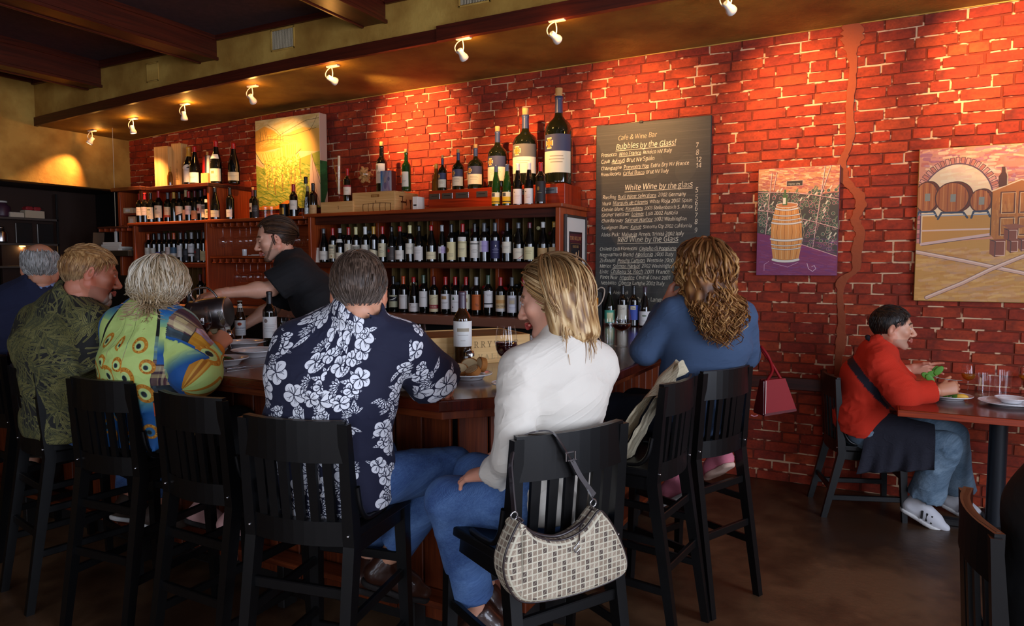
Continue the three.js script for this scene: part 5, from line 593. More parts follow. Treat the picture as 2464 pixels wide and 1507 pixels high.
// ------------------------------------------------------------------ seating: black schoolhouse stools and chairs
function stool(label, c, turn, o = {}) {                           // c: middle of the backrest's top edge on the floor plan; the stool faces -z before turning
  const { seat = 0.725, top = 1.06, w = 0.375, name = 'bar_stool', cat = 'bar stool', kick = 0.075, group = 'black wooden bar stools' } = o;
  const bx = Math.sin(turn), bz = Math.cos(turn), t = thing(name, label, cat, [c[0] - bx * 0.2, 0, c[1] - bz * 0.2], turn, group);   // origin on the floor under the seat; the backrest is at z = +0.2
  const hw = w / 2 - 0.019, m = M.black, S = o.low ? 1 : 0, yb = seat - 0.05;
  for (const s of [-1, 1]) part(t, 'leg', merge([taper([s * (hw + 0.008), 0, 0.2 + kick], 0.03, 0.032, [s * hw, yb, 0.168], 0.038, 0.046), taper([s * hw, yb, 0.168], 0.038, 0.046, [s * hw, top - 0.008, 0.205], 0.032, 0.026)]), m);
  for (const s of [-1, 1]) part(t, 'leg', taper([s * (hw + 0.012), 0, -0.185], 0.028, 0.028, [s * (hw - 0.002), seat - 0.03, -0.165], 0.042, 0.042), m);
  const curve = (z, d) => [[-hw, z], [-hw * 0.5, z + d * 0.75], [0, z + d], [hw * 0.5, z + d * 0.75], [hw, z]];
  const tr = part(t, 'top_rail', bent(curve(0.196, 0.032), top - 0.125, top, 0.024, 10), m);
  part(t, 'lower_rail', bent(curve(0.172, 0.032), seat - 0.05, seat + 0.025, 0.022, 10), m);
  const n = 6, g0 = cached('slat' + top + seat, () => hexa([[-0.014, seat + 0.02, -0.006], [0.014, seat + 0.02, -0.006], [0.014, seat + 0.02, 0.006], [-0.014, seat + 0.02, 0.006], [-0.016, top - 0.12, 0.014], [0.016, top - 0.12, 0.014], [0.016, top - 0.12, 0.026], [-0.016, top - 0.12, 0.026]], 1));
  for (let i = 0; i < n; i++) { const u = -1 + 2 * (i + 0.75) / (n + 0.5), q = part(t, 'slat', g0, m); q.position.set(u * (hw - 0.02), 0, 0.176 + 0.032 * (1 - u * u)); }
  const sh = new THREE.Shape(); sh.moveTo(-hw - 0.012, 0.17); sh.lineTo(-w / 2 - 0.01, -0.16); sh.quadraticCurveTo(-w / 2 - 0.005, -0.21, 0, -0.215); sh.quadraticCurveTo(w / 2 + 0.005, -0.21, w / 2 + 0.01, -0.16); sh.lineTo(hw + 0.012, 0.17); sh.closePath();
  part(t, 'seat', cached('seat' + w, () => { const g = new THREE.ExtrudeGeometry(sh, { depth: 0.02, bevelEnabled: true, bevelSize: 0.006, bevelThickness: 0.006, bevelSegments: 2, steps: 1 }); return uvMetres(g.rotateX(Math.PI / 2)); }), m).position.y = seat - 0.004;
  part(t, 'seat_rail', merge([span(-hw, hw, seat - 0.085, seat - 0.032, -0.18, -0.16, 0.003, 0), span(-hw - 0.011, -hw + 0.011, seat - 0.085, seat - 0.032, -0.16, 0.17, 0.003, 2), span(hw - 0.011, hw + 0.011, seat - 0.085, seat - 0.032, -0.16, 0.17, 0.003, 2)]), m);
  for (const s of [-1, 1]) part(t, 'bracket', tube([[s * (hw + 0.018), seat + 0.13, 0.168], [s * (hw + 0.02), seat + 0.06, 0.152], [s * (hw + 0.02), seat + 0.022, 0.12], [s * (hw + 0.018), seat + 0.012, 0.06], [s * (hw + 0.012), seat + 0.01, -0.02]], 0.009, 20, 8), m, 'black bent arm bracket');
  const zr = (y) => lerp(0.2 + kick, 0.168, y / yb), st = S ? [[0.17, 0.12, 0.26]] : [[0.53, 0.44, 0.5], [0.335, 0.25, 0.2]];
  for (const [yr, ys, yf] of st) {
    part(t, 'stretcher', bar([-hw, yr, zr(yr)], [hw, yr, zr(yr)], 0.034, 0.018), m);
    part(t, 'stretcher', bar([-hw, yf, -0.172], [hw, yf, -0.172], 0.034, 0.018), m);
    for (const s of [-1, 1]) part(t, 'stretcher', bar([s * hw, ys, zr(ys)], [s * hw, ys + 0.01, -0.172], 0.018, 0.032), m);
  }
  for (const s of [-1, 1]) { part(t, 'screw', new THREE.SphereGeometry(0.005, 8, 6).translate(s * hw, seat - 0.015, 0.194), M.steel); part(t, 'glide', merge([new THREE.CylinderGeometry(0.011, 0.012, 0.006, 12).translate(s * (hw + 0.008), 0.003, 0.2 + kick), new THREE.CylinderGeometry(0.011, 0.012, 0.006, 12).translate(s * (hw + 0.012), 0.003, -0.185)]), M.steel); }
  part(tr, 'worn_edge', bent(curve(0.1965, 0.032), top - 0.001, top + 0.0006, 0.01, 10).scale(0.94, 1, 1), std({ color: srgb(74, 58, 44), roughness: 0.5 }), 'worn brown top edge');
  return t;
}
const RAD = Math.PI / 180;
stool('black bar stool under the old man in the navy jersey, farthest along the bar', [-4.1, 3.2], -4 * RAD);
stool('black bar stool turned sideways under the man in the palm-leaf shirt', [-3.38, 3.4], -12 * RAD);
stool('black bar stool behind the woman in the patchwork jacket', [-2.76, 3.44], 5 * RAD);
stool('empty black bar stool between the patchwork jacket and the flowered shirt', [-2.15, 3.497], -1 * RAD);
stool('black bar stool under the man in the flowered shirt', [-1.545, 3.61], 10.2 * RAD, { w: 0.385 });
stool('black bar stool at the cut corner carrying the checked handbag', [-0.755, 3.347], 60.8 * RAD, { w: 0.41 });
stool('black bar stool with a paper bag over its backrest', [-0.7, 2.37], 84 * RAD);
stool('black bar stool nearest the brick wall, under the woman in blue', [-0.588, 1.98], 66 * RAD);
stool('low black wooden chair of the man in the red sweater', [-0.245, 0.42], -74 * RAD, { seat: 0.44, top: 0.845, w: 0.4, name: 'dining_chair', cat: 'chair', kick: 0.06, low: true, group: 'black wooden dining chairs' });
stool('low black chair at the right edge holding the figure in black', [0.255, 3.0], -86 * RAD, { seat: 0.44, top: 0.885, w: 0.42, name: 'dining_chair', cat: 'chair', kick: 0.06, low: true, group: 'black wooden dining chairs' });

// ------------------------------------------------------------------ things on the bar
function plate(label, x, z, y, r, deep, name = 'plate', cat = 'plate', group) {
  const t = thing(name, label, cat, [x, y, z], 0, group), h = deep;
  part(t, 'dish', cached('pl' + r + deep, () => lathe([[0, 0.006], [r * 0.55, 0.006], [r * 0.66, h * 0.55], [r * 0.74, h * 0.82], [r * 0.98, h], [r, h + 0.002], [r, h - 0.003], [r * 0.72, h * 0.6], [r * 0.6, 0.002], [r * 0.55, 0], [0, 0.001]], 48)), M.china);
  part(t, 'rim', cached('pr' + r + deep, () => new THREE.TorusGeometry(r * 0.992, 0.0022, 6, 48).rotateX(Math.PI / 2).translate(0, h, 0)), M.china);
  return t;
}
function tumbler(label, x, z, y, r, h, fill = 0.6) {
  const t = thing('tumbler', label, 'tumbler', [x, y, z]);
  part(t, 'glass', lathe([[0, 0.002], [r * 0.8, 0.002], [r * 0.82, 0], [r, h], [r * 0.965, h], [r * 0.79, 0.012], [0, 0.012]], 28), M.glass);
  if (fill) part(t, 'water', lathe([[0, 0.013], [r * 0.78, 0.013], [lerp(r * 0.78, r * 0.95, fill), h * fill], [0, h * fill]], 28), phy({ color: 0xffffff, transmission: 1, thickness: 0, roughness: 0, ior: 1.2 }));
  return t;
}
const crumbMat = std({ color: srgb(120, 72, 36), roughness: 0.8, bumpMap: T.grit, bumpScale: 0.003 });
{ const t = plate('wide white bowl, empty, beside the flowered shirt on the bar', -2.748, 2.66, BT, 0.116, 0.034, 'bowl', 'bowl'); }
{ const t = plate('white bowl with scraps of food behind the empty bowl on the bar', -3.1, 2.43, BT, 0.125, 0.034, 'bowl', 'bowl'); part(t, 'scraps', merge([0, 1, 2, 3, 4].map((i) => new THREE.SphereGeometry(0.016, 8, 6).scale(1.3, 0.4, 1).translate(-0.03 + i * 0.018, 0.016, 0.01 * ((i * 7) % 4)))), crumbMat); }
{ const t = plate('white plate of half-eaten food by the blue sleeve', -2.63, 2.95, BT, 0.108, 0.034); part(t, 'food', merge([0, 1, 2, 3, 4, 5, 6].map((i) => new THREE.SphereGeometry(0.02, 10, 7).scale(1.2, 0.6, 1).translate(-0.04 + (i * 0.023) % 0.08, 0.024, -0.03 + (i * 0.031) % 0.07))), crumbMat); part(t, 'greens', merge([0, 1, 2].map((i) => new THREE.SphereGeometry(0.018, 8, 6).scale(1.6, 0.3, 0.8).rotateY(i).translate(0.02 - i * 0.02, 0.036, 0.01 * i))), std({ color: srgb(70, 110, 50), roughness: 0.7 })); }
plate('small white side plate between the bowl and the plate of food', -2.86, 2.68 - 0.06, BT, 0.07, 0.014);
{ const t = plate('white plate of sliced bread on the corner of the bar', -1.444, 2.758, BT, 0.092, 0.024); const crust = std({ color: srgb(176, 112, 48), roughness: 0.8, bumpMap: T.grit, bumpScale: 0.003 }), crumb = std({ color: srgb(232, 208, 158), roughness: 0.95, bumpMap: T.grit, bumpScale: 0.004 });
  for (const [dx, dy, dz, ry, rx, l] of [[-0.035, 0.036, 0.025, 0.5, -0.9, 'bread slice lying in front on the white plate'], [0.035, 0.036, 0.03, -0.6, -1.0, 'bread slice lying front right on the white plate'], [-0.01, 0.05, -0.025, 0.2, -0.45, 'bread slice leaning at the back of the white plate'], [0.045, 0.058, -0.02, -0.7, -0.2, 'bread slice standing on end on the white plate']]) {
    const b = thing('bread_slice', l, 'bread', [-1.444 + dx, BT + dy, 2.758 + dz], ry, 'bread slices on the plate'); b.rotation.order = 'YXZ'; b.rotation.x = rx;
    const s = new THREE.Shape(); s.ellipse(0, 0, 0.037, 0.028, 0, Math.PI * 2, false); part(b, 'crust', new THREE.ExtrudeGeometry(s, { depth: 0.018, bevelEnabled: true, bevelSize: 0.002, bevelThickness: 0.003, bevelSegments: 2, curveSegments: 20 }).translate(0, 0, -0.009), crust);
    const k = new THREE.Shape(); k.ellipse(0, 0, 0.034, 0.025, 0, Math.PI * 2, false); part(b, 'crumb', new THREE.ExtrudeGeometry(k, { depth: 0.026, bevelEnabled: false, curveSegments: 20 }).translate(0, 0, -0.013), crumb);
  } }
plate('white side plate half hidden by the cream jacket on the bar', -1.21, 2.84, BT, 0.075, 0.016);
for (let i = 0; i < 7; i++) plate('white plate, ' + ORD[i] + ' from the bottom of the stack behind the flowered shirt', -2.37, 2.26, BT + i * 0.0135, 0.115, 0.02, 'plate', 'plate', 'stacked plates on the bar');
{ const t = thing('table_knife', 'steel table knife lying on the front edge of the bar', 'knife', [-2.482, BT, 2.96], 1.35); part(t, 'blade', box(0.11, 0.0025, 0.017, 0.055, 0.005, 0, 0.001), M.steel); part(t, 'handle', box(0.09, 0.007, 0.014, -0.045, 0.006, 0, 0.003), M.steel); }
bottleParts(thing('wine_bottle', 'dark wine bottle with fine-print white label by the empty bowl on the bar', 'bottle', [-3.002, BT, 2.322]), 'bordeaux', 'k', 'black', 'fine', 1.02, 0.75);
bottleParts(thing('wine_bottle', 'opened amber-shouldered bottle with tall white label before the wooden crate', 'bottle', [-1.64, BT, 2.49]), 'bordeaux', 'br', 'violet', 'winery', 1.12, 0.6);
[[-3.41, 2.17, 'black', 'beerw', 'brown beer bottle with white label under the steel pitcher'], [-3.505, 2.2, 'black', 'beero', 'brown beer bottle with oval gold-edged label on the bar'], [-3.60, 2.2, 'gold', 'beerg', 'brown beer bottle with gold oval label behind the raised fork']].forEach(([x, z, cap, des, l]) => { const t = thing('beer_bottle', l, 'beer bottle', [x, BT, z]); bottleParts(t, 'beer', 'br', cap, des, 1.02, 0.7); if (des === 'beerw') part(t, 'foil', lathe([[0.0195, 0.173], [0.0155, 0.195], [0.0136, 0.214], [0.0148, 0.24], [0, 0.241]], 16), M.paper); });
bottleParts(thing('wine_bottle', 'dark bottle with cream label behind the large wine glass at left', 'bottle', [-3.76, BT, 2.25]), 'bordeaux', 'k', 'black', 'villa', 0.95, 0.7);
bottleParts(thing('wine_bottle', 'dark green bottle at the inner edge of the bar beneath the bartender', 'bottle', [-3.2, BT, 2.14]), 'beer', 'gr', 'green', 'bare', 1.0, 0.6);
wineGlass('large round wine glass under the tilted steel pitcher', [-3.2, BT, 2.62], { r: 0.06, bowl: 0.145, stem: 0.09, rim: 0.7, fill: 0.42 });
wineGlass('short round brandy-shaped wine glass beside the white-labelled bottle', [-2.917, BT, 2.3], { r: 0.053, bowl: 0.118, stem: 0.058, rim: 0.68, fill: 0.3 });
wineGlass('wine glass of red half hidden behind the flowered sleeve', [-1.686, BT, 2.778], { r: 0.0455, bowl: 0.135, stem: 0.078, rim: 0.8, fill: 0.5 });
wineGlass('wine glass of red in front of the cream jacket', [-1.347, BT, 2.625], { r: 0.0455, bowl: 0.135, stem: 0.072, rim: 0.8, fill: 0.5 });
wineGlass('round wine glass with a little red by the blue jacket', [-1.262, BT, 1.42], { r: 0.056, bowl: 0.125, stem: 0.085, rim: 0.74, fill: 0.36 });
wineGlass('round wine glass mostly hidden behind the blond hair', [-1.38, BT, 1.66], { r: 0.054, bowl: 0.12, stem: 0.075, rim: 0.74, fill: 0.36 });
tumbler('tall water tumbler behind the round wine glass', -1.335, 1.40, BT, 0.037, 0.15, 0.0);
tumbler('water tumbler beside the wooden crate, half hidden by the cream jacket', -1.5, 2.1, BT, 0.037, 0.118, 0.5);
{ const t = thing('shaker', 'small glass shaker with steel top behind the bread', 'shaker', [-1.585, BT, 2.52]); part(t, 'body', lathe([[0, 0.002], [0.024, 0.002], [0.0245, 0.01], [0.021, 0.055], [0.021, 0.06]], 10), M.glass); part(t, 'salt', lathe([[0, 0.004], [0.022, 0.004], [0.021, 0.03], [0, 0.03]], 10), M.white); part(t, 'top', lathe([[0.0215, 0.056], [0.022, 0.066], [0.018, 0.078], [0.006, 0.083], [0, 0.084]], 16), M.steel); part(t, 'finial', lathe([[0.004, 0.083], [0.003, 0.09], [0, 0.092]], 8), M.steel); }
{ const t = thing('shaker', 'small glass shaker in front of the beer bottles', 'shaker', [-3.261, BT, 2.38]); part(t, 'body', lathe([[0, 0.002], [0.026, 0.002], [0.027, 0.01], [0.023, 0.06], [0.023, 0.064]], 10), M.glass); part(t, 'top', lathe([[0.0235, 0.062], [0.022, 0.078], [0.006, 0.088], [0, 0.089]], 16), M.steel); }
{ const t = thing('wine_crate', 'pine wine crate with burnt lettering on the bar corner', 'crate', [-1.764, BT, 2.262], 0.902), w = 0.52, h = 0.128, d = 0.36;
  part(t, 'side_board', merge([span(-w / 2, w / 2, 0, h, d / 2 - 0.012, d / 2, 0.002, 0), span(-w / 2, w / 2, 0, h, -d / 2, -d / 2 + 0.012, 0.002, 0), span(-w / 2, -w / 2 + 0.012, 0, h, -d / 2 + 0.012, d / 2 - 0.012, 0.002, 2), span(w / 2 - 0.012, w / 2, 0, h, -d / 2 + 0.012, d / 2 - 0.012, 0.002, 2)]), M.pine); part(t, 'lid_board', span(-w / 2 + 0.012, w / 2 - 0.012, h - 0.014, h - 0.004, -d / 2 + 0.012, d / 2 - 0.012, 0.002, 0), M.olive);
  const tx = canvasTex(768, 192, (g, W, H) => { g.font = '66px serif'; g.fillStyle = '#8a6a3c'; g.textAlign = 'center'; g.save(); g.translate(W * 0.6, 78); g.fillText('M E R R Y V A L E', 0, 0, 480); g.restore(); g.font = '54px serif'; g.fillStyle = '#b89a66'; g.fillText('N A P A   V A L L E Y', W * 0.52, 168, 560); });
  part(t, 'lettering', new THREE.PlaneGeometry(w * 0.92, 0.118).translate(0, h / 2, d / 2 + 0.0008), std({ map: tx, transparent: true, alphaTest: 0.3, roughness: 0.7 }));
}
[[-1.79, 0.14, 'burgundy', 'dg', 'black', 'mint', 'dark green bottle with mint label, first of four at the foot of the chalkboard'], [-1.685, 0.15, 'bordeaux', 'k', 'black', 'whitebe', 'bottle with cream initials label, second of four at the chalkboard foot'], [-1.6, 0.15, 'bordeaux', 'k', 'black', 'blue', 'bottle with royal blue label at the foot of the chalkboard'], [-1.515, 0.15, 'burgundy', 'k', 'violet', 'shell', 'bottle with white shell label, last of four at the chalkboard foot']].forEach(([x, z, sh, gl, cap, des, l]) => bottleParts(thing('wine_bottle', l, 'bottle', [x, BT, z]), sh, gl, cap, des, 1.0, 0.35));
{ const t = thing('gift_bag', 'black bottle bag with an orange label and pale rope handle', 'bag', [-1.885, BT, 0.2], 0.25); part(t, 'body', hexa([[-0.06, 0, -0.05], [0.06, 0, -0.05], [0.06, 0, 0.05], [-0.06, 0, 0.05], [-0.055, 0.25, -0.04], [0.055, 0.25, -0.04], [0.055, 0.25, 0.04], [-0.055, 0.25, 0.04]]), M.black); part(t, 'orange_label', hexa([[-0.045, 0.15, 0.044], [0.03, 0.15, 0.044], [0.03, 0.15, 0.047], [-0.045, 0.15, 0.047], [-0.045, 0.21, 0.041], [0.03, 0.21, 0.041], [0.03, 0.21, 0.045], [-0.045, 0.21, 0.045]]), std({ color: srgb(222, 138, 24), roughness: 0.6 })); part(t, 'rope_handle', tube([[-0.06, 0.11, 0.05], [0.0, 0.13, 0.055], [0.05, 0.17, 0.05], [0.072, 0.23, 0.04], [0.07, 0.275, 0.02], [0.045, 0.285, 0.01], [0.02, 0.27, 0]], 0.005, 30, 7), std({ color: srgb(206, 190, 170), roughness: 0.7 })); part(t, 'white_lid', box(0.05, 0.012, 0.05, -0.03, 0.256, 0, 0.003), M.paper); }
// steel pitcher in the bartender's hand, tipped towards the glass
const PIT = { c: V(-3.285, 1.245, 2.475), ax: V(-0.86, -0.12, 0.44).normalize() };
{ const t = thing('steel_pitcher', 'brushed steel pitcher with a looped handle, tipped to pour by the bartender', 'pitcher', PIT.c.toArray());
  const q = new THREE.Quaternion().setFromUnitVectors(V(0, 1, 0), PIT.ax); t.quaternion.copy(q);
  part(t, 'body', lathe([[0, -0.1], [0.07, -0.1], [0.083, -0.092], [0.088, -0.05], [0.087, 0.03], [0.08, 0.085], [0.084, 0.105], [0.081, 0.105], [0.077, 0.085], [0.084, 0.03], [0.084, -0.05], [0.07, -0.09], [0, -0.09]], 40), M.brushed);
  const up = V(0, 1, 0).applyQuaternion(q.clone().invert()), side = [up.x, up.z], L = Math.hypot(...side), hx = side[0] / L, hz = side[1] / L, R3 = (r, y) => [hx * r, y, hz * r];
  part(t, 'handle', tube([R3(0.082, 0.085), R3(0.115, 0.1), R3(0.14, 0.085), R3(0.148, 0.04), R3(0.142, 0.0), R3(0.105, -0.035), R3(0.086, -0.045)], 0.0065, 40, 10), M.steel);
}
// ------------------------------------------------------------------ the small table by the wall
{ const t = thing('dining_table', 'small dining table with an orange wooden edge against the brick wall', 'table', [0.62, 0, 0.47]);
  part(t, 'tabletop', span(-0.5, 0.75, 0.705, 0.74, -0.44, 0.42, 0.004, 0), phy({ map: T.mahog, color: srgb(255, 226, 214), roughness: 0.25, clearcoat: 0.6, clearcoatRoughness: 0.15 })); part(t, 'edge_band', merge([span(-0.502, 0.752, 0.704, 0.739, 0.42, 0.428, 0.002, 0), span(-0.508, -0.5, 0.704, 0.739, -0.44, 0.428, 0.002, 2)]), std({ map: T.cherry, color: srgb(255, 214, 150), roughness: 0.4 }));
  part(t, 'pedestal', lathe([[0, 0], [0.045, 0], [0.045, 0.69], [0.11, 0.695], [0.11, 0.705], [0, 0.705]], 24), std({ color: srgb(26, 30, 36), roughness: 0.4 })); part(t, 'base', merge([span(-0.34, 0.34, 0.015, 0.055, -0.035, 0.035, 0.01, 0), span(-0.035, 0.035, 0.015, 0.055, -0.3, 0.3, 0.01, 2), ...[-0.32, 0.32].map((x) => new THREE.CylinderGeometry(0.014, 0.014, 0.016, 12).translate(x, 0.008, 0))]), M.dark);
}
{ const t = plate('white plate of salad and lemon before the man in red', 0.385, 0.43, 0.74, 0.115, 0.026); const R = rng(12), leaf = std({ color: srgb(74, 122, 40), roughness: 0.6, side: THREE.DoubleSide }), o = []; for (let i = 0; i < 40; i++) { const g = new THREE.SphereGeometry(0.02, 8, 5).scale(1.5, 0.12, 0.7).rotateZ((R() - 0.5) * 1.4).rotateY(R() * 6).translate((R() - 0.5) * 0.08 - 0.01, 0.02 + R() * 0.03, (R() - 0.5) * 0.09); o.push(g); } part(t, 'salad', merge(o), leaf).userData.kind = 'stuff'; part(t, 'lemon_wedge', new THREE.SphereGeometry(0.028, 14, 8, 0, Math.PI).scale(1.3, 0.7, 0.8).rotateX(-1.2).translate(0.055, 0.018, 0.02), std({ color: srgb(238, 188, 72), roughness: 0.5 })); }
plate('large white plate at the right end of the small table', 0.65, 0.47, 0.74, 0.135, 0.02);
plate('small white bowl resting on the large white plate', 0.675, 0.43, 0.748, 0.078, 0.028, 'bowl', 'bowl');
wineGlass('glass of white wine on the small table beside the salad', [0.492, 0.74, 0.215], { r: 0.039, bowl: 0.1, stem: 0.085, rim: 0.72, fill: 0.48, wine: AMBER });
wineGlass('second glass of white wine cut off by the right edge', [0.79, 0.74, 0.1], { r: 0.039, bowl: 0.1, stem: 0.085, rim: 0.72, fill: 0.48, wine: AMBER });
tumbler('fluted water tumbler next to the white wine', 0.583, 0.2, 0.74, 0.045, 0.132, 0.3); tumbler('taller water tumbler behind the large white plate', 0.672, 0.155, 0.74, 0.046, 0.15, 0.3);
// ------------------------------------------------------------------ figures: distance fields meshed by surface nets
const sub3 = (a, b) => [a[0] - b[0], a[1] - b[1], a[2] - b[2]], add3 = (a, b, k = 1) => [a[0] + b[0] * k, a[1] + b[1] * k, a[2] + b[2] * k], dot3 = (a, b) => a[0] * b[0] + a[1] * b[1] + a[2] * b[2], len3 = (a) => Math.sqrt(a[0] * a[0] + a[1] * a[1] + a[2] * a[2]), nrm3 = (a) => { const l = len3(a) || 1; return [a[0] / l, a[1] / l, a[2] / l]; }, crs3 = (a, b) => [a[1] * b[2] - a[2] * b[1], a[2] * b[0] - a[0] * b[2], a[0] * b[1] - a[1] * b[0]], mid3 = (a, b, t = 0.5) => [lerp(a[0], b[0], t), lerp(a[1], b[1], t), lerp(a[2], b[2], t)];
const smin = (a, b, k) => { const h = Math.max(k - Math.abs(a - b), 0) / k; return Math.min(a, b) - h * h * k * 0.25; };
function h3(x, y, z) { let h = Math.imul(x, 374761393) + Math.imul(y, 668265263) + Math.imul(z, 2147483647 - 987654); h = Math.imul(h ^ (h >>> 13), 1274126177); return ((h ^ (h >>> 16)) >>> 0) / 4294967296; }
function n3(x, y, z) { const X = Math.floor(x), Y = Math.floor(y), Z = Math.floor(z), f = x - X, g = y - Y, e = z - Z, u = f * f * (3 - 2 * f), v = g * g * (3 - 2 * g), w = e * e * (3 - 2 * e); const L = (i, j, k) => h3(X + i, Y + j, Z + k); return lerp(lerp(lerp(L(0, 0, 0), L(1, 0, 0), u), lerp(L(0, 1, 0), L(1, 1, 0), u), v), lerp(lerp(L(0, 0, 1), L(1, 0, 1), u), lerp(L(0, 1, 1), L(1, 1, 1), u), v), w) - 0.5; }
class Field {
  constructor(k = 0.02) { this.P = []; this.k = k; this.disp = null; }
  add(f, c, R, k = this.k, op = 0) { this.P.push({ f, x: c[0], y: c[1], z: c[2], R, k, op }); return this; }
  cap(a, b, ra, rb = ra, k = this.k, op = 0, end = null) {        // tapered capsule; end = cut flat at b
    const d = sub3(b, a), L2 = dot3(d, d) || 1e-9, n = nrm3(d);
    return this.add((x, y, z) => { const px = x - a[0], py = y - a[1], pz = z - a[2], h = (px * d[0] + py * d[1] + pz * d[2]) / L2, t = h < 0 ? 0 : h > 1 ? 1 : h; const qx = px - d[0] * t, qy = py - d[1] * t, qz = pz - d[2] * t; let r = Math.sqrt(qx * qx + qy * qy + qz * qz) - (ra + (rb - ra) * t); if (end !== null) { const e = (x - b[0]) * n[0] + (y - b[1]) * n[1] + (z - b[2]) * n[2]; if (e > r) r = e; } return r; }, mid3(a, b), len3(d) / 2 + Math.max(ra, rb) + 0.01, k, op);
  }
  ell(c, r, k = this.k, op = 0, ax = null) {
    const m = Math.min(r[0], r[1], r[2]), A = ax ?? [[1, 0, 0], [0, 1, 0], [0, 0, 1]];
    const [A0, A1, A2] = A, [c0, c1, c2] = c; return this.add((x, y, z) => { const a = x - c0, b = y - c1, e = z - c2, q0 = (a * A0[0] + b * A0[1] + e * A0[2]) / r[0], q1 = (a * A1[0] + b * A1[1] + e * A1[2]) / r[1], q2 = (a * A2[0] + b * A2[1] + e * A2[2]) / r[2], k0 = Math.sqrt(q0 * q0 + q1 * q1 + q2 * q2), k1 = Math.sqrt(q0 * q0 / (r[0] * r[0]) + q1 * q1 / (r[1] * r[1]) + q2 * q2 / (r[2] * r[2])); return k1 < 1e-6 ? -m : k0 * (k0 - 1) / k1; }, c, Math.max(...r) + 0.01, k, op);
  }
  loft(st, S, k = this.k) {                                      // elliptical trunk through stations [centre, half width, half depth]
    for (let i = 0; i + 1 < st.length; i++) {
      const [a, wa, da] = st[i], [b, wb, db] = st[i + 1], T = sub3(b, a), L2 = dot3(T, T), t0 = nrm3(T), Sx = nrm3(add3(S, t0, -dot3(S, t0))), N = crs3(t0, Sx);
      this.add((x, y, z) => { const p = [x - a[0], y - a[1], z - a[2]], t = clamp(dot3(p, T) / L2), q = add3(p, T, -t), w = lerp(wa, wb, t), d = lerp(da, db, t), m = Math.min(w, d), u = dot3(q, Sx) / w, n = dot3(q, N) / d, l = dot3(q, t0) / m; const e = Math.sqrt(u * u + n * n + l * l); return (e - 1) * m * (e > 1 ? 1 : 1); }, mid3(a, b), Math.sqrt(L2) / 2 + Math.max(wa, wb, da, db) + 0.02, i ? k : 0.001);
    }
    return this;
  }
  cut(n, p) { const N = nrm3(n), h = dot3(N, p); this.P.push({ f: (x, y, z) => x * N[0] + y * N[1] + z * N[2] - h, x: p[0], y: p[1], z: p[2], R: 1e9, k: 0.004, op: 2 }); return this; }   // keeps what lies behind the plane
  at(x, y, z) {
    let d = 1e3;
    for (const p of this.P) {
      const ux = x - p.x, uy = y - p.y, uz = z - p.z, far = Math.sqrt(ux * ux + uy * uy + uz * uz) - p.R;
      if (p.op === 0) { if (far > d + p.k) continue; const v = far > 0.12 ? far : p.f(x, y, z); d = d > 900 ? v : smin(d, v, p.k); }
      else if (p.op === 1) { if (far > p.k && -far < d - p.k) continue; d = -smin(-d, p.f(x, y, z), p.k); }
      else d = -smin(-d, -p.f(x, y, z), p.k);
    }
    if (this.disp && d < 0.06 && d > -0.06) d -= this.disp(x, y, z);
    return d;
  }
  mesh(h, pad = 0.012) {
    const lo = [1e9, 1e9, 1e9], hi = [-1e9, -1e9, -1e9];
    for (const p of this.P) if (p.op === 0) [p.x, p.y, p.z].forEach((c, i) => { lo[i] = Math.min(lo[i], c - p.R - pad); hi[i] = Math.max(hi[i], c + p.R + pad); });
    const B = 4, n = [0, 1, 2].map((i) => Math.ceil((hi[i] - lo[i]) / h / B) * B + 1), [nx, ny, nz] = n, val = new Float32Array(nx * ny * nz).fill(1), at = (i, j, k) => (k * ny + j) * nx + i, rad = h * B * 0.87 + (this.disp ? 0.016 : 0.003);
    for (let K = 0; K < nz; K += B) for (let Jj = 0; Jj < ny; Jj += B) for (let I = 0; I < nx; I += B) {
      const c = this.at(lo[0] + (I + B / 2 - 0.5) * h, lo[1] + (Jj + B / 2 - 0.5) * h, lo[2] + (K + B / 2 - 0.5) * h), skip = Math.abs(c) > rad;
      for (let k = K; k < Math.min(K + B, nz); k++) for (let j = Jj; j < Math.min(Jj + B, ny); j++) for (let i = I; i < Math.min(I + B, nx); i++) val[at(i, j, k)] = skip ? c : this.at(lo[0] + i * h, lo[1] + j * h, lo[2] + k * h);
    }
    const idx = new Int32Array(nx * ny * nz).fill(-1), pos = [], E = [[0, 1], [0, 2], [0, 4], [1, 3], [1, 5], [2, 3], [2, 6], [3, 7], [4, 5], [4, 6], [5, 7], [6, 7]];
    for (let k = 0; k < nz - 1; k++) for (let j = 0; j < ny - 1; j++) for (let i = 0; i < nx - 1; i++) {
      const v = []; let m = 0; for (let c = 0; c < 8; c++) { v[c] = val[at(i + (c & 1), j + (c >> 1 & 1), k + (c >> 2))]; if (v[c] < 0) m |= 1 << c; }
      if (m === 0 || m === 255) continue;
      let x = 0, y = 0, z = 0, q = 0;
      for (const [a, b] of E) if ((m >> a & 1) !== (m >> b & 1)) { const t = v[a] / (v[a] - v[b]); x += lerp(a & 1, b & 1, t); y += lerp(a >> 1 & 1, b >> 1 & 1, t); z += lerp(a >> 2, b >> 2, t); q++; }
      idx[at(i, j, k)] = pos.length / 3; pos.push(lo[0] + (i + x / q) * h, lo[1] + (j + y / q) * h, lo[2] + (k + z / q) * h);
    }
    const tri = [], quad = (a, b, c, d, s) => { if (a < 0 || b < 0 || c < 0 || d < 0) return; s ? tri.push(a, b, c, a, c, d) : tri.push(a, c, b, a, d, c); };
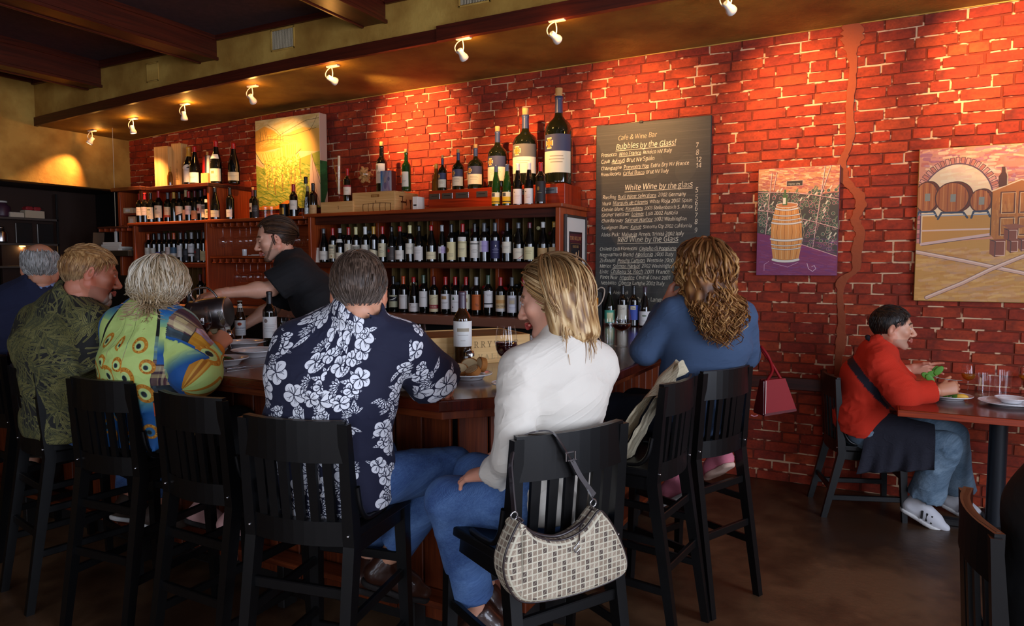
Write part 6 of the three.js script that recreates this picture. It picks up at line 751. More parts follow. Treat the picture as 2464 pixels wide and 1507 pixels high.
    for (let k = 1; k < nz - 1; k++) for (let j = 1; j < ny - 1; j++) for (let i = 1; i < nx - 1; i++) {
      const a = val[at(i, j, k)] < 0;
      if (a !== val[at(i + 1, j, k)] < 0) quad(idx[at(i, j - 1, k - 1)], idx[at(i, j, k - 1)], idx[at(i, j, k)], idx[at(i, j - 1, k)], a);
      if (a !== val[at(i, j + 1, k)] < 0) quad(idx[at(i - 1, j, k - 1)], idx[at(i - 1, j, k)], idx[at(i, j, k)], idx[at(i, j, k - 1)], a);
      if (a !== val[at(i, j, k + 1)] < 0) quad(idx[at(i - 1, j - 1, k)], idx[at(i, j - 1, k)], idx[at(i, j, k)], idx[at(i - 1, j, k)], a);
    }
    const g = new THREE.BufferGeometry(); g.setAttribute('position', new THREE.Float32BufferAttribute(pos, 3)); g.setIndex(tri); g.computeVertexNormals(); return g;
  }
}
function paintVerts(g, f) { const p = g.attributes.position, c = new Float32Array(p.count * 3), q = new THREE.Color(); for (let i = 0; i < p.count; i++) { const [r, b, s] = f(p.getX(i), p.getY(i), p.getZ(i)); q.setRGB(r / 255, b / 255, s / 255, THREE.SRGBColorSpace); c.set([q.r, q.g, q.b], i * 3); } g.setAttribute('color', new THREE.BufferAttribute(c, 3)); return g; }

// ---- a head in its own axes: x to its left, y up, z forward; unit = metre
const SKULL = { c: [0, 0.036, -0.012], r: [0.0765, 0.089, 0.097] };
function headField(o) {
  const F = new Field(0.02), m = o.male ? 1 : 0;
  F.ell(SKULL.c, SKULL.r).ell([0, -0.012, 0.03], [0.061, 0.08, 0.062], 0.03);
  for (const s of [-1, 1]) { F.cap([s * 0.056, -0.045, -0.005], [s * 0.022, -0.092, 0.062], 0.022 + m * 0.002, 0.018, 0.03); F.ell([s * 0.044, -0.012, 0.062], [0.022, 0.018, 0.018], 0.025); F.cap([s * 0.012, 0.03, 0.087], [s * 0.042, 0.03, 0.072], 0.009 + m * 0.0015, 0.008, 0.016); }
  F.ell([0, -0.094, 0.07], [0.019 + m * 0.003, 0.015, 0.016], 0.02);
  for (const s of [-1, 1]) F.ell([s * 0.031, 0.011, 0.097], [0.016, 0.0115, 0.013], 0.014, 1);
  F.cap([0, 0.02, 0.088], [0, -0.022, 0.112 + m * 0.003], 0.0075, 0.0105, 0.012); F.ell([0, -0.027, 0.109], [0.012, 0.0095, 0.011], 0.008);
  for (const s of [-1, 1]) { F.ell([s * 0.0115, -0.031, 0.099], [0.0075, 0.007, 0.0095], 0.008); F.ell([s * 0.031, 0.011, 0.0785], [0.0145, 0.0135, 0.0135], 0.004); }
  for (const s of [-1, 1]) { F.cap([0, -0.0525, 0.0995], [s * 0.021, -0.0575, 0.086], 0.0062, 0.003, 0.007); F.cap([0, -0.064, 0.0985], [s * 0.019, -0.0605, 0.087], 0.0068, 0.003, 0.006); }
  F.cap([-0.02, -0.0585, 0.0985], [0.02, -0.0585, 0.0985], 0.0012, 0.0012, 0.004, 1);
  for (const s of [-1, 1]) { const ax = [[0.94 * s, 0, -0.34], [0.1, 0.98, 0.17], [0.34 * s, -0.16, 0.93]]; F.ell([s * 0.08, -0.002, -0.012], [0.008, 0.033, 0.019], 0.006, 0, ax); F.ell([s * 0.09, 0.002, -0.006], [0.009, 0.018, 0.0095], 0.006, 1, ax); F.ell([s * 0.0755, -0.028, -0.004], [0.006, 0.011, 0.008], 0.006); }
  F.cap([0, -0.04, -0.025], [0, -0.088, -0.026], 0.05, 0.047, 0.03);
  return F;
}
function headPaint(o) {
  const sk = o.skin, brow = o.brow ?? [90, 64, 44], lip = o.lip ?? [176, 92, 82];
  return (x, y, z) => {
    const ax = Math.abs(x); let c = [...sk];
    const bl = (t, q) => { c = mix3(c, q, clamp(t)); };
    bl(sstep(0.035, 0.0, Math.hypot(ax - 0.045, y + 0.018, z - 0.072)) * 0.35, [sk[0] * 0.98, sk[1] * 0.78, sk[2] * 0.74]);
    bl(sstep(0.02, 0.0, Math.hypot(x, y + 0.026, z - 0.115)) * 0.4, [sk[0], sk[1] * 0.78, sk[2] * 0.72]);
    if (ax > 0.07) bl(0.3, [sk[0], sk[1] * 0.72, sk[2] * 0.66]);
    if (o.beard) { const jaw = z > 0.0 && y < -0.05 - (z > 0.085 ? 0.0 : 0) && !(y > -0.066 && z > 0.09 && ax < 0.022); const chin = Math.hypot(x * 0.8, y + 0.092, z - 0.076) < 0.034, line = ax > 0.035 && y < lerp(0.01, -0.088, clamp((z - 0.012) / 0.062)) + 0.002 && y > lerp(-0.012, -0.108, clamp((z - 0.012) / 0.062)) && z > 0.004; if (o.beard.chin && chin && y < -0.07) bl(0.85, o.beard.col); if (o.beard.line && (line || (chin && y < -0.086))) bl(0.75, o.beard.col); if (o.beard.shadow && jaw) bl(0.22, [90, 84, 82]); }
    if (z > 0.08 && y < -0.048 && y > -0.072 && ax < 0.0235 - Math.abs(y + 0.06) * 0.5) bl(0.85, y > -0.0595 && y < -0.0575 ? [110, 46, 44] : lip);
    const by = 0.0355 + 0.004 * Math.sin(ax * 60) - Math.max(0, ax - 0.04) * 0.3; if (z > 0.05 && ax > 0.012 && ax < 0.053) bl(sstep(0.006, 0.002, Math.abs(y - by)) * 0.85, brow);
    const ex = ax - 0.031, ey = y - 0.011; if (z > 0.07 && Math.abs(ex) < 0.0145) { const op = o.closed ? 0.0012 : 0.0052 * (1 - Math.pow(ex / 0.0145, 2)); if (Math.abs(ey) < op && !o.closed) c = Math.hypot(ex, ey * 1.0) < 0.0052 ? [40, 34, 30] : [226, 220, 214]; else if (Math.abs(ey - (o.closed ? -0.006 : op)) < 0.0022) bl(0.8, [54, 36, 30]); else if (Math.abs(ey - 0.0105) < 0.0015) bl(0.3, [120, 70, 56]); }
    return c;
  };
}
const headCache = {};
function headGeo(o, M4) { const g = (headCache[!!o.male] ??= headField(o).mesh(0.0034)).clone(); return paintVerts(g, headPaint(o)).applyMatrix4(M4); }
// ---- a hand: wrist, direction of the fingers, direction the back of the hand faces, side (+1 right, -1 left)
function handGeo(wrist, dir, back, side, o = {}) {
  const { curl = [[20, 30, 20], [22, 32, 20], [24, 34, 22], [26, 36, 22]], thumb = [0.55, 0.62, -0.45], s = 1.0, spread = 0.05, skin = [214, 158, 126], bend = 15 } = o;
  const Y = nrm3(dir), Z = nrm3(add3(back, Y, -dot3(back, Y))), X = crs3(Y, Z).map((q) => q * -side), W = (x, y, z) => add3(add3(add3(wrist, X, x * s), Y, y * s), Z, z * s);
  const F = new Field(0.012);
  F.cap(W(0, -0.04, 0), W(0, 0.005, 0), 0.0265 * s, 0.026 * s); F.cap(W(0.012, 0.015, 0), W(0.025, 0.085, -0.002), 0.0185 * s, 0.0125 * s, 0.016); F.cap(W(0, 0.015, 0), W(0.008, 0.09, 0), 0.0185 * s, 0.0125 * s, 0.016); F.cap(W(-0.006, 0.015, 0), W(-0.01, 0.088, 0), 0.018 * s, 0.012 * s, 0.016); F.cap(W(-0.013, 0.012, 0), W(-0.028, 0.08, -0.002), 0.017 * s, 0.0115 * s, 0.016);
  F.cap(W(0.02, 0.02, -0.006), W(0.034, 0.05, -0.012), 0.017 * s, 0.013 * s, 0.014);
  const base = [[0.027, 0.089], [0.009, 0.094], [-0.01, 0.09], [-0.028, 0.081]], ln = [[0.043, 0.026, 0.02], [0.047, 0.03, 0.021], [0.043, 0.028, 0.02], [0.034, 0.021, 0.018]];
  base.forEach(([bx, by], i) => { let p = [bx, by, 0], a = 0; const sx = (1.5 - i) * spread; ln[i].forEach((L, j) => { a += curl[i][j] * Math.PI / 180; const d = nrm3([sx * Math.cos(a), Math.cos(a), -Math.sin(a)]), q = add3(p, d, L); F.cap(W(...p), W(...q), (0.0098 - j * 0.0011 - (i === 3 ? 0.0014 : 0)) * s, (0.009 - j * 0.0011 - (i === 3 ? 0.0014 : 0)) * s, 0.0035); p = q; }); });
  { let p = [0.032, 0.042, -0.012], d = nrm3(thumb); [0.036, 0.03].forEach((L, j) => { const q = add3(p, d, L); F.cap(W(...p), W(...q), (0.012 - j * 0.0015) * s, (0.0108 - j * 0.002) * s, 0.006); p = q; d = nrm3(add3(d, [-0.25, 0.25, -bend / 100])); }); }
  const g = F.mesh(0.0032, 0.006);
  return paintVerts(g, (x, y, z) => { const q = sub3([x, y, z], wrist), t = dot3(q, Y); return t > 0.13 * s ? [skin[0], skin[1] * 0.9, skin[2] * 0.88] : skin; });
}
// ---- hair: strands over a scalp
function strands(M4, n, o) {
  const R = rng(o.seed ?? 1), P = [], C = [], I = [], inv = M4.clone().invert(), { c, r } = SKULL, col = new THREE.Color(), sides = 5;
  for (let s = 0, tries = 0; s < n && tries < n * 40; tries++) {
    const th = R() * 6.2832, cz = R() * 2 - 1, sn = Math.sqrt(1 - cz * cz); let p = [c[0] + r[0] * sn * Math.cos(th), c[1] + r[1] * cz, c[2] + r[2] * sn * Math.sin(th)];
    if (!o.region(p[0], p[1], p[2])) continue; s++;
    const seg = o.seg ?? 7, L = o.length(p, R), ds = L / seg, ph = R() * 6.28, ph2 = R() * 6.28, w0 = (o.width ?? 0.003) * (0.7 + R() * 0.6), pts = [], tone = R(), lift0 = (o.lift ?? 0.004) * (0.4 + R());
    for (let i = 0; i <= seg; i++) {
      const q = [(p[0] - c[0]) / r[0], (p[1] - c[1]) / r[1], (p[2] - c[2]) / r[2]], k = len3(q), nrm = nrm3([q[0] / r[0], q[1] / r[1], q[2] / r[2]]), t = i / seg;
      const want = 1 + (lift0 + (o.puff ?? 0) * Math.sin(Math.min(1, t * 1.5) * 1.57)) / 0.085;
      if (k < want && p[1] > -0.1) { const m = want / k; p = [c[0] + q[0] * r[0] * m, c[1] + q[1] * r[1] * m, c[2] + q[2] * r[2] * m]; }
      const w = o.wave ? o.wave * t : 0; let e = [p[0] + w * Math.sin(ph + i * (o.freq ?? 1.6)), p[1], p[2] + w * Math.cos(ph2 + i * (o.freq ?? 1.6))];
      if (o.solid) { const v = V(...e).applyMatrix4(M4), d = o.solid.at(v.x, v.y, v.z) - w0 * 0.8; if (d < 0) { const h = 0.004, gx = o.solid.at(v.x + h, v.y, v.z) - d, gy = o.solid.at(v.x, v.y + h, v.z) - d, gz = o.solid.at(v.x, v.y, v.z + h) - d, gl = nrm3([gx, gy, gz]); v.add(V(...gl).multiplyScalar(-d + 0.002)); v.applyMatrix4(inv); e = [v.x, v.y, v.z]; p = [e[0] - w * Math.sin(ph + i * (o.freq ?? 1.6)), e[1], e[2] - w * Math.cos(ph2 + i * (o.freq ?? 1.6))]; } }
      pts.push(e);
      let f = o.flow(p, t, R); const on = p[1] > -0.05 ? 1 : 0; f = add3(f, nrm, -dot3(f, nrm) * on * (o.stick ?? 1)); p = add3(p, nrm3(f), ds);
    }
    const base = P.length / 3;
    for (let i = 0; i <= seg; i++) {
      const a = pts[Math.max(0, i - 1)], b = pts[Math.min(seg, i + 1)], d = nrm3(sub3(b, a)), u = nrm3(crs3(d, Math.abs(d[1]) < 0.9 ? [0, 1, 0] : [1, 0, 0])), v = crs3(d, u), w = w0 * (1 - Math.pow(i / seg, 2.5) * 0.85) * (i === 0 ? 0.6 : 1), cc = o.color(tone, i / seg, pts[i]); col.setRGB(cc[0] / 255, cc[1] / 255, cc[2] / 255, THREE.SRGBColorSpace);
      for (let k = 0; k < sides; k++) { const a2 = k / sides * 6.2832; P.push(...add3(add3(pts[i], u, Math.cos(a2) * w), v, Math.sin(a2) * w)); C.push(col.r, col.g, col.b); }
      if (i) for (let k = 0; k < sides; k++) { const A = base + (i - 1) * sides + k, B = base + (i - 1) * sides + (k + 1) % sides; I.push(A, B, A + sides, B, B + sides, A + sides); }
    }
  }
  const g = new THREE.BufferGeometry(); g.setAttribute('position', new THREE.Float32BufferAttribute(P, 3)); g.setAttribute('color', new THREE.Float32BufferAttribute(C, 3)); g.setIndex(I); g.applyMatrix4(M4); g.computeVertexNormals(); return g;
}
function scalp(M4, region, thick, colf, disp) {                   // the mass of hair under the strands
  const F = new Field(0.01); F.ell(SKULL.c, SKULL.r, 0.01); F.P[0].R += thick; const f0 = F.P[0].f; F.P[0].f = (x, y, z) => f0(x, y, z) - lerp(-0.012, thick, sstep(-0.006, 0.024, -region(x, y, z))); if (disp) F.disp = disp; return paintVerts(F.mesh(0.004, 0.02), colf).applyMatrix4(M4);
}
const hairline = (front, back, ear = 0.012) => (x, y, z) => { const l = z < -0.035 ? back : z < 0.012 ? lerp(back, ear, (z + 0.035) / 0.047) : z < 0.05 ? lerp(ear, 0.04, (z - 0.012) / 0.038) : lerp(0.04, front, clamp((z - 0.05) / 0.02)); return l - y; };   // negative inside the hair
const skinMat = std({ vertexColors: true, roughness: 0.48 }), hairMat = phy({ vertexColors: true, roughness: 0.42, specularIntensity: 0.7, side: THREE.DoubleSide });
// ---- a person
function headMatrix(pos, yaw, pitch, roll, s = 1.04) { return new THREE.Matrix4().compose(V(...pos), new THREE.Quaternion().setFromEuler(new THREE.Euler(pitch * RAD, yaw * RAD, roll * RAD, 'YXZ')), V(s, s, s)); }
function trunk(F, J, e, o = {}) {                                  // torso as a distance field; e = how far clothes stand off
  const b = o.build ?? 1, S = nrm3(sub3(J.Rsh, J.Lsh)), shM = mid3(J.Rsh, J.Lsh), top = mid3(shM, J.c7, 0.3);
  F.loft([[J.pelvis, (o.hip ?? 0.165) * b + e, 0.115 * b + e], [J.waist, (o.waistW ?? 0.145) * b + e, 0.1 * b + e], [J.chest, (o.chestW ?? 0.165) * b + e, (o.chestD ?? 0.112) * b + e], [top, 0.125 * b + e * 0.7, 0.075 * b + e * 0.7]], S, 0.05);
  for (const s of ['L', 'R']) { F.cap(mid3(J.c7, shM, 0.45), J[s + 'sh'], (e ? 0.06 : 0.05) * b + e * 0.8, 0.052 * b + e * 0.8, 0.05); F.cap(J.chest, mid3(J[s + 'sh'], J.chest, 0.12), 0.07 * b + e, 0.05 * b + e, 0.05); }
  return F;
}
function person(spec) {
  const { J, label } = spec, b = spec.build ?? 1, base = [J.pelvis[0], 0, J.pelvis[2]], t = thing('person', label, 'person', base), off = new THREE.Matrix4().makeTranslation(-base[0], 0, -base[2]), put = (n, g, m, l, par = t) => part(par, n, g.applyMatrix4(off), m, l);
  const M4 = spec.head ? headMatrix(...spec.head.at) : null, skin = spec.skin ?? [216, 160, 130], out = { t, J, M4, put };
  // the body underneath: one surface
  const F = trunk(new Field(0.03), J, 0, spec);
  for (const s of ['L', 'R']) { F.cap(J[s + 'sh'], J[s + 'el'], 0.05 * b, 0.04 * b, 0.03); F.cap(J[s + 'el'], J[s + 'wr'], 0.041 * b, 0.0275 * b, 0.02); const fm = mid3(J[s + 'el'], J[s + 'wr'], 0.28); F.ell(fm, [0.045 * b, 0.045 * b, 0.045 * b], 0.03); if (J[s + 'kn']) { F.cap(J[s + 'hip'], J[s + 'kn'], 0.08 * b, 0.056 * b, 0.04); F.cap(J[s + 'kn'], J[s + 'an'], 0.054 * b, 0.036 * b, 0.02); } }
  if (M4) { const nk = V(0, -0.055, -0.03).applyMatrix4(M4).toArray(); F.cap(mid3(J.c7, mid3(J.Rsh, J.Lsh), 0.6), nk, 0.05 * b, 0.053 * b, 0.02); }
  const parts = [paintVerts(F.mesh(0.012), () => skin)];
  if (M4) parts.push(headGeo({ ...spec.head, skin }, M4));
  for (const h of spec.hands ?? []) parts.push(handGeo(h.wrist, h.dir, h.back, h.side, { skin: [skin[0], skin[1] * 0.96, skin[2] * 0.95], ...h }));
  put('body', mergeGeometries(parts.map((g) => { g.deleteAttribute('uv'); return g.toNonIndexed(); })), skinMat);
  out.F = F; return out;
}
const wrinkle = (a, sx, sy, sz, seed = 0) => (x, y, z) => {      // soft swells with narrow slanting creases
  const w = n3(x * 7 + seed, y * 7, z * 7), X = x + y * 0.45 + w * 0.07, Y = y - (x + z) * 0.35 + w * 0.09, Z = z + y * 0.3, r1 = n3(X * sx * 0.8 + seed, Y * sy * 1.25, Z * sz * 0.8), r2 = n3(X * sx * 1.9, Y * sy * 2.3 + seed, Z * sz * 1.9);
  const c1 = Math.max(0, 1 - Math.abs(r1) * 4), c2 = Math.max(0, 1 - Math.abs(r2) * 4), m = sstep(-0.1, 0.2, w); return a * (1.2 * w + 0.55 * c1 * c1 * m + 0.3 * c2 * c2 * m);
};
function garmentUV(g, J, o = {}) {                                 // cloth uv in metres: round the trunk from the middle of the back, or round and along each sleeve
  g = g.toNonIndexed(); const p = g.attributes.position, uv = new Float32Array(p.count * 2), up = nrm3(sub3(J.c7, J.pelvis)), S = nrm3(sub3(J.Rsh, J.Lsh)), N = crs3(up, S), sc = o.scale ?? 0.95;
  const segD = (q, a, c) => { const d = sub3(c, a), t = clamp(dot3(sub3(q, a), d) / dot3(d, d)); return [len3(sub3(q, add3(a, d, t))), t * len3(d)]; };
  for (let i = 0; i < p.count; i += 3) {
    const ctr = [0, 1, 2].map((k) => (p.array[i * 3 + k] + p.array[i * 3 + 3 + k] + p.array[i * 3 + 6 + k]) / 3); let reg = 'T', best = 0.11;
    for (const s of ['L', 'R']) for (const [a, c] of [[J[s + 'sh'], J[s + 'el']], [J[s + 'el'], J[s + 'wr']]]) { const d = segD(ctr, a, c)[0]; const inT = Math.abs(dot3(sub3(ctr, mid3(J.Rsh, J.Lsh)), S)) < len3(sub3(J.Rsh, J.Lsh)) * 0.5 + (o.yoke ?? 0.03) && a !== J[s + 'el']; if (d < best && !inT) { best = d; reg = s; } }
    let a0 = null;
    for (let k = 0; k < 3; k++) {
      const q = [p.array[(i + k) * 3], p.array[(i + k) * 3 + 1], p.array[(i + k) * 3 + 2]]; let u, v;
      if (reg === 'T') { const r = sub3(q, J.pelvis), h = dot3(r, up), t = clamp(h / len3(sub3(J.c7, J.pelvis))), ax = t < 0.5 ? mid3(J.pelvis, J.waist, t * 2) : mid3(J.waist, J.c7, t * 2 - 1), e = sub3(q, ax), du = dot3(e, S), dn = dot3(e, N); let a = Math.atan2(du, o.front ? -dn : dn); if (a0 === null) a0 = a; if (a - a0 > 3.14) a -= 6.2832; if (a0 - a > 3.14) a += 6.2832; u = a * 0.165; v = h; }
      else { const [e1, w1] = [J[reg + 'el'], J[reg + 'sh']], A = sub3(e1, w1), L = len3(A), r = sub3(q, w1), h = dot3(r, nrm3(A)), d2 = nrm3(sub3(J[reg + 'wr'], e1)), h2 = dot3(sub3(q, e1), d2), lower = h > L * 0.97 || h2 > 0.02, ax = lower ? d2 : nrm3(A), org = lower ? e1 : w1, rr = sub3(q, org), hh = dot3(rr, ax), e = add3(rr, ax, -hh), U = nrm3(crs3(ax, N)), Wd = crs3(ax, U); let a = Math.atan2(dot3(e, U), dot3(e, Wd)); if (a0 === null) a0 = a; if (a - a0 > 3.14) a -= 6.2832; if (a0 - a > 3.14) a += 6.2832; u = (reg === 'R' ? 0.62 : -0.62) + a * 0.058; v = 0.5 - (lower ? L + Math.max(0, hh) : h); }
      uv[(i + k) * 2] = u / sc + 0.5; uv[(i + k) * 2 + 1] = v / sc + 0.12;
    }
  }
  g.setAttribute('uv', new THREE.BufferAttribute(uv, 2)); return g;
}
function topGarment(P, o) {                                       // shirt, jacket or jersey: sleeve = how far down the arm (0..1 upper, 1..2 lower)
  const { J } = P, e = o.e ?? 0.014, F = trunk(new Field(0.035), o.J ?? J, e, o), b = o.build ?? 1;
  if (o.tail) for (const q of o.tail) F.cap(...q, 0.05);
  for (const s of ['L', 'R']) {
    const sl = o['sleeve' + s] ?? o.sleeve; if (!sl) continue; const up = Math.min(1, sl);
    F.cap(J[s + 'sh'], mid3(J[s + 'sh'], J[s + 'el'], up), (0.053 + e * 0.9) * b, (o.cuff ?? 0.05) * b + e, 0.014, 0, sl <= 1 ? 1 : null);
    if (sl > 1) F.cap(J[s + 'el'], mid3(J[s + 'el'], J[s + 'wr'], sl - 1), (0.046 + e * 0.8) * b, (o.wristR ?? 0.036) + e * 0.5, 0.025, 0, 1);
  }
  if (P.M4) { const nk = V(0, -0.055, -0.03).applyMatrix4(P.M4).toArray(), a = add3(J.c7, nrm3(sub3(nk, J.c7)), -0.035), d = nrm3(sub3(nk, J.c7)); F.cap(add3(J.c7, d, -0.05), add3(J.c7, d, 0.03 + (o.neckIn ?? 0)), 0.074 * b, 0.064 * b, 0.04); F.cap(add3(J.c7, d, 0.008 + (o.neckIn ?? 0.0)), add3(nk, d, 0.08), 0.062 * b, 0.06 * b, 0.006, 1);
    if (o.collar) { const S = nrm3(sub3(J.Rsh, J.Lsh)), Sx = nrm3(add3(S, d, -dot3(S, d))), N = crs3(d, Sx), ctr = add3(J.c7, d, 0.03 + (o.collarAt ?? 0)); let last = null; for (let i = 0; i <= 14; i++) { const an = i / 14 * 6.2832, q = add3(add3(add3(ctr, Sx, Math.sin(an) * 0.062 * b), N, Math.cos(an) * 0.064 * b), d, -0.012 * Math.cos(an) * (o.collarTilt ?? 1)); if (last) F.cap(last, q, o.collar, o.collar, 0.014); last = q; } } }
  F.disp = o.wrinkle ?? wrinkle(0.007, 14, 16, 14, 3);
  for (const c of o.cuts ?? []) F.cut(...c);
  return F;
}
function legGarment(P, o) {
  const { J } = P, F = new Field(0.035), e = o.e ?? 0.014, b = o.build ?? 1, S = nrm3(sub3(J.Rhip, J.Lhip));
  F.loft([[add3(J.pelvis, [0, -0.02, 0]), (o.hip ?? 0.16) * b + e, 0.118 * b + e], [mid3(J.pelvis, J.waist, 0.75), 0.145 * b + e, 0.105 * b + e]], S);
  for (const s of ['L', 'R']) { F.cap(J[s + 'hip'], J[s + 'kn'], 0.084 * b + e, 0.06 * b + e, 0.04); F.cap(J[s + 'kn'], mid3(J[s + 'kn'], J[s + 'an'], o.to ?? 0.93), 0.06 * b + e, (o.hem ?? 0.055) + e * 0.5, 0.02, 0, 1); }
  F.disp = o.wrinkle ?? wrinkle(0.006, 18, 18, 18, 7); return F;
}
function plainUV(g, s = 1) { const p = g.attributes.position, uv = new Float32Array(p.count * 2); for (let i = 0; i < p.count; i++) { const x = p.getX(i), y = p.getY(i), z = p.getZ(i); uv[2 * i] = (x * 0.8 + z * 0.6) * s; uv[2 * i + 1] = (y + 0.4 * z - 0.3 * x) * s; } g.setAttribute('uv', new THREE.BufferAttribute(uv, 2)); return g; }
function shoe(P, an, toe, mat, soleMat, o = {}) {                 // from the ankle towards the toe; lies along that line
  const d = nrm3(sub3(toe, an)), up = nrm3(add3([0, 1, 0], d, -d[1])), w = nrm3(crs3(d, up)), k = o.k ?? 1, W = (f, u, s = 0) => add3(add3(add3(an, d, f * k), up, u * k), w, s * k), F = new Field(0.03);
  F.cap(W(-0.035, -0.045), W(-0.02, 0.01), 0.036 * k, 0.04 * k).cap(W(-0.035, -0.05), W(0.1, -0.055), 0.034 * k, 0.037 * k).cap(W(0.08, -0.055), W(0.165, -0.063), 0.04 * k, 0.026 * k).cap(W(0, 0.0), W(0.1, -0.045), 0.035 * k, 0.034 * k); F.cut(up.map((q) => -q), W(0, -0.082));
  const s = P.put('shoe', plainUV(F.mesh(0.006)), mat, o.label);
  const G = new Field(0.03); G.cap(W(-0.035, -0.078), W(0.1, -0.08), 0.038 * k, 0.041 * k).cap(W(0.08, -0.08), W(0.165, -0.08), 0.043 * k, 0.03 * k); G.cut(up.map((q) => -q), W(0, -0.1)).cut(up, W(0, -0.077));
  const so = part(s, 'sole', G.mesh(0.006).applyMatrix4(new THREE.Matrix4().makeTranslation(-P.J.pelvis[0], 0, -P.J.pelvis[2])), soleMat); return [s, W];
}
// ------------------------------------------------------------------ printed and woven cloth
function petals(g, x, y, R, n, rot, fill, line, sq = 0.62) { for (let i = 0; i < n; i++) { const a = rot + i / n * 6.2832; g.save(); g.translate(x, y); g.rotate(a); g.beginPath(); g.moveTo(0, 0); g.bezierCurveTo(R * 0.3, -R * sq, R * 0.95, -R * sq * 0.9, R, -R * 0.08); g.bezierCurveTo(R * 0.95, R * sq * 0.9, R * 0.3, R * sq, 0, 0); g.fillStyle = fill; g.fill(); g.strokeStyle = line; g.lineWidth = 5; g.stroke(); g.beginPath(); g.moveTo(R * 0.12, 0); g.quadraticCurveTo(R * 0.5, R * 0.08, R * 0.7, 0); g.moveTo(R * 0.3, 0); g.lineTo(R * 0.62, R * 0.2); g.lineWidth = 3; g.stroke(); g.restore(); } }
function leafShape(g, x, y, L, rot, fill, line, ribs = 5) { g.save(); g.translate(x, y); g.rotate(rot); g.beginPath(); g.moveTo(0, 0); g.quadraticCurveTo(L * 0.4, -L * 0.34, L, 0); g.quadraticCurveTo(L * 0.4, L * 0.34, 0, 0); g.fillStyle = fill; g.fill(); g.strokeStyle = line; g.lineWidth = 5; g.stroke(); g.lineWidth = 3; g.beginPath(); g.moveTo(0, 0); g.lineTo(L * 0.9, 0); for (let i = 1; i < ribs; i++) { const u = i / ribs * L; g.moveTo(u * 0.8, 0); g.lineTo(u, -L * 0.12); g.moveTo(u * 0.8, 0); g.lineTo(u, L * 0.12); } g.stroke(); g.restore(); }
const PX = 2048 / 0.95;                                            // canvas pixels per metre; x from -0.475, y up from -0.114
const cx = (u) => 1024 + u * PX, cy = (v) => 2048 - (v * PX + 2048 * 0.12);
const floral = canvasTex(2048, 2048, (g, W) => {
  const nv = '#171a34', wh = '#eceef4', r = rng(51); g.fillStyle = nv; g.fillRect(0, 0, W, W);
  const band = (u0, hw, v0, v1, n) => { const pick = []; for (let i = 0; i < n; i++) pick.push([u0 + (r() * 2 - 1) * hw * 0.78, lerp(v0, v1, (i + r() * 0.8) / n), r()]); for (const [u, v] of pick) for (let k = 0; k < 2; k++) leafShape(g, cx(u) + (r() - 0.5) * 60, cy(v) + (r() - 0.5) * 60, 60 + r() * 56, r() * 6.28, wh, nv); for (const [u, v, q] of pick) { if (q < 0.55) { const R = 48 + r() * 44; petals(g, cx(u), cy(v), R, 5, r() * 6, wh, nv); stroke(g, [[cx(u), cy(v)], [cx(u) + R * 0.3, cy(v) - R * 0.55]], nv, 5); ell(g, cx(u), cy(v), 6, 6, 0, nv); } else if (q < 0.8) { const R = 30 + r() * 22; petals(g, cx(u), cy(v), R, 5, r() * 6, wh, nv, 0.75); ell(g, cx(u), cy(v), 5, 5, 0, nv); } else { for (let j = -3; j <= 3; j++) leafShape(g, cx(u), cy(v), 76, q * 40 + j * 0.42, wh, nv, 3); } } };
  band(-0.115, 0.062, -0.1, 0.5, 34); band(0.12, 0.07, -0.1, 0.5, 38); band(-0.335, 0.05, -0.1, 0.85, 30); band(0.3, 0.045, -0.1, 0.42, 22); band(0.44, 0.04, -0.1, 0.85, 30); band(-0.46, 0.04, -0.1, 0.8, 26); for (const y of [0.52, 0.57, 0.63, 0.7, 0.76]) for (let u = -0.3; u < 0.3; u += 0.055) { const q = r(); q < 0.6 ? petals(g, cx(u), cy(y + (r() - 0.5) * 0.03), 40 + r() * 24, 5, r() * 6, wh, nv) : leafShape(g, cx(u), cy(y), 80, r() * 6, wh, nv); }
});
const palms = canvasTex(1024, 1024, (g, W) => {
  g.fillStyle = '#1d1d1c'; g.fillRect(0, 0, W, W); const r = rng(52);
  for (let k = 0; k < 60; k++) { const x = r() * W, y = r() * W, a0 = r() * 6.28, n = 9 + Math.floor(r() * 7), sp = 2.2 + r() * 2.4; for (let i = 0; i < n; i++) { const a = a0 + (i / n - 0.5) * sp, L = 110 + r() * 130, tone = ['#6e6a38', '#5c5c34', '#7a7644', '#4c4e30'][Math.floor(r() * 4)]; for (const [ox, oy] of [[0, 0], [W, 0], [-W, 0], [0, W], [0, -W]]) { g.strokeStyle = tone; g.beginPath(); g.lineWidth = 13; g.lineCap = 'round'; g.moveTo(x + ox + Math.cos(a) * 14, y + oy + Math.sin(a) * 14); g.quadraticCurveTo(x + ox + Math.cos(a) * L * 0.6, y + oy + Math.sin(a) * L * 0.6, x + ox + Math.cos(a + 0.28) * L, y + oy + Math.sin(a + 0.28) * L); g.stroke(); g.lineWidth = 2; g.strokeStyle = '#1a1a18'; g.stroke(); } } }
});
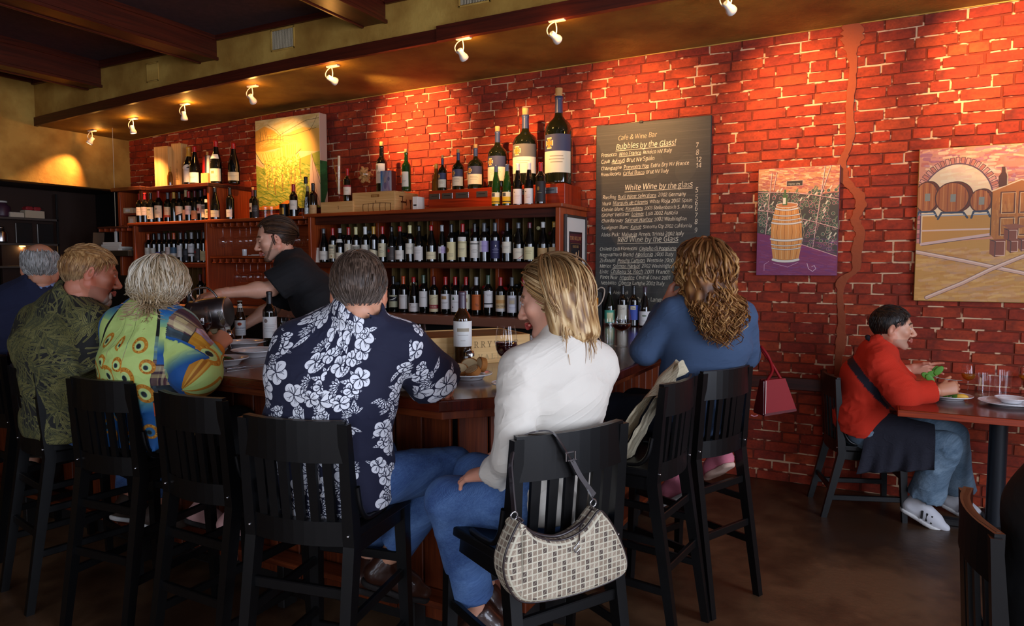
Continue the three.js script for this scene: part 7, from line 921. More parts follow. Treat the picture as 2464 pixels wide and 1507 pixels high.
const quilt = canvasTex(2048, 2048, (g, W) => {                    // lime yoke with ringed discs over a blue border and plaid patches
  const r = rng(53), rect2 = (u0, v0, u1, v1, c) => { g.fillStyle = c; g.fillRect(cx(u0), cy(v1), (u1 - u0) * PX, (v1 - v0) * PX); };
  const patch = (u0, v0, u1, v1) => { const pal = [['#c88a1c', '#b87818', '#d8a030'], ['#c8c060', '#e0dca8', '#8a3a3a', '#f0ecd8'], ['#3a2030', '#c8b878', '#58303a', '#e8d8a0'], ['#6a8a78', '#8ab0a8', '#a8b878', '#4a7aa0'], ['#c06848', '#b8a0b0', '#8a7aa0', '#d8c0b8'], ['#20262c', '#48606c', '#2c3840'], ['#d8642c', '#c84a28'], ['#5a90a0', '#6aa8b0']][Math.floor(r() * 8)]; rect2(u0, v0, u1, v1, pal[0]); for (let i = 0; i < 7; i++) { g.globalAlpha = 0.55; const w = 0.006 + r() * 0.018, u = lerp(u0, u1 - w, r()), v = lerp(v0, v1 - w, r()); rect2(u, v0, u + w, v1, pal[Math.floor(r() * pal.length)]); rect2(u0, v, u1, v + w, pal[Math.floor(r() * pal.length)]); } g.globalAlpha = 1; g.strokeStyle = '#2a2420'; g.lineWidth = 2; g.strokeRect(cx(u0), cy(v1), (u1 - u0) * PX, (v1 - v0) * PX); };
  for (let u = -0.48; u < 0.48;) { const w = 0.055 + r() * 0.04; for (let v = -0.12; v < 0.34;) { const h = 0.05 + r() * 0.07; patch(u, v, u + w, v + h); v += h; } u += w; }
  const edge = (u) => 0.265 + 0.075 * sstep(-0.16, 0.06, u) - 0.02 * sstep(0.08, 0.2, u);
  const region = (lo, hi, c) => poly(g, [...Array.from({ length: 41 }, (_, i) => [cx(-0.36 + i * 0.018), cy(lo(-0.36 + i * 0.018))]), ...Array.from({ length: 41 }, (_, i) => [cx(0.36 - i * 0.018), cy(hi(0.36 - i * 0.018))])], c);
  region((u) => edge(u), () => 0.9, 'rgb(24,88,160)'); for (let i = 0; i <= 16; i++) region((u) => edge(u) + 0.035 + i * 0.004, () => 0.9, `rgb(${lerp(24, 196, i / 16)},${lerp(88, 222, i / 16)},${lerp(160, 128, i / 16)})`);
  region((u) => edge(u) + 0.1, () => 0.9, '#c4de80'); daubs(g, r, 120, cx(-0.3), cy(0.5), cx(0.3), cy(0.32), ['#b4d47a', '#cce48c', '#d8e894'], 60, 16, 0.2, 0.25);
  for (let i = 0; i <= 10; i++) region((u) => 0.5 + i * 0.005 - Math.abs(u) * 0.1, () => 0.9, `rgb(${lerp(150, 30, i / 10)},${lerp(200, 104, i / 10)},${lerp(140, 176, i / 10)})`);
  for (const s of [-1, 1]) { rect2(s < 0 ? -0.474 : 0.37, 0.18, s < 0 ? -0.37 : 0.474, 0.86, '#c4de80'); for (let i = 0; i < 14; i++) { g.globalAlpha = 0.95; rect2(s < 0 ? -0.474 : 0.37, -0.12, s < 0 ? -0.37 : 0.474, 0.2 - i * 0.006, `rgb(${lerp(150, 22, i / 13)},${lerp(200, 96, i / 13)},${lerp(150, 168, i / 13)})`); } g.globalAlpha = 1; }
  const ring = (u, v, a, b, t, blue) => { const x = cx(u), y = cy(v), k = PX; ell(g, x, y, a * k, b * k, t, '#c8831e'); for (let i = 0; i < 26; i++) { const q = r() * 6.28; ell(g, x + Math.cos(q) * a * k * 0.8, y + Math.sin(q) * b * k * 0.8, 7, 5, q, r() < 0.5 ? '#a8640e' : '#e0a840'); } ell(g, x + 3, y + 4, a * k * 0.62, b * k * 0.62, t, blue ? '#2f78b0' : '#c8e08c'); ell(g, x + 8, y + 8, a * k * 0.28, b * k * 0.3, t, '#14161a', '#3a6a60', 5); };
  for (const [u, v, a, b, t] of [[-0.075, 0.5, 0.022, 0.018, -0.3], [-0.035, 0.487, 0.03, 0.021, -0.3], [0.045, 0.462, 0.023, 0.034, -0.4], [-0.14, 0.468, 0.024, 0.018, -0.5], [-0.13, 0.415, 0.028, 0.038, 0.4], [-0.025, 0.418, 0.034, 0.03, 0], [-0.085, 0.368, 0.025, 0.028, 0.2], [0.068, 0.412, 0.02, 0.02, 0], [0.14, 0.45, 0.022, 0.028, 0.2], [-0.2, 0.4, 0.026, 0.032, 0.3], [0.13, 0.38, 0.024, 0.026, 0], [0.2, 0.42, 0.026, 0.03, 0]]) ring(u, v, a, b, t, 0);
  for (const s of [-1, 1]) for (const [du, v, a, b] of [[0.0, 0.39, 0.03, 0.03], [0.035, 0.26, 0.034, 0.044], [-0.03, 0.2, 0.03, 0.04], [0.02, 0.1, 0.024, 0.034], [-0.03, 0.04, 0.026, 0.03], [0.04, 0.01, 0.022, 0.03], [-0.035, 0.31, 0.024, 0.03]]) ring(s * 0.42 + du, v, a, b, 0.4, v < 0.16);
  for (const u of [-0.13, -0.045, 0.03, 0.11]) for (let i = 0; i < 34; i++) stroke(g, [[cx(u + 0.008 * Math.sin(i)), cy(0.24 + i * 0.0075)], [cx(u + 0.008 * Math.sin(i)), cy(0.2437 + i * 0.0075)]], '#1c2c34', 3); for (let i = 0; i < 60; i++) { const u = -0.3 + i * 0.01; stroke(g, [[cx(u), cy(edge(u) - 0.008)], [cx(u + 0.001), cy(edge(u) + 0.01)]], '#d8d8b0', 2.5); }
});
const denimTex = dataTex(512, 512, (u, v) => { const t = (Math.sin((u + v) * 6.2832 * 90) * 0.5 + 0.5) * 0.25 + fbm(u, v, 5, 5, 301, 4) * 0.9 + fbm(u, v, 90, 90, 305, 2) * 0.35; return mix3([40, 66, 116], [104, 140, 190], clamp(t - 0.25)); }, true, [4, 4]);
const fadeTex = dataTex(256, 256, (u, v) => { const t = fbm(u, v, 4, 4, 311, 4) * 0.9 + fbm(u, v, 60, 60, 315, 2) * 0.35; return mix3([70, 92, 112], [142, 164, 180], clamp(t - 0.15)); }, true, [4, 4]);
const cloth = (col, o = {}) => phy({ color: srgb(...col), roughness: 0.9, bumpMap: T.folds, bumpScale: o.fold ?? 0.004, sheen: o.sheen ?? 0.2, sheenColor: srgb(...(o.sc ?? col)), sheenRoughness: 0.6, ...o.m });
const denim = std({ map: denimTex, roughness: 0.92, bumpMap: T.folds, bumpScale: 0.004 }), fadeDenim = std({ map: fadeTex, roughness: 0.92, bumpMap: T.folds, bumpScale: 0.006 }), blackCloth = cloth([20, 19, 20]), brownLeather = phy({ color: srgb(58, 30, 20), roughness: 0.35, clearcoat: 0.4 }), soleDark = std({ color: srgb(28, 22, 20), roughness: 0.8 }), soleWhite = std({ color: srgb(222, 220, 216), roughness: 0.7 });
const hairCol = (a, b, c) => (t, u) => t < 0.5 ? mix3(a, b, t * 2) : mix3(b, c, t * 2 - 1);
// short cropped hair: a close mass and short strands combed from the crown
function shortHair(P, o) {
  const reg = o.region, disp = (x, y, z) => 0.0022 * (n3(x * 260, y * 60, z * 260) + n3(x * 90, y * 40, z * 90));
  const mass = scalp(P.M4, reg, o.thick ?? 0.008, (x, y, z) => { const c = o.color(clamp(0.5 + n3(x * 240, y * 50, z * 240) * 1.2), 0, [x, y, z]); return c; }, disp);
  const top = strands(P.M4, o.n ?? 900, { seed: o.seed ?? 4, region: (x, y, z) => reg(x, y, z) < -0.004, length: (p, R) => (o.len ?? 0.022) * (0.6 + R() * 0.6), seg: 5, width: o.width ?? 0.0016, lift: o.thick ?? 0.008, flow: o.flow ?? ((p) => [p[0] * 3, -0.5 - (p[2] < 0 ? 0.6 : 0), p[2] * (p[2] > 0.02 ? 6 : 4) + (p[1] > 0.1 ? 0.5 : 0)]), color: o.color });
  return mergeGeometries([mass.toNonIndexed(), top.toNonIndexed()]);
}
function hand(J, s, o) { return { wrist: J[s + 'wr'], side: s === 'R' ? 1 : -1, ...o }; }

// ---- the man in the flowered shirt
{
  const J = { pelvis: [-1.57, 0.83, 3.42], waist: [-1.555, 0.99, 3.455], chest: [-1.525, 1.15, 3.46], c7: [-1.475, 1.34, 3.425], Lsh: [-1.64, 1.262, 3.49], Rsh: [-1.35, 1.258, 3.325], Lel: [-1.76, 1.1, 3.25], Lwr: [-1.5, 1.1, 3.06], Rel: [-1.335, 1.095, 3.135], Rwr: [-1.56, 1.105, 3.0], Lhip: [-1.66, 0.81, 3.43], Rhip: [-1.48, 0.81, 3.4], Rkn: [-1.335, 0.79, 3.06], Lkn: [-1.7, 0.79, 3.03], Ran: [-1.53, 0.47, 3.18], Lan: [-1.63, 0.42, 3.16] };
  const P = person({ label: 'man seen from behind in a navy shirt with white flowers, seated at the bar', J, build: 1.04, skin: [212, 152, 120], head: { at: [[-1.462, 1.425, 3.402], 214, 8, 0, 1.03], male: true }, hands: [{ wrist: [-1.42, 1.1, 3.045], dir: [0.86, 0.02, 0.5], back: [0.3, 0.75, -0.6], side: -1, curl: [[18, 34, 26], [18, 36, 28], [20, 38, 28], [22, 40, 26]] }, hand(J, 'R', { dir: [-0.9, 0, -0.2], back: [0, 1, 0] })] });
  const F = topGarment(P, { e: 0.026, build: 1.03, sleeve: 0.88, cuff: 0.066, chestW: 0.172, waistW: 0.158, hip: 0.172, collar: 0.016, collarAt: 0.012, neckIn: 0.034, tail: [[[-1.6, 0.79, 3.47], [-1.53, 0.78, 3.45], 0.13, 0.13], [[-1.47, 0.8, 3.43], [-1.46, 0.76, 3.4], 0.09, 0.085]], cuts: [[[0.1, -1, -0.1], [-1.5, 0.725, 3.42]]], wrinkle: wrinkle(0.009, 9, 13, 9, 11) });
  P.put('shirt', garmentUV(F.mesh(0.0095), J), phy({ map: floral, bumpMap: T.folds, bumpScale: 0.004, roughness: 0.85, sheen: 0.1, sheenColor: srgb(200, 200, 230) }), 'navy shirt printed with white hibiscus and leaves');
  P.put('jeans', plainUV(legGarment(P, { e: 0.012, hem: 0.06, to: 0.9 }).mesh(0.01)), denim, 'faded blue jeans');
  P.put('hair', shortHair(P, { region: hairline(0.085, -0.058, 0.016), color: (t, u, p) => mix3(hairCol([50, 38, 30], [84, 66, 54], [118, 98, 84])(t, u), [112, 106, 102], sstep(0.03, -0.05, p[1]) * 0.6), n: 1500, len: 0.03, thick: 0.009, seed: 41 }), hairMat, 'short greying brown hair');
  shoe(P, [-1.535, 0.44, 3.17], [-1.42, 0.37, 3.06], brownLeather, soleDark, { label: 'brown leather shoe' }); shoe(P, [-1.63, 0.4, 3.15], [-1.6, 0.32, 3.02], brownLeather, soleDark, { label: 'brown leather shoe' });
}
// ---- the woman in the cream jacket
{
  const J = { pelvis: [-0.885, 0.83, 3.21], waist: [-0.86, 0.98, 3.222], chest: [-0.85, 1.13, 3.22], c7: [-0.835, 1.29, 3.21], Lsh: [-0.915, 1.222, 3.35], Rsh: [-0.775, 1.215, 3.075], Lel: [-0.9, 0.98, 3.43], Lwr: [-1.0, 0.905, 3.375], Rel: [-0.86, 0.98, 3.0], Rwr: [-1.06, 0.9, 3.06], Lhip: [-0.93, 0.805, 3.29], Rhip: [-0.85, 0.805, 3.14], Lkn: [-1.165, 0.785, 3.34], Rkn: [-1.2, 0.8, 3.12], Lan: [-1.115, 0.40, 3.26], Ran: [-1.16, 0.4, 3.12] };
  const P = person({ label: 'woman with blond hair in a cream jacket and jeans, seated at the bar corner', J, build: 0.84, skin: [220, 160, 132], head: { at: [[-0.885, 1.405, 3.19], 282, 14, 2, 0.96], lip: [176, 60, 56] }, hands: [hand(J, 'L', { dir: [-0.9, -0.25, -0.1], back: [0, 1, 0.2], s: 0.9 }), hand(J, 'R', { dir: [-0.9, -0.2, 0.1], back: [0, 1, 0], s: 0.9 })] });
  const F = topGarment(P, { e: 0.014, build: 0.85, sleeve: 1.86, cuff: 0.052, wristR: 0.036, collar: 0.015, collarAt: -0.004, hip: 0.175, chestW: 0.165, tail: [[[-0.86, 0.82, 3.25], [-0.83, 0.82, 3.17], 0.13, 0.125]], cuts: [[[0.1, -1, 0], [-0.85, 0.755, 3.2]]], wrinkle: wrinkle(0.012, 10, 15, 10, 23) });
  P.put('jacket', plainUV(F.mesh(0.009), 1), cloth([226, 218, 204], { sheen: 0.1 }), 'cream cotton jacket');
  P.put('jeans', plainUV(legGarment(P, { e: 0.014, build: 0.98, hem: 0.06, to: 0.86 }).mesh(0.01)), denim, 'blue jeans');
  const col = (t, u, p) => mix3(hairCol([112, 76, 42], [176, 136, 86], [226, 196, 146])(t, u), [92, 62, 36], sstep(0.06, 0.11, p[1]) * 0.55 + sstep(0.3, 0, u) * 0.1);
  const reg = (x, y, z) => Math.max(hairline(0.075, -0.06, -0.02)(x, y, z), -1);
  const g1 = scalp(P.M4, reg, 0.014, (x, y, z) => col(clamp(0.5 + n3(x * 200, y * 20, z * 200) * 1.6), 0.3, [x, y, z]), (x, y, z) => 0.004 * n3(x * 120, y * 20, z * 120));
  const G = new Field(0.03); for (const [a, c, r1, r2] of [[[-0.06, 0.01, -0.05], [-0.068, -0.1, -0.045], 0.052, 0.038], [[0.06, 0.01, -0.03], [0.066, -0.095, -0.02], 0.05, 0.036], [[0, 0.0, -0.075], [0.0, -0.11, -0.085], 0.06, 0.046], [[-0.04, 0, -0.07], [-0.04, -0.11, -0.075], 0.055, 0.042], [[0.04, 0, -0.065], [0.045, -0.11, -0.07], 0.055, 0.042]]) G.cap(a, c, r1, r2); G.disp = (x, y, z) => 0.008 * n3(x * 90, y * 18, z * 90);
  const g2 = paintVerts(G.mesh(0.006), (x, y, z) => col(clamp(0.45 + n3(x * 180, y * 16, z * 180) * 1.7), 0.5, [x, y, z])).applyMatrix4(P.M4);
  const g3 = strands(P.M4, 950, { seed: 5, region: (x, y, z) => reg(x, y, z) < 0 && z < 0.058, length: (p, R) => 0.19 + p[1] * 0.75 + R() * 0.05, seg: 10, width: 0.0032, lift: 0.016, puff: 0.01, wave: 0.006, freq: 0.9, stick: 1, flow: (p, t) => [p[0] * 4 + (t > 0.8 ? -p[0] * 6 : 0), -1, p[2] > 0.0 ? -1.1 : p[2] > -0.03 && p[1] < 0.03 ? -0.25 : -0.05 + (t > 0.85 ? 0.3 : 0)], color: col });
  P.put('hair', mergeGeometries([g1.toNonIndexed(), g2.toNonIndexed(), g3.toNonIndexed()]), hairMat, 'chin-length layered blond hair with darker roots');
  for (const [an, toe] of [[[-1.115, 0.375, 3.25], [-1.25, 0.3, 3.3]], [[-1.16, 0.375, 3.12], [-1.31, 0.3, 3.12]]]) shoe(P, an, toe, brownLeather, soleDark, { label: 'dark brown leather clog', k: 0.95 });
}
// ---- the woman in the blue suit
{
  const J = { pelvis: [-0.735, 0.83, 1.87], waist: [-0.715, 1.0, 1.885], chest: [-0.7, 1.16, 1.89], c7: [-0.69, 1.36, 1.885], Lsh: [-0.835, 1.295, 1.975], Rsh: [-0.555, 1.285, 1.83], Lel: [-0.955, 1.115, 1.98], Lwr: [-0.905, 1.33, 1.8], Rel: [-0.56, 1.08, 1.66], Rwr: [-0.85, 1.1, 1.62], Lhip: [-0.78, 0.81, 1.95], Rhip: [-0.73, 0.81, 1.78], Lkn: [-1.13, 0.8, 1.86], Rkn: [-1.1, 0.8, 1.66], Lan: [-0.85, 0.53, 1.9], Ran: [-0.68, 0.66, 1.8] };
  const P = person({ label: 'woman with long curly hair in a slate blue suit, leaning on the bar', J, build: 0.98, skin: [214, 150, 122], head: { at: [[-0.715, 1.478, 1.875], 222, 4, 0, 1.02] }, hands: [hand(J, 'L', { dir: [0.2, 0.95, -0.1], back: [-0.9, 0.1, 0.3], s: 0.92, curl: [[30, 50, 30], [32, 52, 30], [34, 54, 30], [36, 54, 30]] }), hand(J, 'R', { dir: [-0.9, 0, -0.2], back: [0, 1, 0], s: 0.92 })] });
  const F = topGarment(P, { e: 0.018, build: 0.96, sleeve: 1.88, cuff: 0.056, wristR: 0.042, chestW: 0.178, waistW: 0.168, hip: 0.185, collar: 0.013, collarAt: 0.0, tail: [[[-0.76, 0.84, 1.93], [-0.68, 0.84, 1.8], 0.135, 0.13]], cuts: [[[0, -1, 0], [-0.7, 0.74, 1.88]]], wrinkle: wrinkle(0.008, 8, 15, 8, 31) });
  P.put('jacket', plainUV(F.mesh(0.0095)), cloth([62, 82, 112], { sheen: 0.25, sc: [120, 140, 170] }), 'slate blue suit jacket');
  P.put('trousers', plainUV(legGarment(P, { e: 0.016, hem: 0.07, to: 0.92 }).mesh(0.011)), cloth([34, 40, 54]), 'navy suit trousers');
  const col = (t, u, p) => mix3(hairCol([84, 48, 22], [138, 88, 44], [196, 150, 92])(t, u), [74, 40, 20], sstep(0.04, 0.11, p[1]) * 0.5 + sstep(0.02, -0.02, p[1]) * 0.0);
  const reg = hairline(0.07, -0.065, -0.03), g1 = scalp(P.M4, reg, 0.03, (x, y, z) => col(clamp(0.35 + n3(x * 60, y * 30, z * 60) * 1.4), 0.3, [x, y, z]), (x, y, z) => 0.012 * n3(x * 60, y * 34, z * 60));
  const G = new Field(0.04); for (const [a, c, r1, r2] of [[[-0.065, 0.02, -0.03], [-0.08, -0.12, -0.045], 0.045, 0.042], [[0.065, 0.02, -0.03], [0.08, -0.12, -0.045], 0.045, 0.042], [[0, 0.0, -0.08], [0, -0.17, -0.1], 0.062, 0.046], [[-0.05, 0, -0.07], [-0.065, -0.17, -0.08], 0.06, 0.046], [[0.05, 0, -0.07], [0.065, -0.17, -0.08], 0.06, 0.046]]) G.cap(a, c, r1, r2); G.disp = (x, y, z) => 0.02 * n3(x * 46, y * 28, z * 46);
  const g2 = paintVerts(G.mesh(0.0065), (x, y, z) => col(clamp(0.3 + n3(x * 60, y * 26, z * 60) * 1.5), 0.5, [x, y, z])).applyMatrix4(P.M4);
  const body = trunk(new Field(0.03), J, 0.022, { build: 1.0, chestW: 0.178 }); for (const s of ['L', 'R']) body.cap(J[s + 'sh'], J[s + 'el'], 0.07, 0.06);
  const g3 = strands(P.M4, 900, { seed: 6, region: (x, y, z) => reg(x, y, z) < 0, length: (p, R) => 0.24 + p[1] * 0.7 + R() * 0.1, seg: 16, width: 0.0062, lift: 0.028, puff: 0.022, wave: 0.03, freq: 1.0, stick: 1, solid: body, flow: (p, t) => [p[1] > 0.03 ? p[0] * 3.2 : t > 0.7 ? -p[0] * 1.5 : 0, -1, p[2] > 0.03 ? -0.7 : -0.12], color: col });
  P.put('hair', mergeGeometries([g1.toNonIndexed(), g2.toNonIndexed(), g3.toNonIndexed()]), hairMat, 'long wavy reddish blond hair with golden ends');
  const pink = cloth([214, 120, 138]); shoe(P, [-0.64, 0.64, 1.82], [-0.73, 0.56, 1.73], pink, std({ color: srgb(226, 190, 170), roughness: 0.8 }), { label: 'pink cloth slipper', k: 0.92 }); shoe(P, [-0.83, 0.5, 1.9], [-0.93, 0.43, 1.86], pink, soleWhite, { label: 'pink cloth slipper', k: 0.92 });
}
// ---- the bartender
{
  const J = { pelvis: [-3.03, 0.98, 1.72], waist: [-3.06, 1.13, 1.76], chest: [-3.115, 1.3, 1.84], c7: [-3.2, 1.53, 1.915], Lsh: [-3.105, 1.475, 2.02], Rsh: [-3.36, 1.46, 1.8], Lel: [-3.2, 1.372, 2.12], Lwr: [-3.335, 1.352, 2.375], Rel: [-3.46, 1.24, 1.86], Rwr: [-3.55, 1.12, 2.05], Lhip: [-2.96, 0.95, 1.8], Rhip: [-3.1, 0.95, 1.64], Lkn: [-2.98, 0.52, 1.84], Rkn: [-3.12, 0.52, 1.68], Lan: [-2.95, 0.1, 1.78], Ran: [-3.08, 0.1, 1.6] };
  const P = person({ label: 'bartender in a black shirt with slicked-back hair, leaning over and pouring', J, build: 1.1, skin: [222, 164, 136], head: { at: [[-3.318, 1.665, 1.965], 318, 14, 4, 1.07], male: true, closed: true, brow: [70, 50, 36], beard: { line: true, chin: false, shadow: true, col: [104, 66, 44] } }, hands: [hand(J, 'L', { dir: [-0.5, -0.2, 0.84], back: [0.1, 0.95, 0.25], curl: [[42, 26, 14], [46, 28, 16], [50, 30, 16], [54, 30, 16]], thumb: [0.5, 0.5, -0.7], spread: 0.12, s: 1.06 }), hand(J, 'R', { dir: [-0.5, -0.6, 0.6], back: [-0.3, 0.8, 0.3] })] });
  P.put('shirt', plainUV(topGarment(P, { e: 0.03, build: 1.1, sleeveL: 0.86, sleeveR: 0.9, cuff: 0.068, collar: 0.013, collarAt: 0.0, chestW: 0.178, waistW: 0.165, hip: 0.17, wrinkle: wrinkle(0.01, 9, 12, 9, 43) }).mesh(0.01)), cloth([21, 20, 23], { sheen: 0.35, sc: [60, 58, 64] }), 'black short-sleeved shirt');
  P.put('trousers', plainUV(legGarment(P, { e: 0.018, build: 1.05, hem: 0.07 }).mesh(0.013)), blackCloth, 'black trousers');
  const reg0 = hairline(0.098, -0.075, 0.024), reg = (x, y, z) => Math.max(reg0(x, y, z), (Math.abs(x) > 0.035 && z > 0.045 && y < 0.1) ? 0.01 : -1);
  const col = hairCol([34, 20, 12], [62, 40, 26], [98, 68, 44]);
  const side = strands(P.M4, 500, { seed: 9, region: (x, y, z) => reg(x, y, z) < -0.004 && z < 0.06, length: (p, R) => 0.1 + R() * 0.05 + Math.max(0, p[1]) * 0.4, seg: 8, width: 0.0024, lift: 0.011, flow: (p) => p[1] > -0.02 ? [p[0] * 2.4, -0.35, -1] : [0, -1, -0.3], color: col });
  const b1 = shortHair(P, { region: reg, color: col, n: 900, len: 0.05, thick: 0.01, seed: 43, flow: (p) => [p[0] * 2, -0.2, -1] });
  const side2 = new Field(0.004); for (const s of [-1, 1]) side2.cap([s * 0.071, 0.02, 0.012], [s * 0.07, -0.035, 0.01], 0.008, 0.005);
  P.put('hair', mergeGeometries([b1, side.toNonIndexed(), paintVerts(side2.mesh(0.003), () => [84, 52, 34]).applyMatrix4(P.M4).toNonIndexed()]), hairMat, 'dark brown hair combed straight back, with sideburns');
  P.put('apron', plainUV((() => { const A = new Field(0.02); A.loft([[[-3.06, 1.12, 1.78], 0.175, 0.13], [[-3.06, 0.6, 1.76], 0.2, 0.17]], nrm3([0.66, 0, 0.75])); return A; })().mesh(0.014)), cloth([34, 14, 16]), 'dark wine-coloured apron');
}
// ---- the man in the palm-leaf shirt
{
  const J = { pelvis: [-3.3, 0.82, 3.26], waist: [-3.29, 0.98, 3.29], chest: [-3.255, 1.14, 3.3], c7: [-3.2, 1.365, 3.285], Lsh: [-3.42, 1.25, 3.3], Rsh: [-3.03, 1.255, 3.3], Lel: [-3.44, 1.09, 3.1], Lwr: [-3.2, 1.1, 2.98], Rel: [-2.965, 1.07, 3.27], Rwr: [-3.05, 1.1, 3.02], Lhip: [-3.38, 0.8, 3.26], Rhip: [-3.2, 0.8, 3.26], Lkn: [-3.3, 0.79, 2.92], Rkn: [-3.08, 0.79, 2.93], Lan: [-3.3, 0.36, 2.98], Ran: [-3.06, 0.36, 2.98] };
  const P = person({ label: 'man with a goatee in a dark palm-leaf shirt, turned to the woman beside him', J, build: 1.14, skin: [206, 132, 104], head: { at: [[-3.135, 1.465, 3.235], 152, 12, -10, 1.05], male: true, brow: [120, 84, 56], beard: { chin: true, shadow: true, col: [186, 172, 160] } }, hands: [hand(J, 'L', { dir: [0.9, 0, -0.3], back: [0, 1, 0] }), hand(J, 'R', { dir: [-0.5, 0, -0.8], back: [0, 1, 0] })] });
  P.put('shirt', garmentUV(topGarment(P, { e: 0.03, build: 1.14, sleeve: 0.95, cuff: 0.07, collar: 0.015, collarAt: 0.0, chestW: 0.185, waistW: 0.175, hip: 0.178, tail: [[[-3.34, 0.8, 3.3], [-3.24, 0.79, 3.3], 0.135, 0.13]], cuts: [[[0, -1, 0], [-3.3, 0.74, 3.28]]], wrinkle: wrinkle(0.011, 9, 13, 9, 51) }).mesh(0.0105), J, { scale: 0.5 }), phy({ map: palms, bumpMap: T.folds, bumpScale: 0.004, roughness: 0.85, sheen: 0.15, sheenColor: srgb(150, 150, 110) }), 'olive and black shirt with palm fronds');
  P.put('jeans', plainUV(legGarment(P, { e: 0.014, build: 1.05, hem: 0.065 }).mesh(0.012)), denim, 'blue jeans');
  const col = (t, u, p) => mix3(hairCol([110, 74, 42], [156, 112, 66], [196, 156, 104])(t, u), [150, 134, 112], sstep(0.02, -0.05, p[1]) * 0.55);
  P.put('hair', shortHair(P, { region: hairline(0.1, -0.058, 0.02), color: col, n: 1300, len: 0.036, thick: 0.01, seed: 45, flow: (p) => [p[0] * 3 + 0.2, p[1] > 0.08 ? -0.1 : -1, p[1] > 0.06 ? 0.9 : -0.2] }), hairMat, 'short sandy hair');
  const gt = new Field(0.01); gt.ell([0, -0.1, 0.078], [0.024, 0.024, 0.018]).cap([-0.02, -0.08, 0.086], [-0.024, -0.064, 0.084], 0.007, 0.005).cap([0.02, -0.08, 0.086], [0.024, -0.064, 0.084], 0.007, 0.005); gt.disp = (x, y, z) => 0.004 * n3(x * 300, y * 120, z * 300); P.put('goatee', paintVerts(gt.mesh(0.0032), (x, y, z) => mix3([150, 132, 118], [206, 196, 186], clamp(0.5 + n3(x * 300, y * 80, z * 300)))).applyMatrix4(P.M4), hairMat, 'grey goatee');
  for (const [an, toe] of [[[-3.3, 0.33, 2.98], [-3.28, 0.27, 2.84]], [[-3.06, 0.33, 2.98], [-3.02, 0.27, 2.84]]]) shoe(P, an, toe, std({ color: srgb(60, 44, 34), roughness: 0.7 }), soleWhite, { label: 'brown suede shoe with white sole' });
}
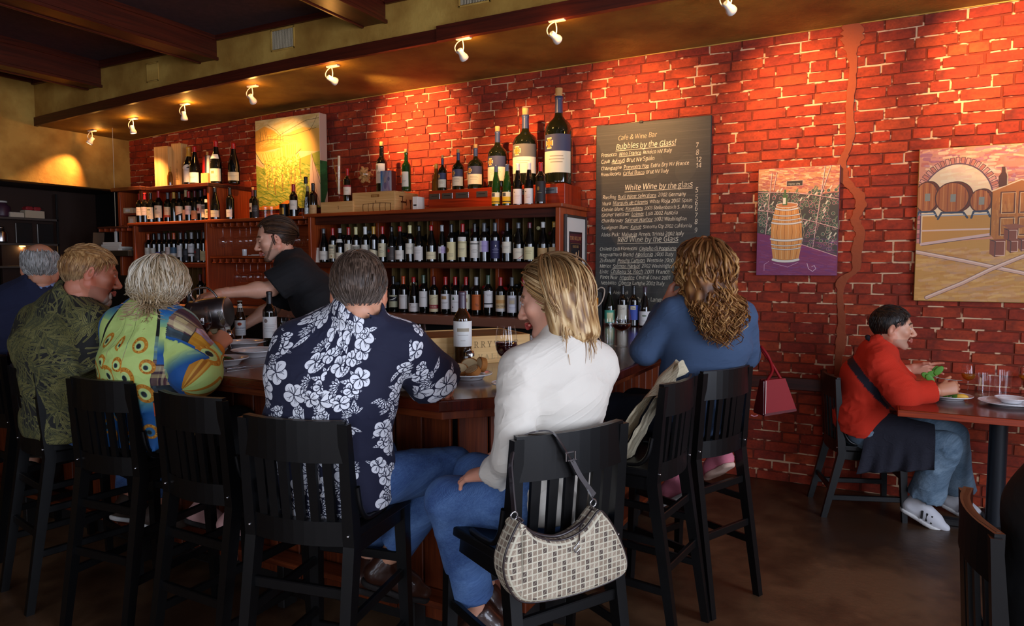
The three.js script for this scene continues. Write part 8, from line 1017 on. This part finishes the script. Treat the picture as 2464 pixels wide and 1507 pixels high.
// ---- the woman in the patchwork jacket
{
  const J = { pelvis: [-2.73, 0.82, 3.25], waist: [-2.715, 0.97, 3.285], chest: [-2.7, 1.11, 3.285], c7: [-2.69, 1.325, 3.255], Lsh: [-2.84, 1.25, 3.29], Rsh: [-2.555, 1.255, 3.235], Lel: [-2.93, 1.09, 3.12], Lwr: [-2.75, 1.1, 2.97], Rel: [-2.44, 1.085, 3.245], Rwr: [-2.468, 1.168, 3.125], Lhip: [-2.81, 0.8, 3.25], Rhip: [-2.65, 0.8, 3.25], Lkn: [-2.78, 0.79, 2.9], Rkn: [-2.6, 0.79, 2.9], Lan: [-2.75, 0.42, 2.98], Ran: [-2.52, 0.42, 3.0] };
  const P = person({ label: 'woman with tousled platinum hair in a patchwork jacket with ringed discs', J, build: 0.95, skin: [222, 160, 134], head: { at: [[-2.652, 1.41, 3.238], 204, 8, 0, 1.0] }, hands: [hand(J, 'R', { dir: [-0.25, 0.5, -0.82], back: [0.75, 0.45, 0.3], s: 0.98, curl: [[60, 70, 40], [64, 74, 40], [66, 76, 40], [68, 76, 40]], skin: [196, 128, 96] }), hand(J, 'L', { dir: [0.9, 0, -0.3], back: [0, 1, 0] })] });
  P.put('jacket', garmentUV(topGarment(P, { e: 0.034, build: 0.97, sleeve: 1.78, cuff: 0.075, wristR: 0.046, chestW: 0.172, waistW: 0.16, hip: 0.17, collar: 0.008, collarAt: -0.012, neckIn: -0.01, tail: [[[-2.77, 0.8, 3.29], [-2.68, 0.8, 3.29], 0.125, 0.12]], cuts: [[[0, -1, 0], [-2.7, 0.775, 3.27]]], wrinkle: wrinkle(0.012, 12, 14, 12, 61) }).mesh(0.009), J), phy({ map: quilt, bumpMap: T.folds, bumpScale: 0.004, roughness: 0.7, sheen: 0.15, sheenColor: srgb(220, 220, 160) }), 'lime and blue patchwork jacket');
  { const d = nrm3(sub3(J.Rwr, J.Rel)), q = mid3(J.Rel, J.Rwr, 0.8), C = new Field(0.01); C.cap(q, add3(q, d, 0.03), 0.046, 0.043, 0.01, 0, 1); P.put('cuff', C.mesh(0.005), cloth([206, 116, 20]), 'orange cuff'); }
  P.put('blouse', plainUV((() => { const C = new Field(0.02); C.cap(add3(J.c7, [0, -0.02, 0]), add3(J.c7, [0.004, 0.045, -0.012]), 0.072, 0.066, 0.01, 0, 1); return C; })().mesh(0.006), 3), cloth([150, 130, 160]), 'lilac blouse collar');
  P.put('trousers', plainUV(legGarment(P, { e: 0.014, hem: 0.06, to: 0.9 }).mesh(0.012)), blackCloth, 'black trousers');
  const col = (t, u, p) => mix3(hairCol([158, 134, 100], [212, 196, 168], [240, 232, 214])(t, u), [176, 140, 92], sstep(0.0, -0.06, p[1]) * 0.5 + (p[0] < -0.03 && p[1] > 0.02 ? 0.18 : 0));
  const reg = hairline(0.08, -0.05, -0.03), g1 = scalp(P.M4, reg, 0.02, (x, y, z) => col(clamp(0.5 + n3(x * 140, y * 40, z * 140) * 1.5), 0.3, [x, y, z]), (x, y, z) => 0.008 * n3(x * 70, y * 40, z * 70));
  const g2 = strands(P.M4, 1500, { seed: 7, region: (x, y, z) => reg(x, y, z) < 0, length: (p, R) => 0.085 + Math.max(0, p[1]) * 0.35 + R() * 0.045, seg: 8, width: 0.0032, lift: 0.018, puff: 0.01, wave: 0.008, freq: 0.8, stick: 0.96, flow: (p, t) => [p[0] * 6 + (t > 0.55 ? p[0] * 9 : 0) + (p[0] > 0.03 && p[1] < 0 ? 1.2 * t : 0), -1 + (t > 0.7 && p[1] < -0.02 ? 0.7 : 0), p[2] > 0.02 ? -0.3 : -0.25 - t * 0.4], color: col });
  P.put('hair', mergeGeometries([g1.toNonIndexed(), g2.toNonIndexed()]), hairMat, 'tousled platinum blond hair with flicked ends');
  P.put('earring', new THREE.SphereGeometry(0.006, 10, 8).applyMatrix4(new THREE.Matrix4().makeTranslation(-0.079, -0.045, -0.002)).applyMatrix4(P.M4), M.steel, 'dark drop earring');
  { const w = J.Rwr, f = thing('fork', 'steel fork held upright by the woman in the patchwork jacket', 'fork', [w[0] - 0.02, w[1] + 0.05, w[2] - 0.075]); f.rotation.set(0.2, 0.4, 0.1); part(f, 'handle', box(0.006, 0.11, 0.0025, 0, -0.01, 0, 0.001), M.steel); part(f, 'head', hexa([[-0.005, 0.04, 0], [0.005, 0.04, 0], [0.005, 0.04, 0.002], [-0.005, 0.04, 0.002], [-0.012, 0.065, 0], [0.012, 0.065, 0], [0.012, 0.065, 0.002], [-0.012, 0.065, 0.002]]), M.steel); for (let i = 0; i < 4; i++) part(f, 'tine', box(0.0028, 0.04, 0.002, -0.0095 + i * 0.0063, 0.083, 0.001, 0.0004), M.steel); }
  for (const [an, toe] of [[[-2.52, 0.39, 3.0], [-2.48, 0.32, 2.88]], [[-2.75, 0.39, 2.98], [-2.72, 0.32, 2.86]]]) shoe(P, an, toe, std({ color: srgb(206, 156, 150), roughness: 0.6 }), soleDark, { label: 'pale pink shoe', k: 0.9 });
}
// ---- the old man in the navy jersey
{
  const J = { pelvis: [-4.22, 0.82, 3.02], waist: [-4.19, 0.99, 3.03], chest: [-4.155, 1.16, 3.01], c7: [-4.095, 1.4, 2.95], Lsh: [-4.28, 1.29, 3.06], Rsh: [-4.01, 1.29, 2.83], Lel: [-4.4, 1.1, 2.92], Lwr: [-4.25, 1.1, 2.72], Rel: [-4.0, 1.09, 2.68], Rwr: [-4.2, 1.1, 2.6], Lhip: [-4.29, 0.8, 3.04], Rhip: [-4.14, 0.8, 2.97], Lkn: [-4.42, 0.79, 2.76], Rkn: [-4.28, 0.79, 2.7], Lan: [-4.36, 0.36, 2.88], Ran: [-4.2, 0.36, 2.84] };
  const P = person({ label: 'balding grey-haired old man in a navy jersey seen from behind', J, build: 1.08, skin: [214, 150, 118], head: { at: [[-4.082, 1.495, 2.93], 236, 6, 0, 1.06], male: true }, hands: [hand(J, 'L', { dir: [0.5, 0, -0.7], back: [0, 1, 0] }), hand(J, 'R', { dir: [-0.8, 0, -0.3], back: [0, 1, 0] })] });
  P.put('jersey', plainUV(topGarment(P, { e: 0.026, build: 1.1, sleeve: 1.85, cuff: 0.062, chestW: 0.185, waistW: 0.178, hip: 0.178, neckIn: 0.0, tail: [[[-4.26, 0.8, 3.06], [-4.16, 0.8, 2.98], 0.13, 0.13]], cuts: [[[0, -1, 0], [-4.2, 0.74, 3.02]]], wrinkle: wrinkle(0.009, 9, 12, 9, 71) }).mesh(0.012)), cloth([30, 36, 66], { sheen: 0.4, sc: [50, 58, 96] }), 'navy knitted jersey');
  P.put('shirt_collar', plainUV((() => { const C = new Field(0.012), d = nrm3(sub3([-4.082, 1.47, 2.93], J.c7)); let last = null; for (let i = 0; i <= 14; i++) { const a = i / 14 * 6.2832, q = [J.c7[0] + Math.cos(a) * 0.074 + 0.008, J.c7[1] + 0.0 - 0.014 * Math.sin(a + 0.6), J.c7[2] + Math.sin(a) * 0.074 - 0.004]; if (last) C.cap(last, q, 0.013, 0.013); last = q; } return C; })().mesh(0.005), 2), cloth([136, 164, 214]), 'light blue shirt collar');
  P.put('trousers', plainUV(legGarment(P, { e: 0.016, hem: 0.07 }).mesh(0.013)), cloth([60, 56, 50]), 'grey trousers');
  const reg0 = hairline(0.1, -0.06, 0.014), reg = (x, y, z) => Math.max(reg0(x, y, z), 0.068 - Math.hypot(x * 0.95, (y - 0.105) * 1.15, (z - 0.01) * 0.66)), col = hairCol([116, 112, 108], [170, 168, 164], [214, 214, 212]);
  P.put('hair', shortHair(P, { region: reg, color: col, n: 1300, len: 0.028, thick: 0.01, seed: 47, flow: (p) => [p[0] * 5, -1, -0.3] }), hairMat, 'short grey hair round a bald crown');
  for (const [an, toe] of [[[-4.36, 0.33, 2.88], [-4.42, 0.27, 2.76]], [[-4.2, 0.33, 2.84], [-4.26, 0.27, 2.72]]]) shoe(P, an, toe, std({ color: srgb(20, 18, 18), roughness: 0.4 }), soleDark, { label: 'black shoe' });
}
// ---- the man in the red sweater
{
  const J = { pelvis: [-0.05, 0.535, 0.43], waist: [-0.065, 0.68, 0.44], chest: [-0.04, 0.84, 0.455], c7: [0.0, 1.03, 0.475], Rsh: [0.03, 0.945, 0.625], Lsh: [0.04, 0.945, 0.325], Rel: [0.14, 0.785, 0.685], Rwr: [0.318, 0.806, 0.575], Lel: [0.11, 0.8, 0.28], Lwr: [0.185, 0.88, 0.262], Rhip: [-0.03, 0.515, 0.52], Lhip: [-0.03, 0.515, 0.35], Rkn: [0.36, 0.49, 0.53], Lkn: [0.42, 0.5, 0.27], Ran: [0.275, 0.16, 0.49], Lan: [0.47, 0.14, 0.2] };
  const P = person({ label: 'young man in a red sweater with a navy stripe eating salad at the small table', J, build: 0.98, skin: [218, 162, 132], head: { at: [[0.078, 1.14, 0.475], 96, 3, 0, 1.05], male: true, brow: [46, 32, 24], beard: { shadow: true } }, hands: [hand(J, 'R', { dir: [0.9, 0.28, -0.28], back: [0.1, 0.3, 0.95], curl: [[56, 60, 30], [58, 66, 34], [60, 68, 36], [62, 68, 36]], thumb: [0.62, 0.75, -0.3], skin: [206, 142, 108] }), hand(J, 'L', { dir: [0.96, 0.06, -0.2], back: [0.1, 0.35, -0.9], curl: [[6, 10, 8], [10, 12, 8], [14, 16, 8], [24, 18, 10]], spread: 0.16, skin: [214, 148, 120] })] });
  const sw = topGarment(P, { e: 0.03, build: 1.0, sleeve: 1.86, cuff: 0.066, wristR: 0.042, chestW: 0.17, waistW: 0.165, hip: 0.17, tail: [[[-0.08, 0.6, 0.5], [-0.08, 0.6, 0.36], 0.14, 0.14]], cuts: [[[-0.3, -1, 0], [-0.05, 0.5, 0.43]]], wrinkle: wrinkle(0.012, 12, 14, 12, 81) });
  const stripe = (x, y, z) => { const k = 0.905 + (-0.16 - x) * -0.95 * 0 - (x + 0.1) * 1.15; return z > 0.36 && Math.abs(y - k) < 0.036 && x < 0.14 && y > 0.6; };
  const g = sw.mesh(0.0075), back = paintVerts(g, (x, y, z) => stripe(x, y, z) ? [30, 32, 46] : [206, 44, 18]); P.put('sweater', plainUV(back), phy({ vertexColors: true, roughness: 0.92, bumpMap: T.weave, bumpScale: 0.0006, sheen: 0.3, sheenColor: srgb(230, 90, 50) }), 'red sweater with a slanting navy stripe');
  P.put('collar', plainUV((() => { const C = new Field(0.012), nk = V(0, -0.055, -0.03).applyMatrix4(P.M4).toArray(), d = nrm3(sub3(nk, J.c7)), S = [0, 0, 1], N = crs3(d, S); let last = null; for (let i = 0; i <= 14; i++) { const a = i / 14 * 6.2832, q = add3(add3(add3(J.c7, d, -0.004), S, Math.sin(a) * 0.07), N, Math.cos(a) * 0.072), q2 = add3(q, d, 0.016 * Math.cos(a) * -1); if (last) C.cap(last, q2, 0.0125, 0.0125); last = q2; } return C; })().mesh(0.0045), 2), cloth([34, 36, 50]), 'navy ribbed collar');
  P.put('jeans', plainUV(legGarment(P, { e: 0.02, build: 0.98, hem: 0.085, to: 0.96, wrinkle: wrinkle(0.014, 14, 10, 14, 83) }).mesh(0.01)), fadeDenim, 'washed-out blue jeans');
  const dk = (t, u) => hairCol([16, 12, 10], [34, 24, 18], [60, 44, 32])(t, u);
  P.put('hair', shortHair(P, { region: hairline(0.084, -0.06, 0.022), color: dk, n: 1300, len: 0.026, thick: 0.007, seed: 49, flow: (p) => [p[0] * 3, p[1] > 0.09 ? -0.1 : -1, p[1] > 0.07 ? 0.8 : -0.2] }), hairMat, 'short dark brown hair');
  for (const [an, toe, l] of [[[0.255, 0.135, 0.5], [0.41, 0.065, 0.52], 1], [[0.47, 0.11, 0.2], [0.6, 0.06, 0.24], 0]]) { const [s, W] = shoe(P, an, toe, std({ color: srgb(214, 214, 218), roughness: 0.6 }), soleWhite, { label: 'white running shoe with black stripes', k: 1.02 }); const o = []; for (let i = 0; i < 3; i++) for (const q of [-1, 1]) { const a = W(0.045 + i * 0.026, -0.07, q * 0.0415), c = W(0.03 + i * 0.026, -0.026, q * 0.039); o.push(bar([a[0] - J.pelvis[0], a[1], a[2] - J.pelvis[2]], [c[0] - J.pelvis[0], c[1], c[2] - J.pelvis[2]], 0.011, 0.011, 0.002)); } o.forEach((q) => part(s, 'stripe', q, M.dark)); }
  { const n = thing('napkin', 'dark navy napkin draped over the lap of the man in red', 'napkin', [0.1, 0.4, 0.6]), g = new THREE.BoxGeometry(1, 1, 1, 34, 1, 40), p = g.attributes.position; // a sheet over the near thigh that hangs in folds
    for (let i = 0; i < p.count; i++) { const u = p.getX(i) + 0.5, v = p.getZ(i) + 0.5, th = p.getY(i) * 0.006, x = lerp(-0.03, 0.31, u) - v * v * 0.05 * (1 - u), yt = lerp(0.655, 0.60, u), a = clamp(v / 0.42), h = Math.max(0, v - 0.42) / 0.58, f = 0.012 * Math.sin(u * 17 + h * 2) * h + 0.008 * Math.sin(u * 31) * h; p.setXYZ(i, x - 0.1, yt - 0.1 * (1 - Math.cos(a * 1.5708)) - h * lerp(0.26, 0.13, u) + th * (1 - a) - 0.4 + 0.006 * n3(u * 9, v * 9, 1), 0.5 + 0.125 * Math.sin(a * 1.5708) + th * a + f + 0.01 * h - 0.6); }
    g.computeVertexNormals(); part(n, 'cloth', g, cloth([30, 30, 42])); const e = g.attributes.position, q = []; for (let i = 0; i <= 12; i++) { const u = i / 12, h = 1, x = lerp(-0.03, 0.31, u) - 0.05 * (1 - u); q.push([x - 0.1, lerp(0.655, 0.6, u) - 0.1 - lerp(0.26, 0.13, u) - 0.4, 0.635 + 0.012 * Math.sin(u * 17 + 2) + 0.008 * Math.sin(u * 31) - 0.6]); } part(n, 'hem', tube(q, 0.004, 40, 6), cloth([24, 24, 32])); }
  { const f = thing('fork', 'steel fork with green leaves in the right hand of the man in red', 'fork', [0.385, 0.87, 0.56]); part(f, 'handle', tube([[0.045, 0.004, 0.01], [0, 0.002, 0], [-0.06, 0.006, -0.01], [-0.09, 0.012, -0.012]], 0.003, 16, 6), M.steel); part(f, 'tines', box(0.03, 0.003, 0.018, -0.1, 0.014, -0.012, 0.001), M.steel); const lf = std({ color: srgb(86, 148, 44), roughness: 0.55, side: THREE.DoubleSide }); [[-0.1, 0.03, 0, 0.4], [-0.085, 0.045, -0.01, 1.2], [-0.125, 0.015, 0.005, -0.5], [-0.07, 0.05, 0.004, 0.9], [-0.11, 0.0, 0.01, -0.9]].forEach(([x, y, z, r]) => part(f, 'leaf', new THREE.SphereGeometry(0.022, 10, 6).scale(1.5, 0.8, 0.16).rotateZ(r).translate(x, y, z), lf)); }
}
// ---- the figure in black at the right edge
{
  const J = { pelvis: [0.47, 0.54, 2.98], waist: [0.45, 0.7, 2.98], chest: [0.46, 0.88, 2.98], c7: [0.52, 1.12, 2.98], Lsh: [0.5, 1.04, 2.8], Rsh: [0.5, 1.04, 3.16], Lel: [0.62, 0.8, 2.76], Lwr: [0.84, 0.8, 2.85], Rel: [0.62, 0.8, 3.2], Rwr: [0.84, 0.8, 3.1], Lhip: [0.5, 0.52, 2.89], Rhip: [0.5, 0.52, 3.07], Lkn: [0.9, 0.5, 2.87], Rkn: [0.9, 0.5, 3.09], Lan: [0.88, 0.12, 2.87], Ran: [0.88, 0.12, 3.09] };
  const P = person({ label: 'figure in black at the right edge, only the back in view', J, build: 1.05, skin: [208, 150, 120], head: { at: [[0.58, 1.25, 2.98], 90, 4, 0, 1.05], male: true }, hands: [hand(J, 'L', { dir: [1, 0, 0], back: [0, 1, 0] }), hand(J, 'R', { dir: [1, 0, 0], back: [0, 1, 0] })] });
  P.put('jersey', plainUV(topGarment(P, { e: 0.03, build: 1.06, sleeve: 1.85, cuff: 0.066 }).mesh(0.012)), cloth([12, 12, 14]), 'black jersey');
  P.put('trousers', plainUV(legGarment(P, { e: 0.016, hem: 0.07 }).mesh(0.014)), cloth([16, 18, 26]), 'dark trousers');
  P.put('hair', shortHair(P, { region: hairline(0.085, -0.06, 0.016), color: hairCol([20, 15, 12], [40, 30, 24], [60, 46, 36]), n: 500 }), hairMat, 'short dark hair');
  for (const [an, toe] of [[[0.88, 0.1, 2.87], [1.0, 0.05, 2.87]], [[0.88, 0.1, 3.09], [1.0, 0.05, 3.09]]]) shoe(P, an, toe, std({ color: srgb(18, 16, 16), roughness: 0.4 }), soleDark, { label: 'black shoe' });
}
// ------------------------------------------------------------------ bags hung on the stools
{ // checked handbag on the corner stool: built flat in the plane of the backrest, x to the right seen from outside, y from the floor
  const t = thing('handbag', 'beige handbag with checked squares hanging on the corner bar stool', 'handbag', [-0.755, 0, 3.347], 60.8 * RAD), z0 = 0.055, th = 0.07;
  const tex = canvasTex(512, 512, (g, W) => { g.fillStyle = '#c8c0a8'; g.fillRect(0, 0, W, W); const r = rng(15), n = 8, s = W / n; for (let i = 0; i < n; i++) for (let j = 0; j < n; j++) { const k = (i + j * 3) % 8 === 0 || (i * 3 + j) % 8 === 1 ? 0 : r() < 0.5 ? 1 : 2, c = ['#54453c', '#94826e', '#aa9984'][k]; g.fillStyle = c; g.fillRect(i * s + 7, j * s + 7, s - 14, s - 14); g.strokeStyle = k ? '#7a6a5a' : '#a89c8a'; g.lineWidth = 4; g.beginPath(); g.moveTo(i * s + 14, (j + 1) * s - 14); g.lineTo((i + 1) * s - 14, j * s + 14); g.stroke(); } });
  tex.repeat.set(8, 8); const fabric = std({ map: tex, roughness: 0.75, bumpMap: T.folds, bumpScale: 0.002 }), trim = phy({ color: srgb(44, 32, 32), roughness: 0.4, clearcoat: 0.3 });
  const outl = [[-0.245, 0.872], [-0.2, 0.828], [-0.14, 0.803], [-0.09, 0.8], [-0.04, 0.815], [0.0, 0.848], [0.018, 0.85], [0.06, 0.8], [0.098, 0.73], [0.112, 0.685], [0.1, 0.655], [0.04, 0.643], [-0.06, 0.64], [-0.14, 0.645], [-0.22, 0.658], [-0.262, 0.682], [-0.292, 0.735], [-0.297, 0.785], [-0.275, 0.838], [-0.255, 0.868]];
  const sh = new THREE.Shape(); const cv = new THREE.CatmullRomCurve3(outl.map(([x, y]) => V(x, y, 0)), true, 'catmullrom', 0.5), pts = cv.getPoints(120); sh.setFromPoints(pts.map((p) => new THREE.Vector2(p.x, p.y)));
  const g = new THREE.ExtrudeGeometry(sh, { depth: th - 0.04, bevelEnabled: true, bevelThickness: 0.02, bevelSize: 0.016, bevelOffset: -0.016, bevelSegments: 5, steps: 1 }); part(t, 'body', g.translate(0, 0, z0 + 0.02), fabric);
  part(t, 'piping', tube(pts.filter((_, i) => i % 4 === 0).map((p) => [p.x * 1.0, p.y, z0 + th - 0.012]), 0.0028, 160, 6, true).translate(0, 0, 0), trim);
  part(t, 'zip', tube([[-0.235, 0.862, z0 + 0.035], [-0.19, 0.826, z0 + 0.035], [-0.11, 0.802, z0 + 0.035], [-0.03, 0.822, z0 + 0.035], [0.008, 0.85, z0 + 0.035]], 0.005, 40, 6), trim); part(t, 'zip_pull', tube([[-0.03, 0.824, z0 + 0.04], [-0.05, 0.812, z0 + 0.05], [-0.075, 0.79, z0 + 0.076], [-0.09, 0.775, z0 + 0.076], [-0.085, 0.765, z0 + 0.076], [-0.07, 0.775, z0 + 0.077]], 0.0022, 30, 6), M.steel);
  for (const [x, y] of [[-0.248, 0.882], [0.012, 0.866]]) part(t, 'ring', new THREE.TorusGeometry(0.01, 0.0026, 8, 18).translate(x, y, z0 + 0.03), M.steel);
  const ribbon = (p, w) => { const c = new THREE.CatmullRomCurve3(p.map((q) => V(...q))), s = new THREE.Shape(); s.moveTo(-0.002, -w); s.lineTo(0.002, -w); s.lineTo(0.002, w); s.lineTo(-0.002, w); s.closePath(); return new THREE.ExtrudeGeometry(s, { steps: 50, bevelEnabled: false, extrudePath: c }); };
  part(t, 'strap', ribbon([[-0.248, 0.892, z0 + 0.03], [-0.232, 0.95, 0.05], [-0.215, 1.0, 0.02], [-0.17, 1.05, -0.01], [-0.12, 1.066, 0.005], [-0.094, 1.068, 0.035], [-0.075, 1.04, 0.052], [-0.05, 1.0, 0.056], [-0.01, 0.93, 0.062], [0.012, 0.876, z0 + 0.03]], 0.009), trim); part(t, 'strap_tail', ribbon([[-0.046, 0.99, 0.062], [-0.02, 0.94, 0.07], [0.012, 0.895, 0.078], [0.02, 0.885, 0.08]], 0.007), trim);
  part(t, 'buckle', merge([box(0.03, 0.004, 0.004, -0.055, 1.012, 0.064, 0.001), box(0.03, 0.004, 0.004, -0.047, 0.99, 0.066, 0.001), box(0.004, 0.024, 0.004, -0.067, 1.0, 0.065, 0.001), box(0.004, 0.024, 0.004, -0.036, 1.002, 0.065, 0.001)]), M.steel);
}
{ // red leather bag and its scarf on the stool by the wall
  const t = thing('handbag', 'red leather handbag hanging by the brick wall on the stool in the corner', 'handbag', [-0.425, 0.885, 1.63], 0.75), red = phy({ color: srgb(128, 6, 14), roughness: 0.6, clearcoat: 0.08, clearcoatRoughness: 0.5, specularIntensity: 0.4 }), dk = phy({ color: srgb(84, 10, 18), roughness: 0.35, clearcoat: 0.5 });
  part(t, 'front_panel', hexa([[-0.075, -0.075, 0.02], [0.1, -0.06, 0.02], [0.1, -0.06, 0.034], [-0.075, -0.075, 0.034], [-0.06, 0.085, 0.0], [0.05, 0.09, 0.0], [0.05, 0.09, 0.012], [-0.06, 0.085, 0.012]]), red); part(t, 'side_panel', hexa([[-0.08, -0.075, -0.05], [-0.07, -0.075, -0.05], [-0.07, -0.075, 0.03], [-0.08, -0.075, 0.03], [-0.066, 0.075, -0.02], [-0.056, 0.075, -0.02], [-0.056, 0.08, 0.008], [-0.066, 0.08, 0.008]]), dk); part(t, 'back_panel', hexa([[-0.08, -0.075, -0.05], [0.095, -0.06, -0.05], [0.095, -0.06, -0.038], [-0.08, -0.075, -0.038], [-0.065, 0.085, -0.024], [0.05, 0.09, -0.024], [0.05, 0.09, -0.012], [-0.065, 0.085, -0.012]]), dk); part(t, 'base', hexa([[-0.075, -0.082, -0.05], [0.1, -0.067, -0.05], [0.1, -0.067, 0.034], [-0.075, -0.082, 0.034], [-0.075, -0.07, -0.05], [0.1, -0.055, -0.05], [0.1, -0.055, 0.034], [-0.075, -0.07, 0.034]]), dk);
  part(t, 'strap', tube([[0.04, 0.085, -0.01], [0.0, 0.16, -0.03], [-0.05, 0.22, -0.03], [-0.08, 0.245, 0.0], [-0.06, 0.2, 0.03], [-0.03, 0.13, 0.02], [-0.045, 0.085, 0.006]], 0.007, 50, 8), red); part(t, 'stitching', tube([[-0.073, -0.07, 0.036], [-0.066, 0.0, 0.027], [-0.058, 0.082, 0.014]], 0.0016, 16, 5), M.paper); part(t, 'clasp', box(0.02, 0.01, 0.006, -0.01, 0.05, 0.02, 0.002).rotateX(-0.12), M.steel);
  const S = new Field(0.018); S.cap([-0.47, 1.08, 1.7], [-0.455, 1.0, 1.7], 0.022, 0.035).cap([-0.455, 1.0, 1.7], [-0.43, 0.95, 1.69], 0.04, 0.032).cap([-0.48, 0.97, 1.72], [-0.41, 0.96, 1.69], 0.03, 0.026).cap([-0.46, 0.95, 1.72], [-0.505, 0.86, 1.75], 0.026, 0.034).cap([-0.505, 0.86, 1.75], [-0.5, 0.815, 1.76], 0.032, 0.014).cap([-0.45, 0.95, 1.7], [-0.435, 0.88, 1.71], 0.022, 0.026).cap([-0.435, 0.88, 1.71], [-0.425, 0.85, 1.71], 0.026, 0.012); S.disp = wrinkle(0.012, 40, 12, 40, 17);
  const s = thing('scarf', 'pink silk scarf knotted round the strap of the red handbag', 'scarf', [-0.46, 0.9, 1.71]); part(s, 'silk', paintVerts(S.mesh(0.0055), (x, y, z) => { const k = n3(x * 40, y * 30, z * 40); return k > 0.2 ? [150, 200, 206] : k > 0.13 ? [226, 190, 120] : [226, 128, 140]; }).translate(-0.46, -0.9, -1.71), phy({ vertexColors: true, roughness: 0.5, sheen: 0.5, sheenColor: srgb(255, 200, 210) })); part(s, 'fringe', tube([[-0.05, -0.085, 0.052], [-0.035, -0.09, 0.05], [-0.02, -0.083, 0.048]], 0.003, 8, 5).translate(0, 0, 0), cloth([226, 150, 160]));
}
{ // paper bag standing on the seat against the backrest
  const t = thing('paper_bag', 'crumpled cream paper bag standing on the stool between the two women', 'bag', [-0.7, 0.73, 2.37], 84 * RAD), pm = std({ color: srgb(218, 204, 172), roughness: 0.85, side: THREE.DoubleSide, bumpMap: T.folds, bumpScale: 0.005 });
  const wall2 = (dz) => { const g = new THREE.PlaneGeometry(1, 1, 20, 28), p = g.attributes.position; for (let i = 0; i < p.count; i++) { const u = p.getX(i), v = p.getY(i) + 0.5, w = lerp(0.2, 0.17, v) + 0.05 * sstep(0.82, 1, v) * u, top = 0.34 + 0.05 * Math.sin(u * 5 + 1) * sstep(0.7, 1, v) + 0.03 * (u + 0.5); p.setXYZ(i, u * w - 0.03 - 0.1 * (1 - v), v * top, lerp(-0.2, -0.035, v) + dz * (1 - 0.6 * sstep(0.6, 1, v)) + 0.014 * n3(u * 9, v * 12, dz * 90) + 0.04 * sstep(0.86, 1, v)); } g.computeVertexNormals(); return g; };
  part(t, 'front_sheet', wall2(0.025), pm); part(t, 'back_sheet', wall2(-0.03), pm); part(t, 'base_fold', box(0.2, 0.004, 0.055, -0.13, 0.003, -0.2, 0.001), pm);
}
renderer.render(scene, camera);
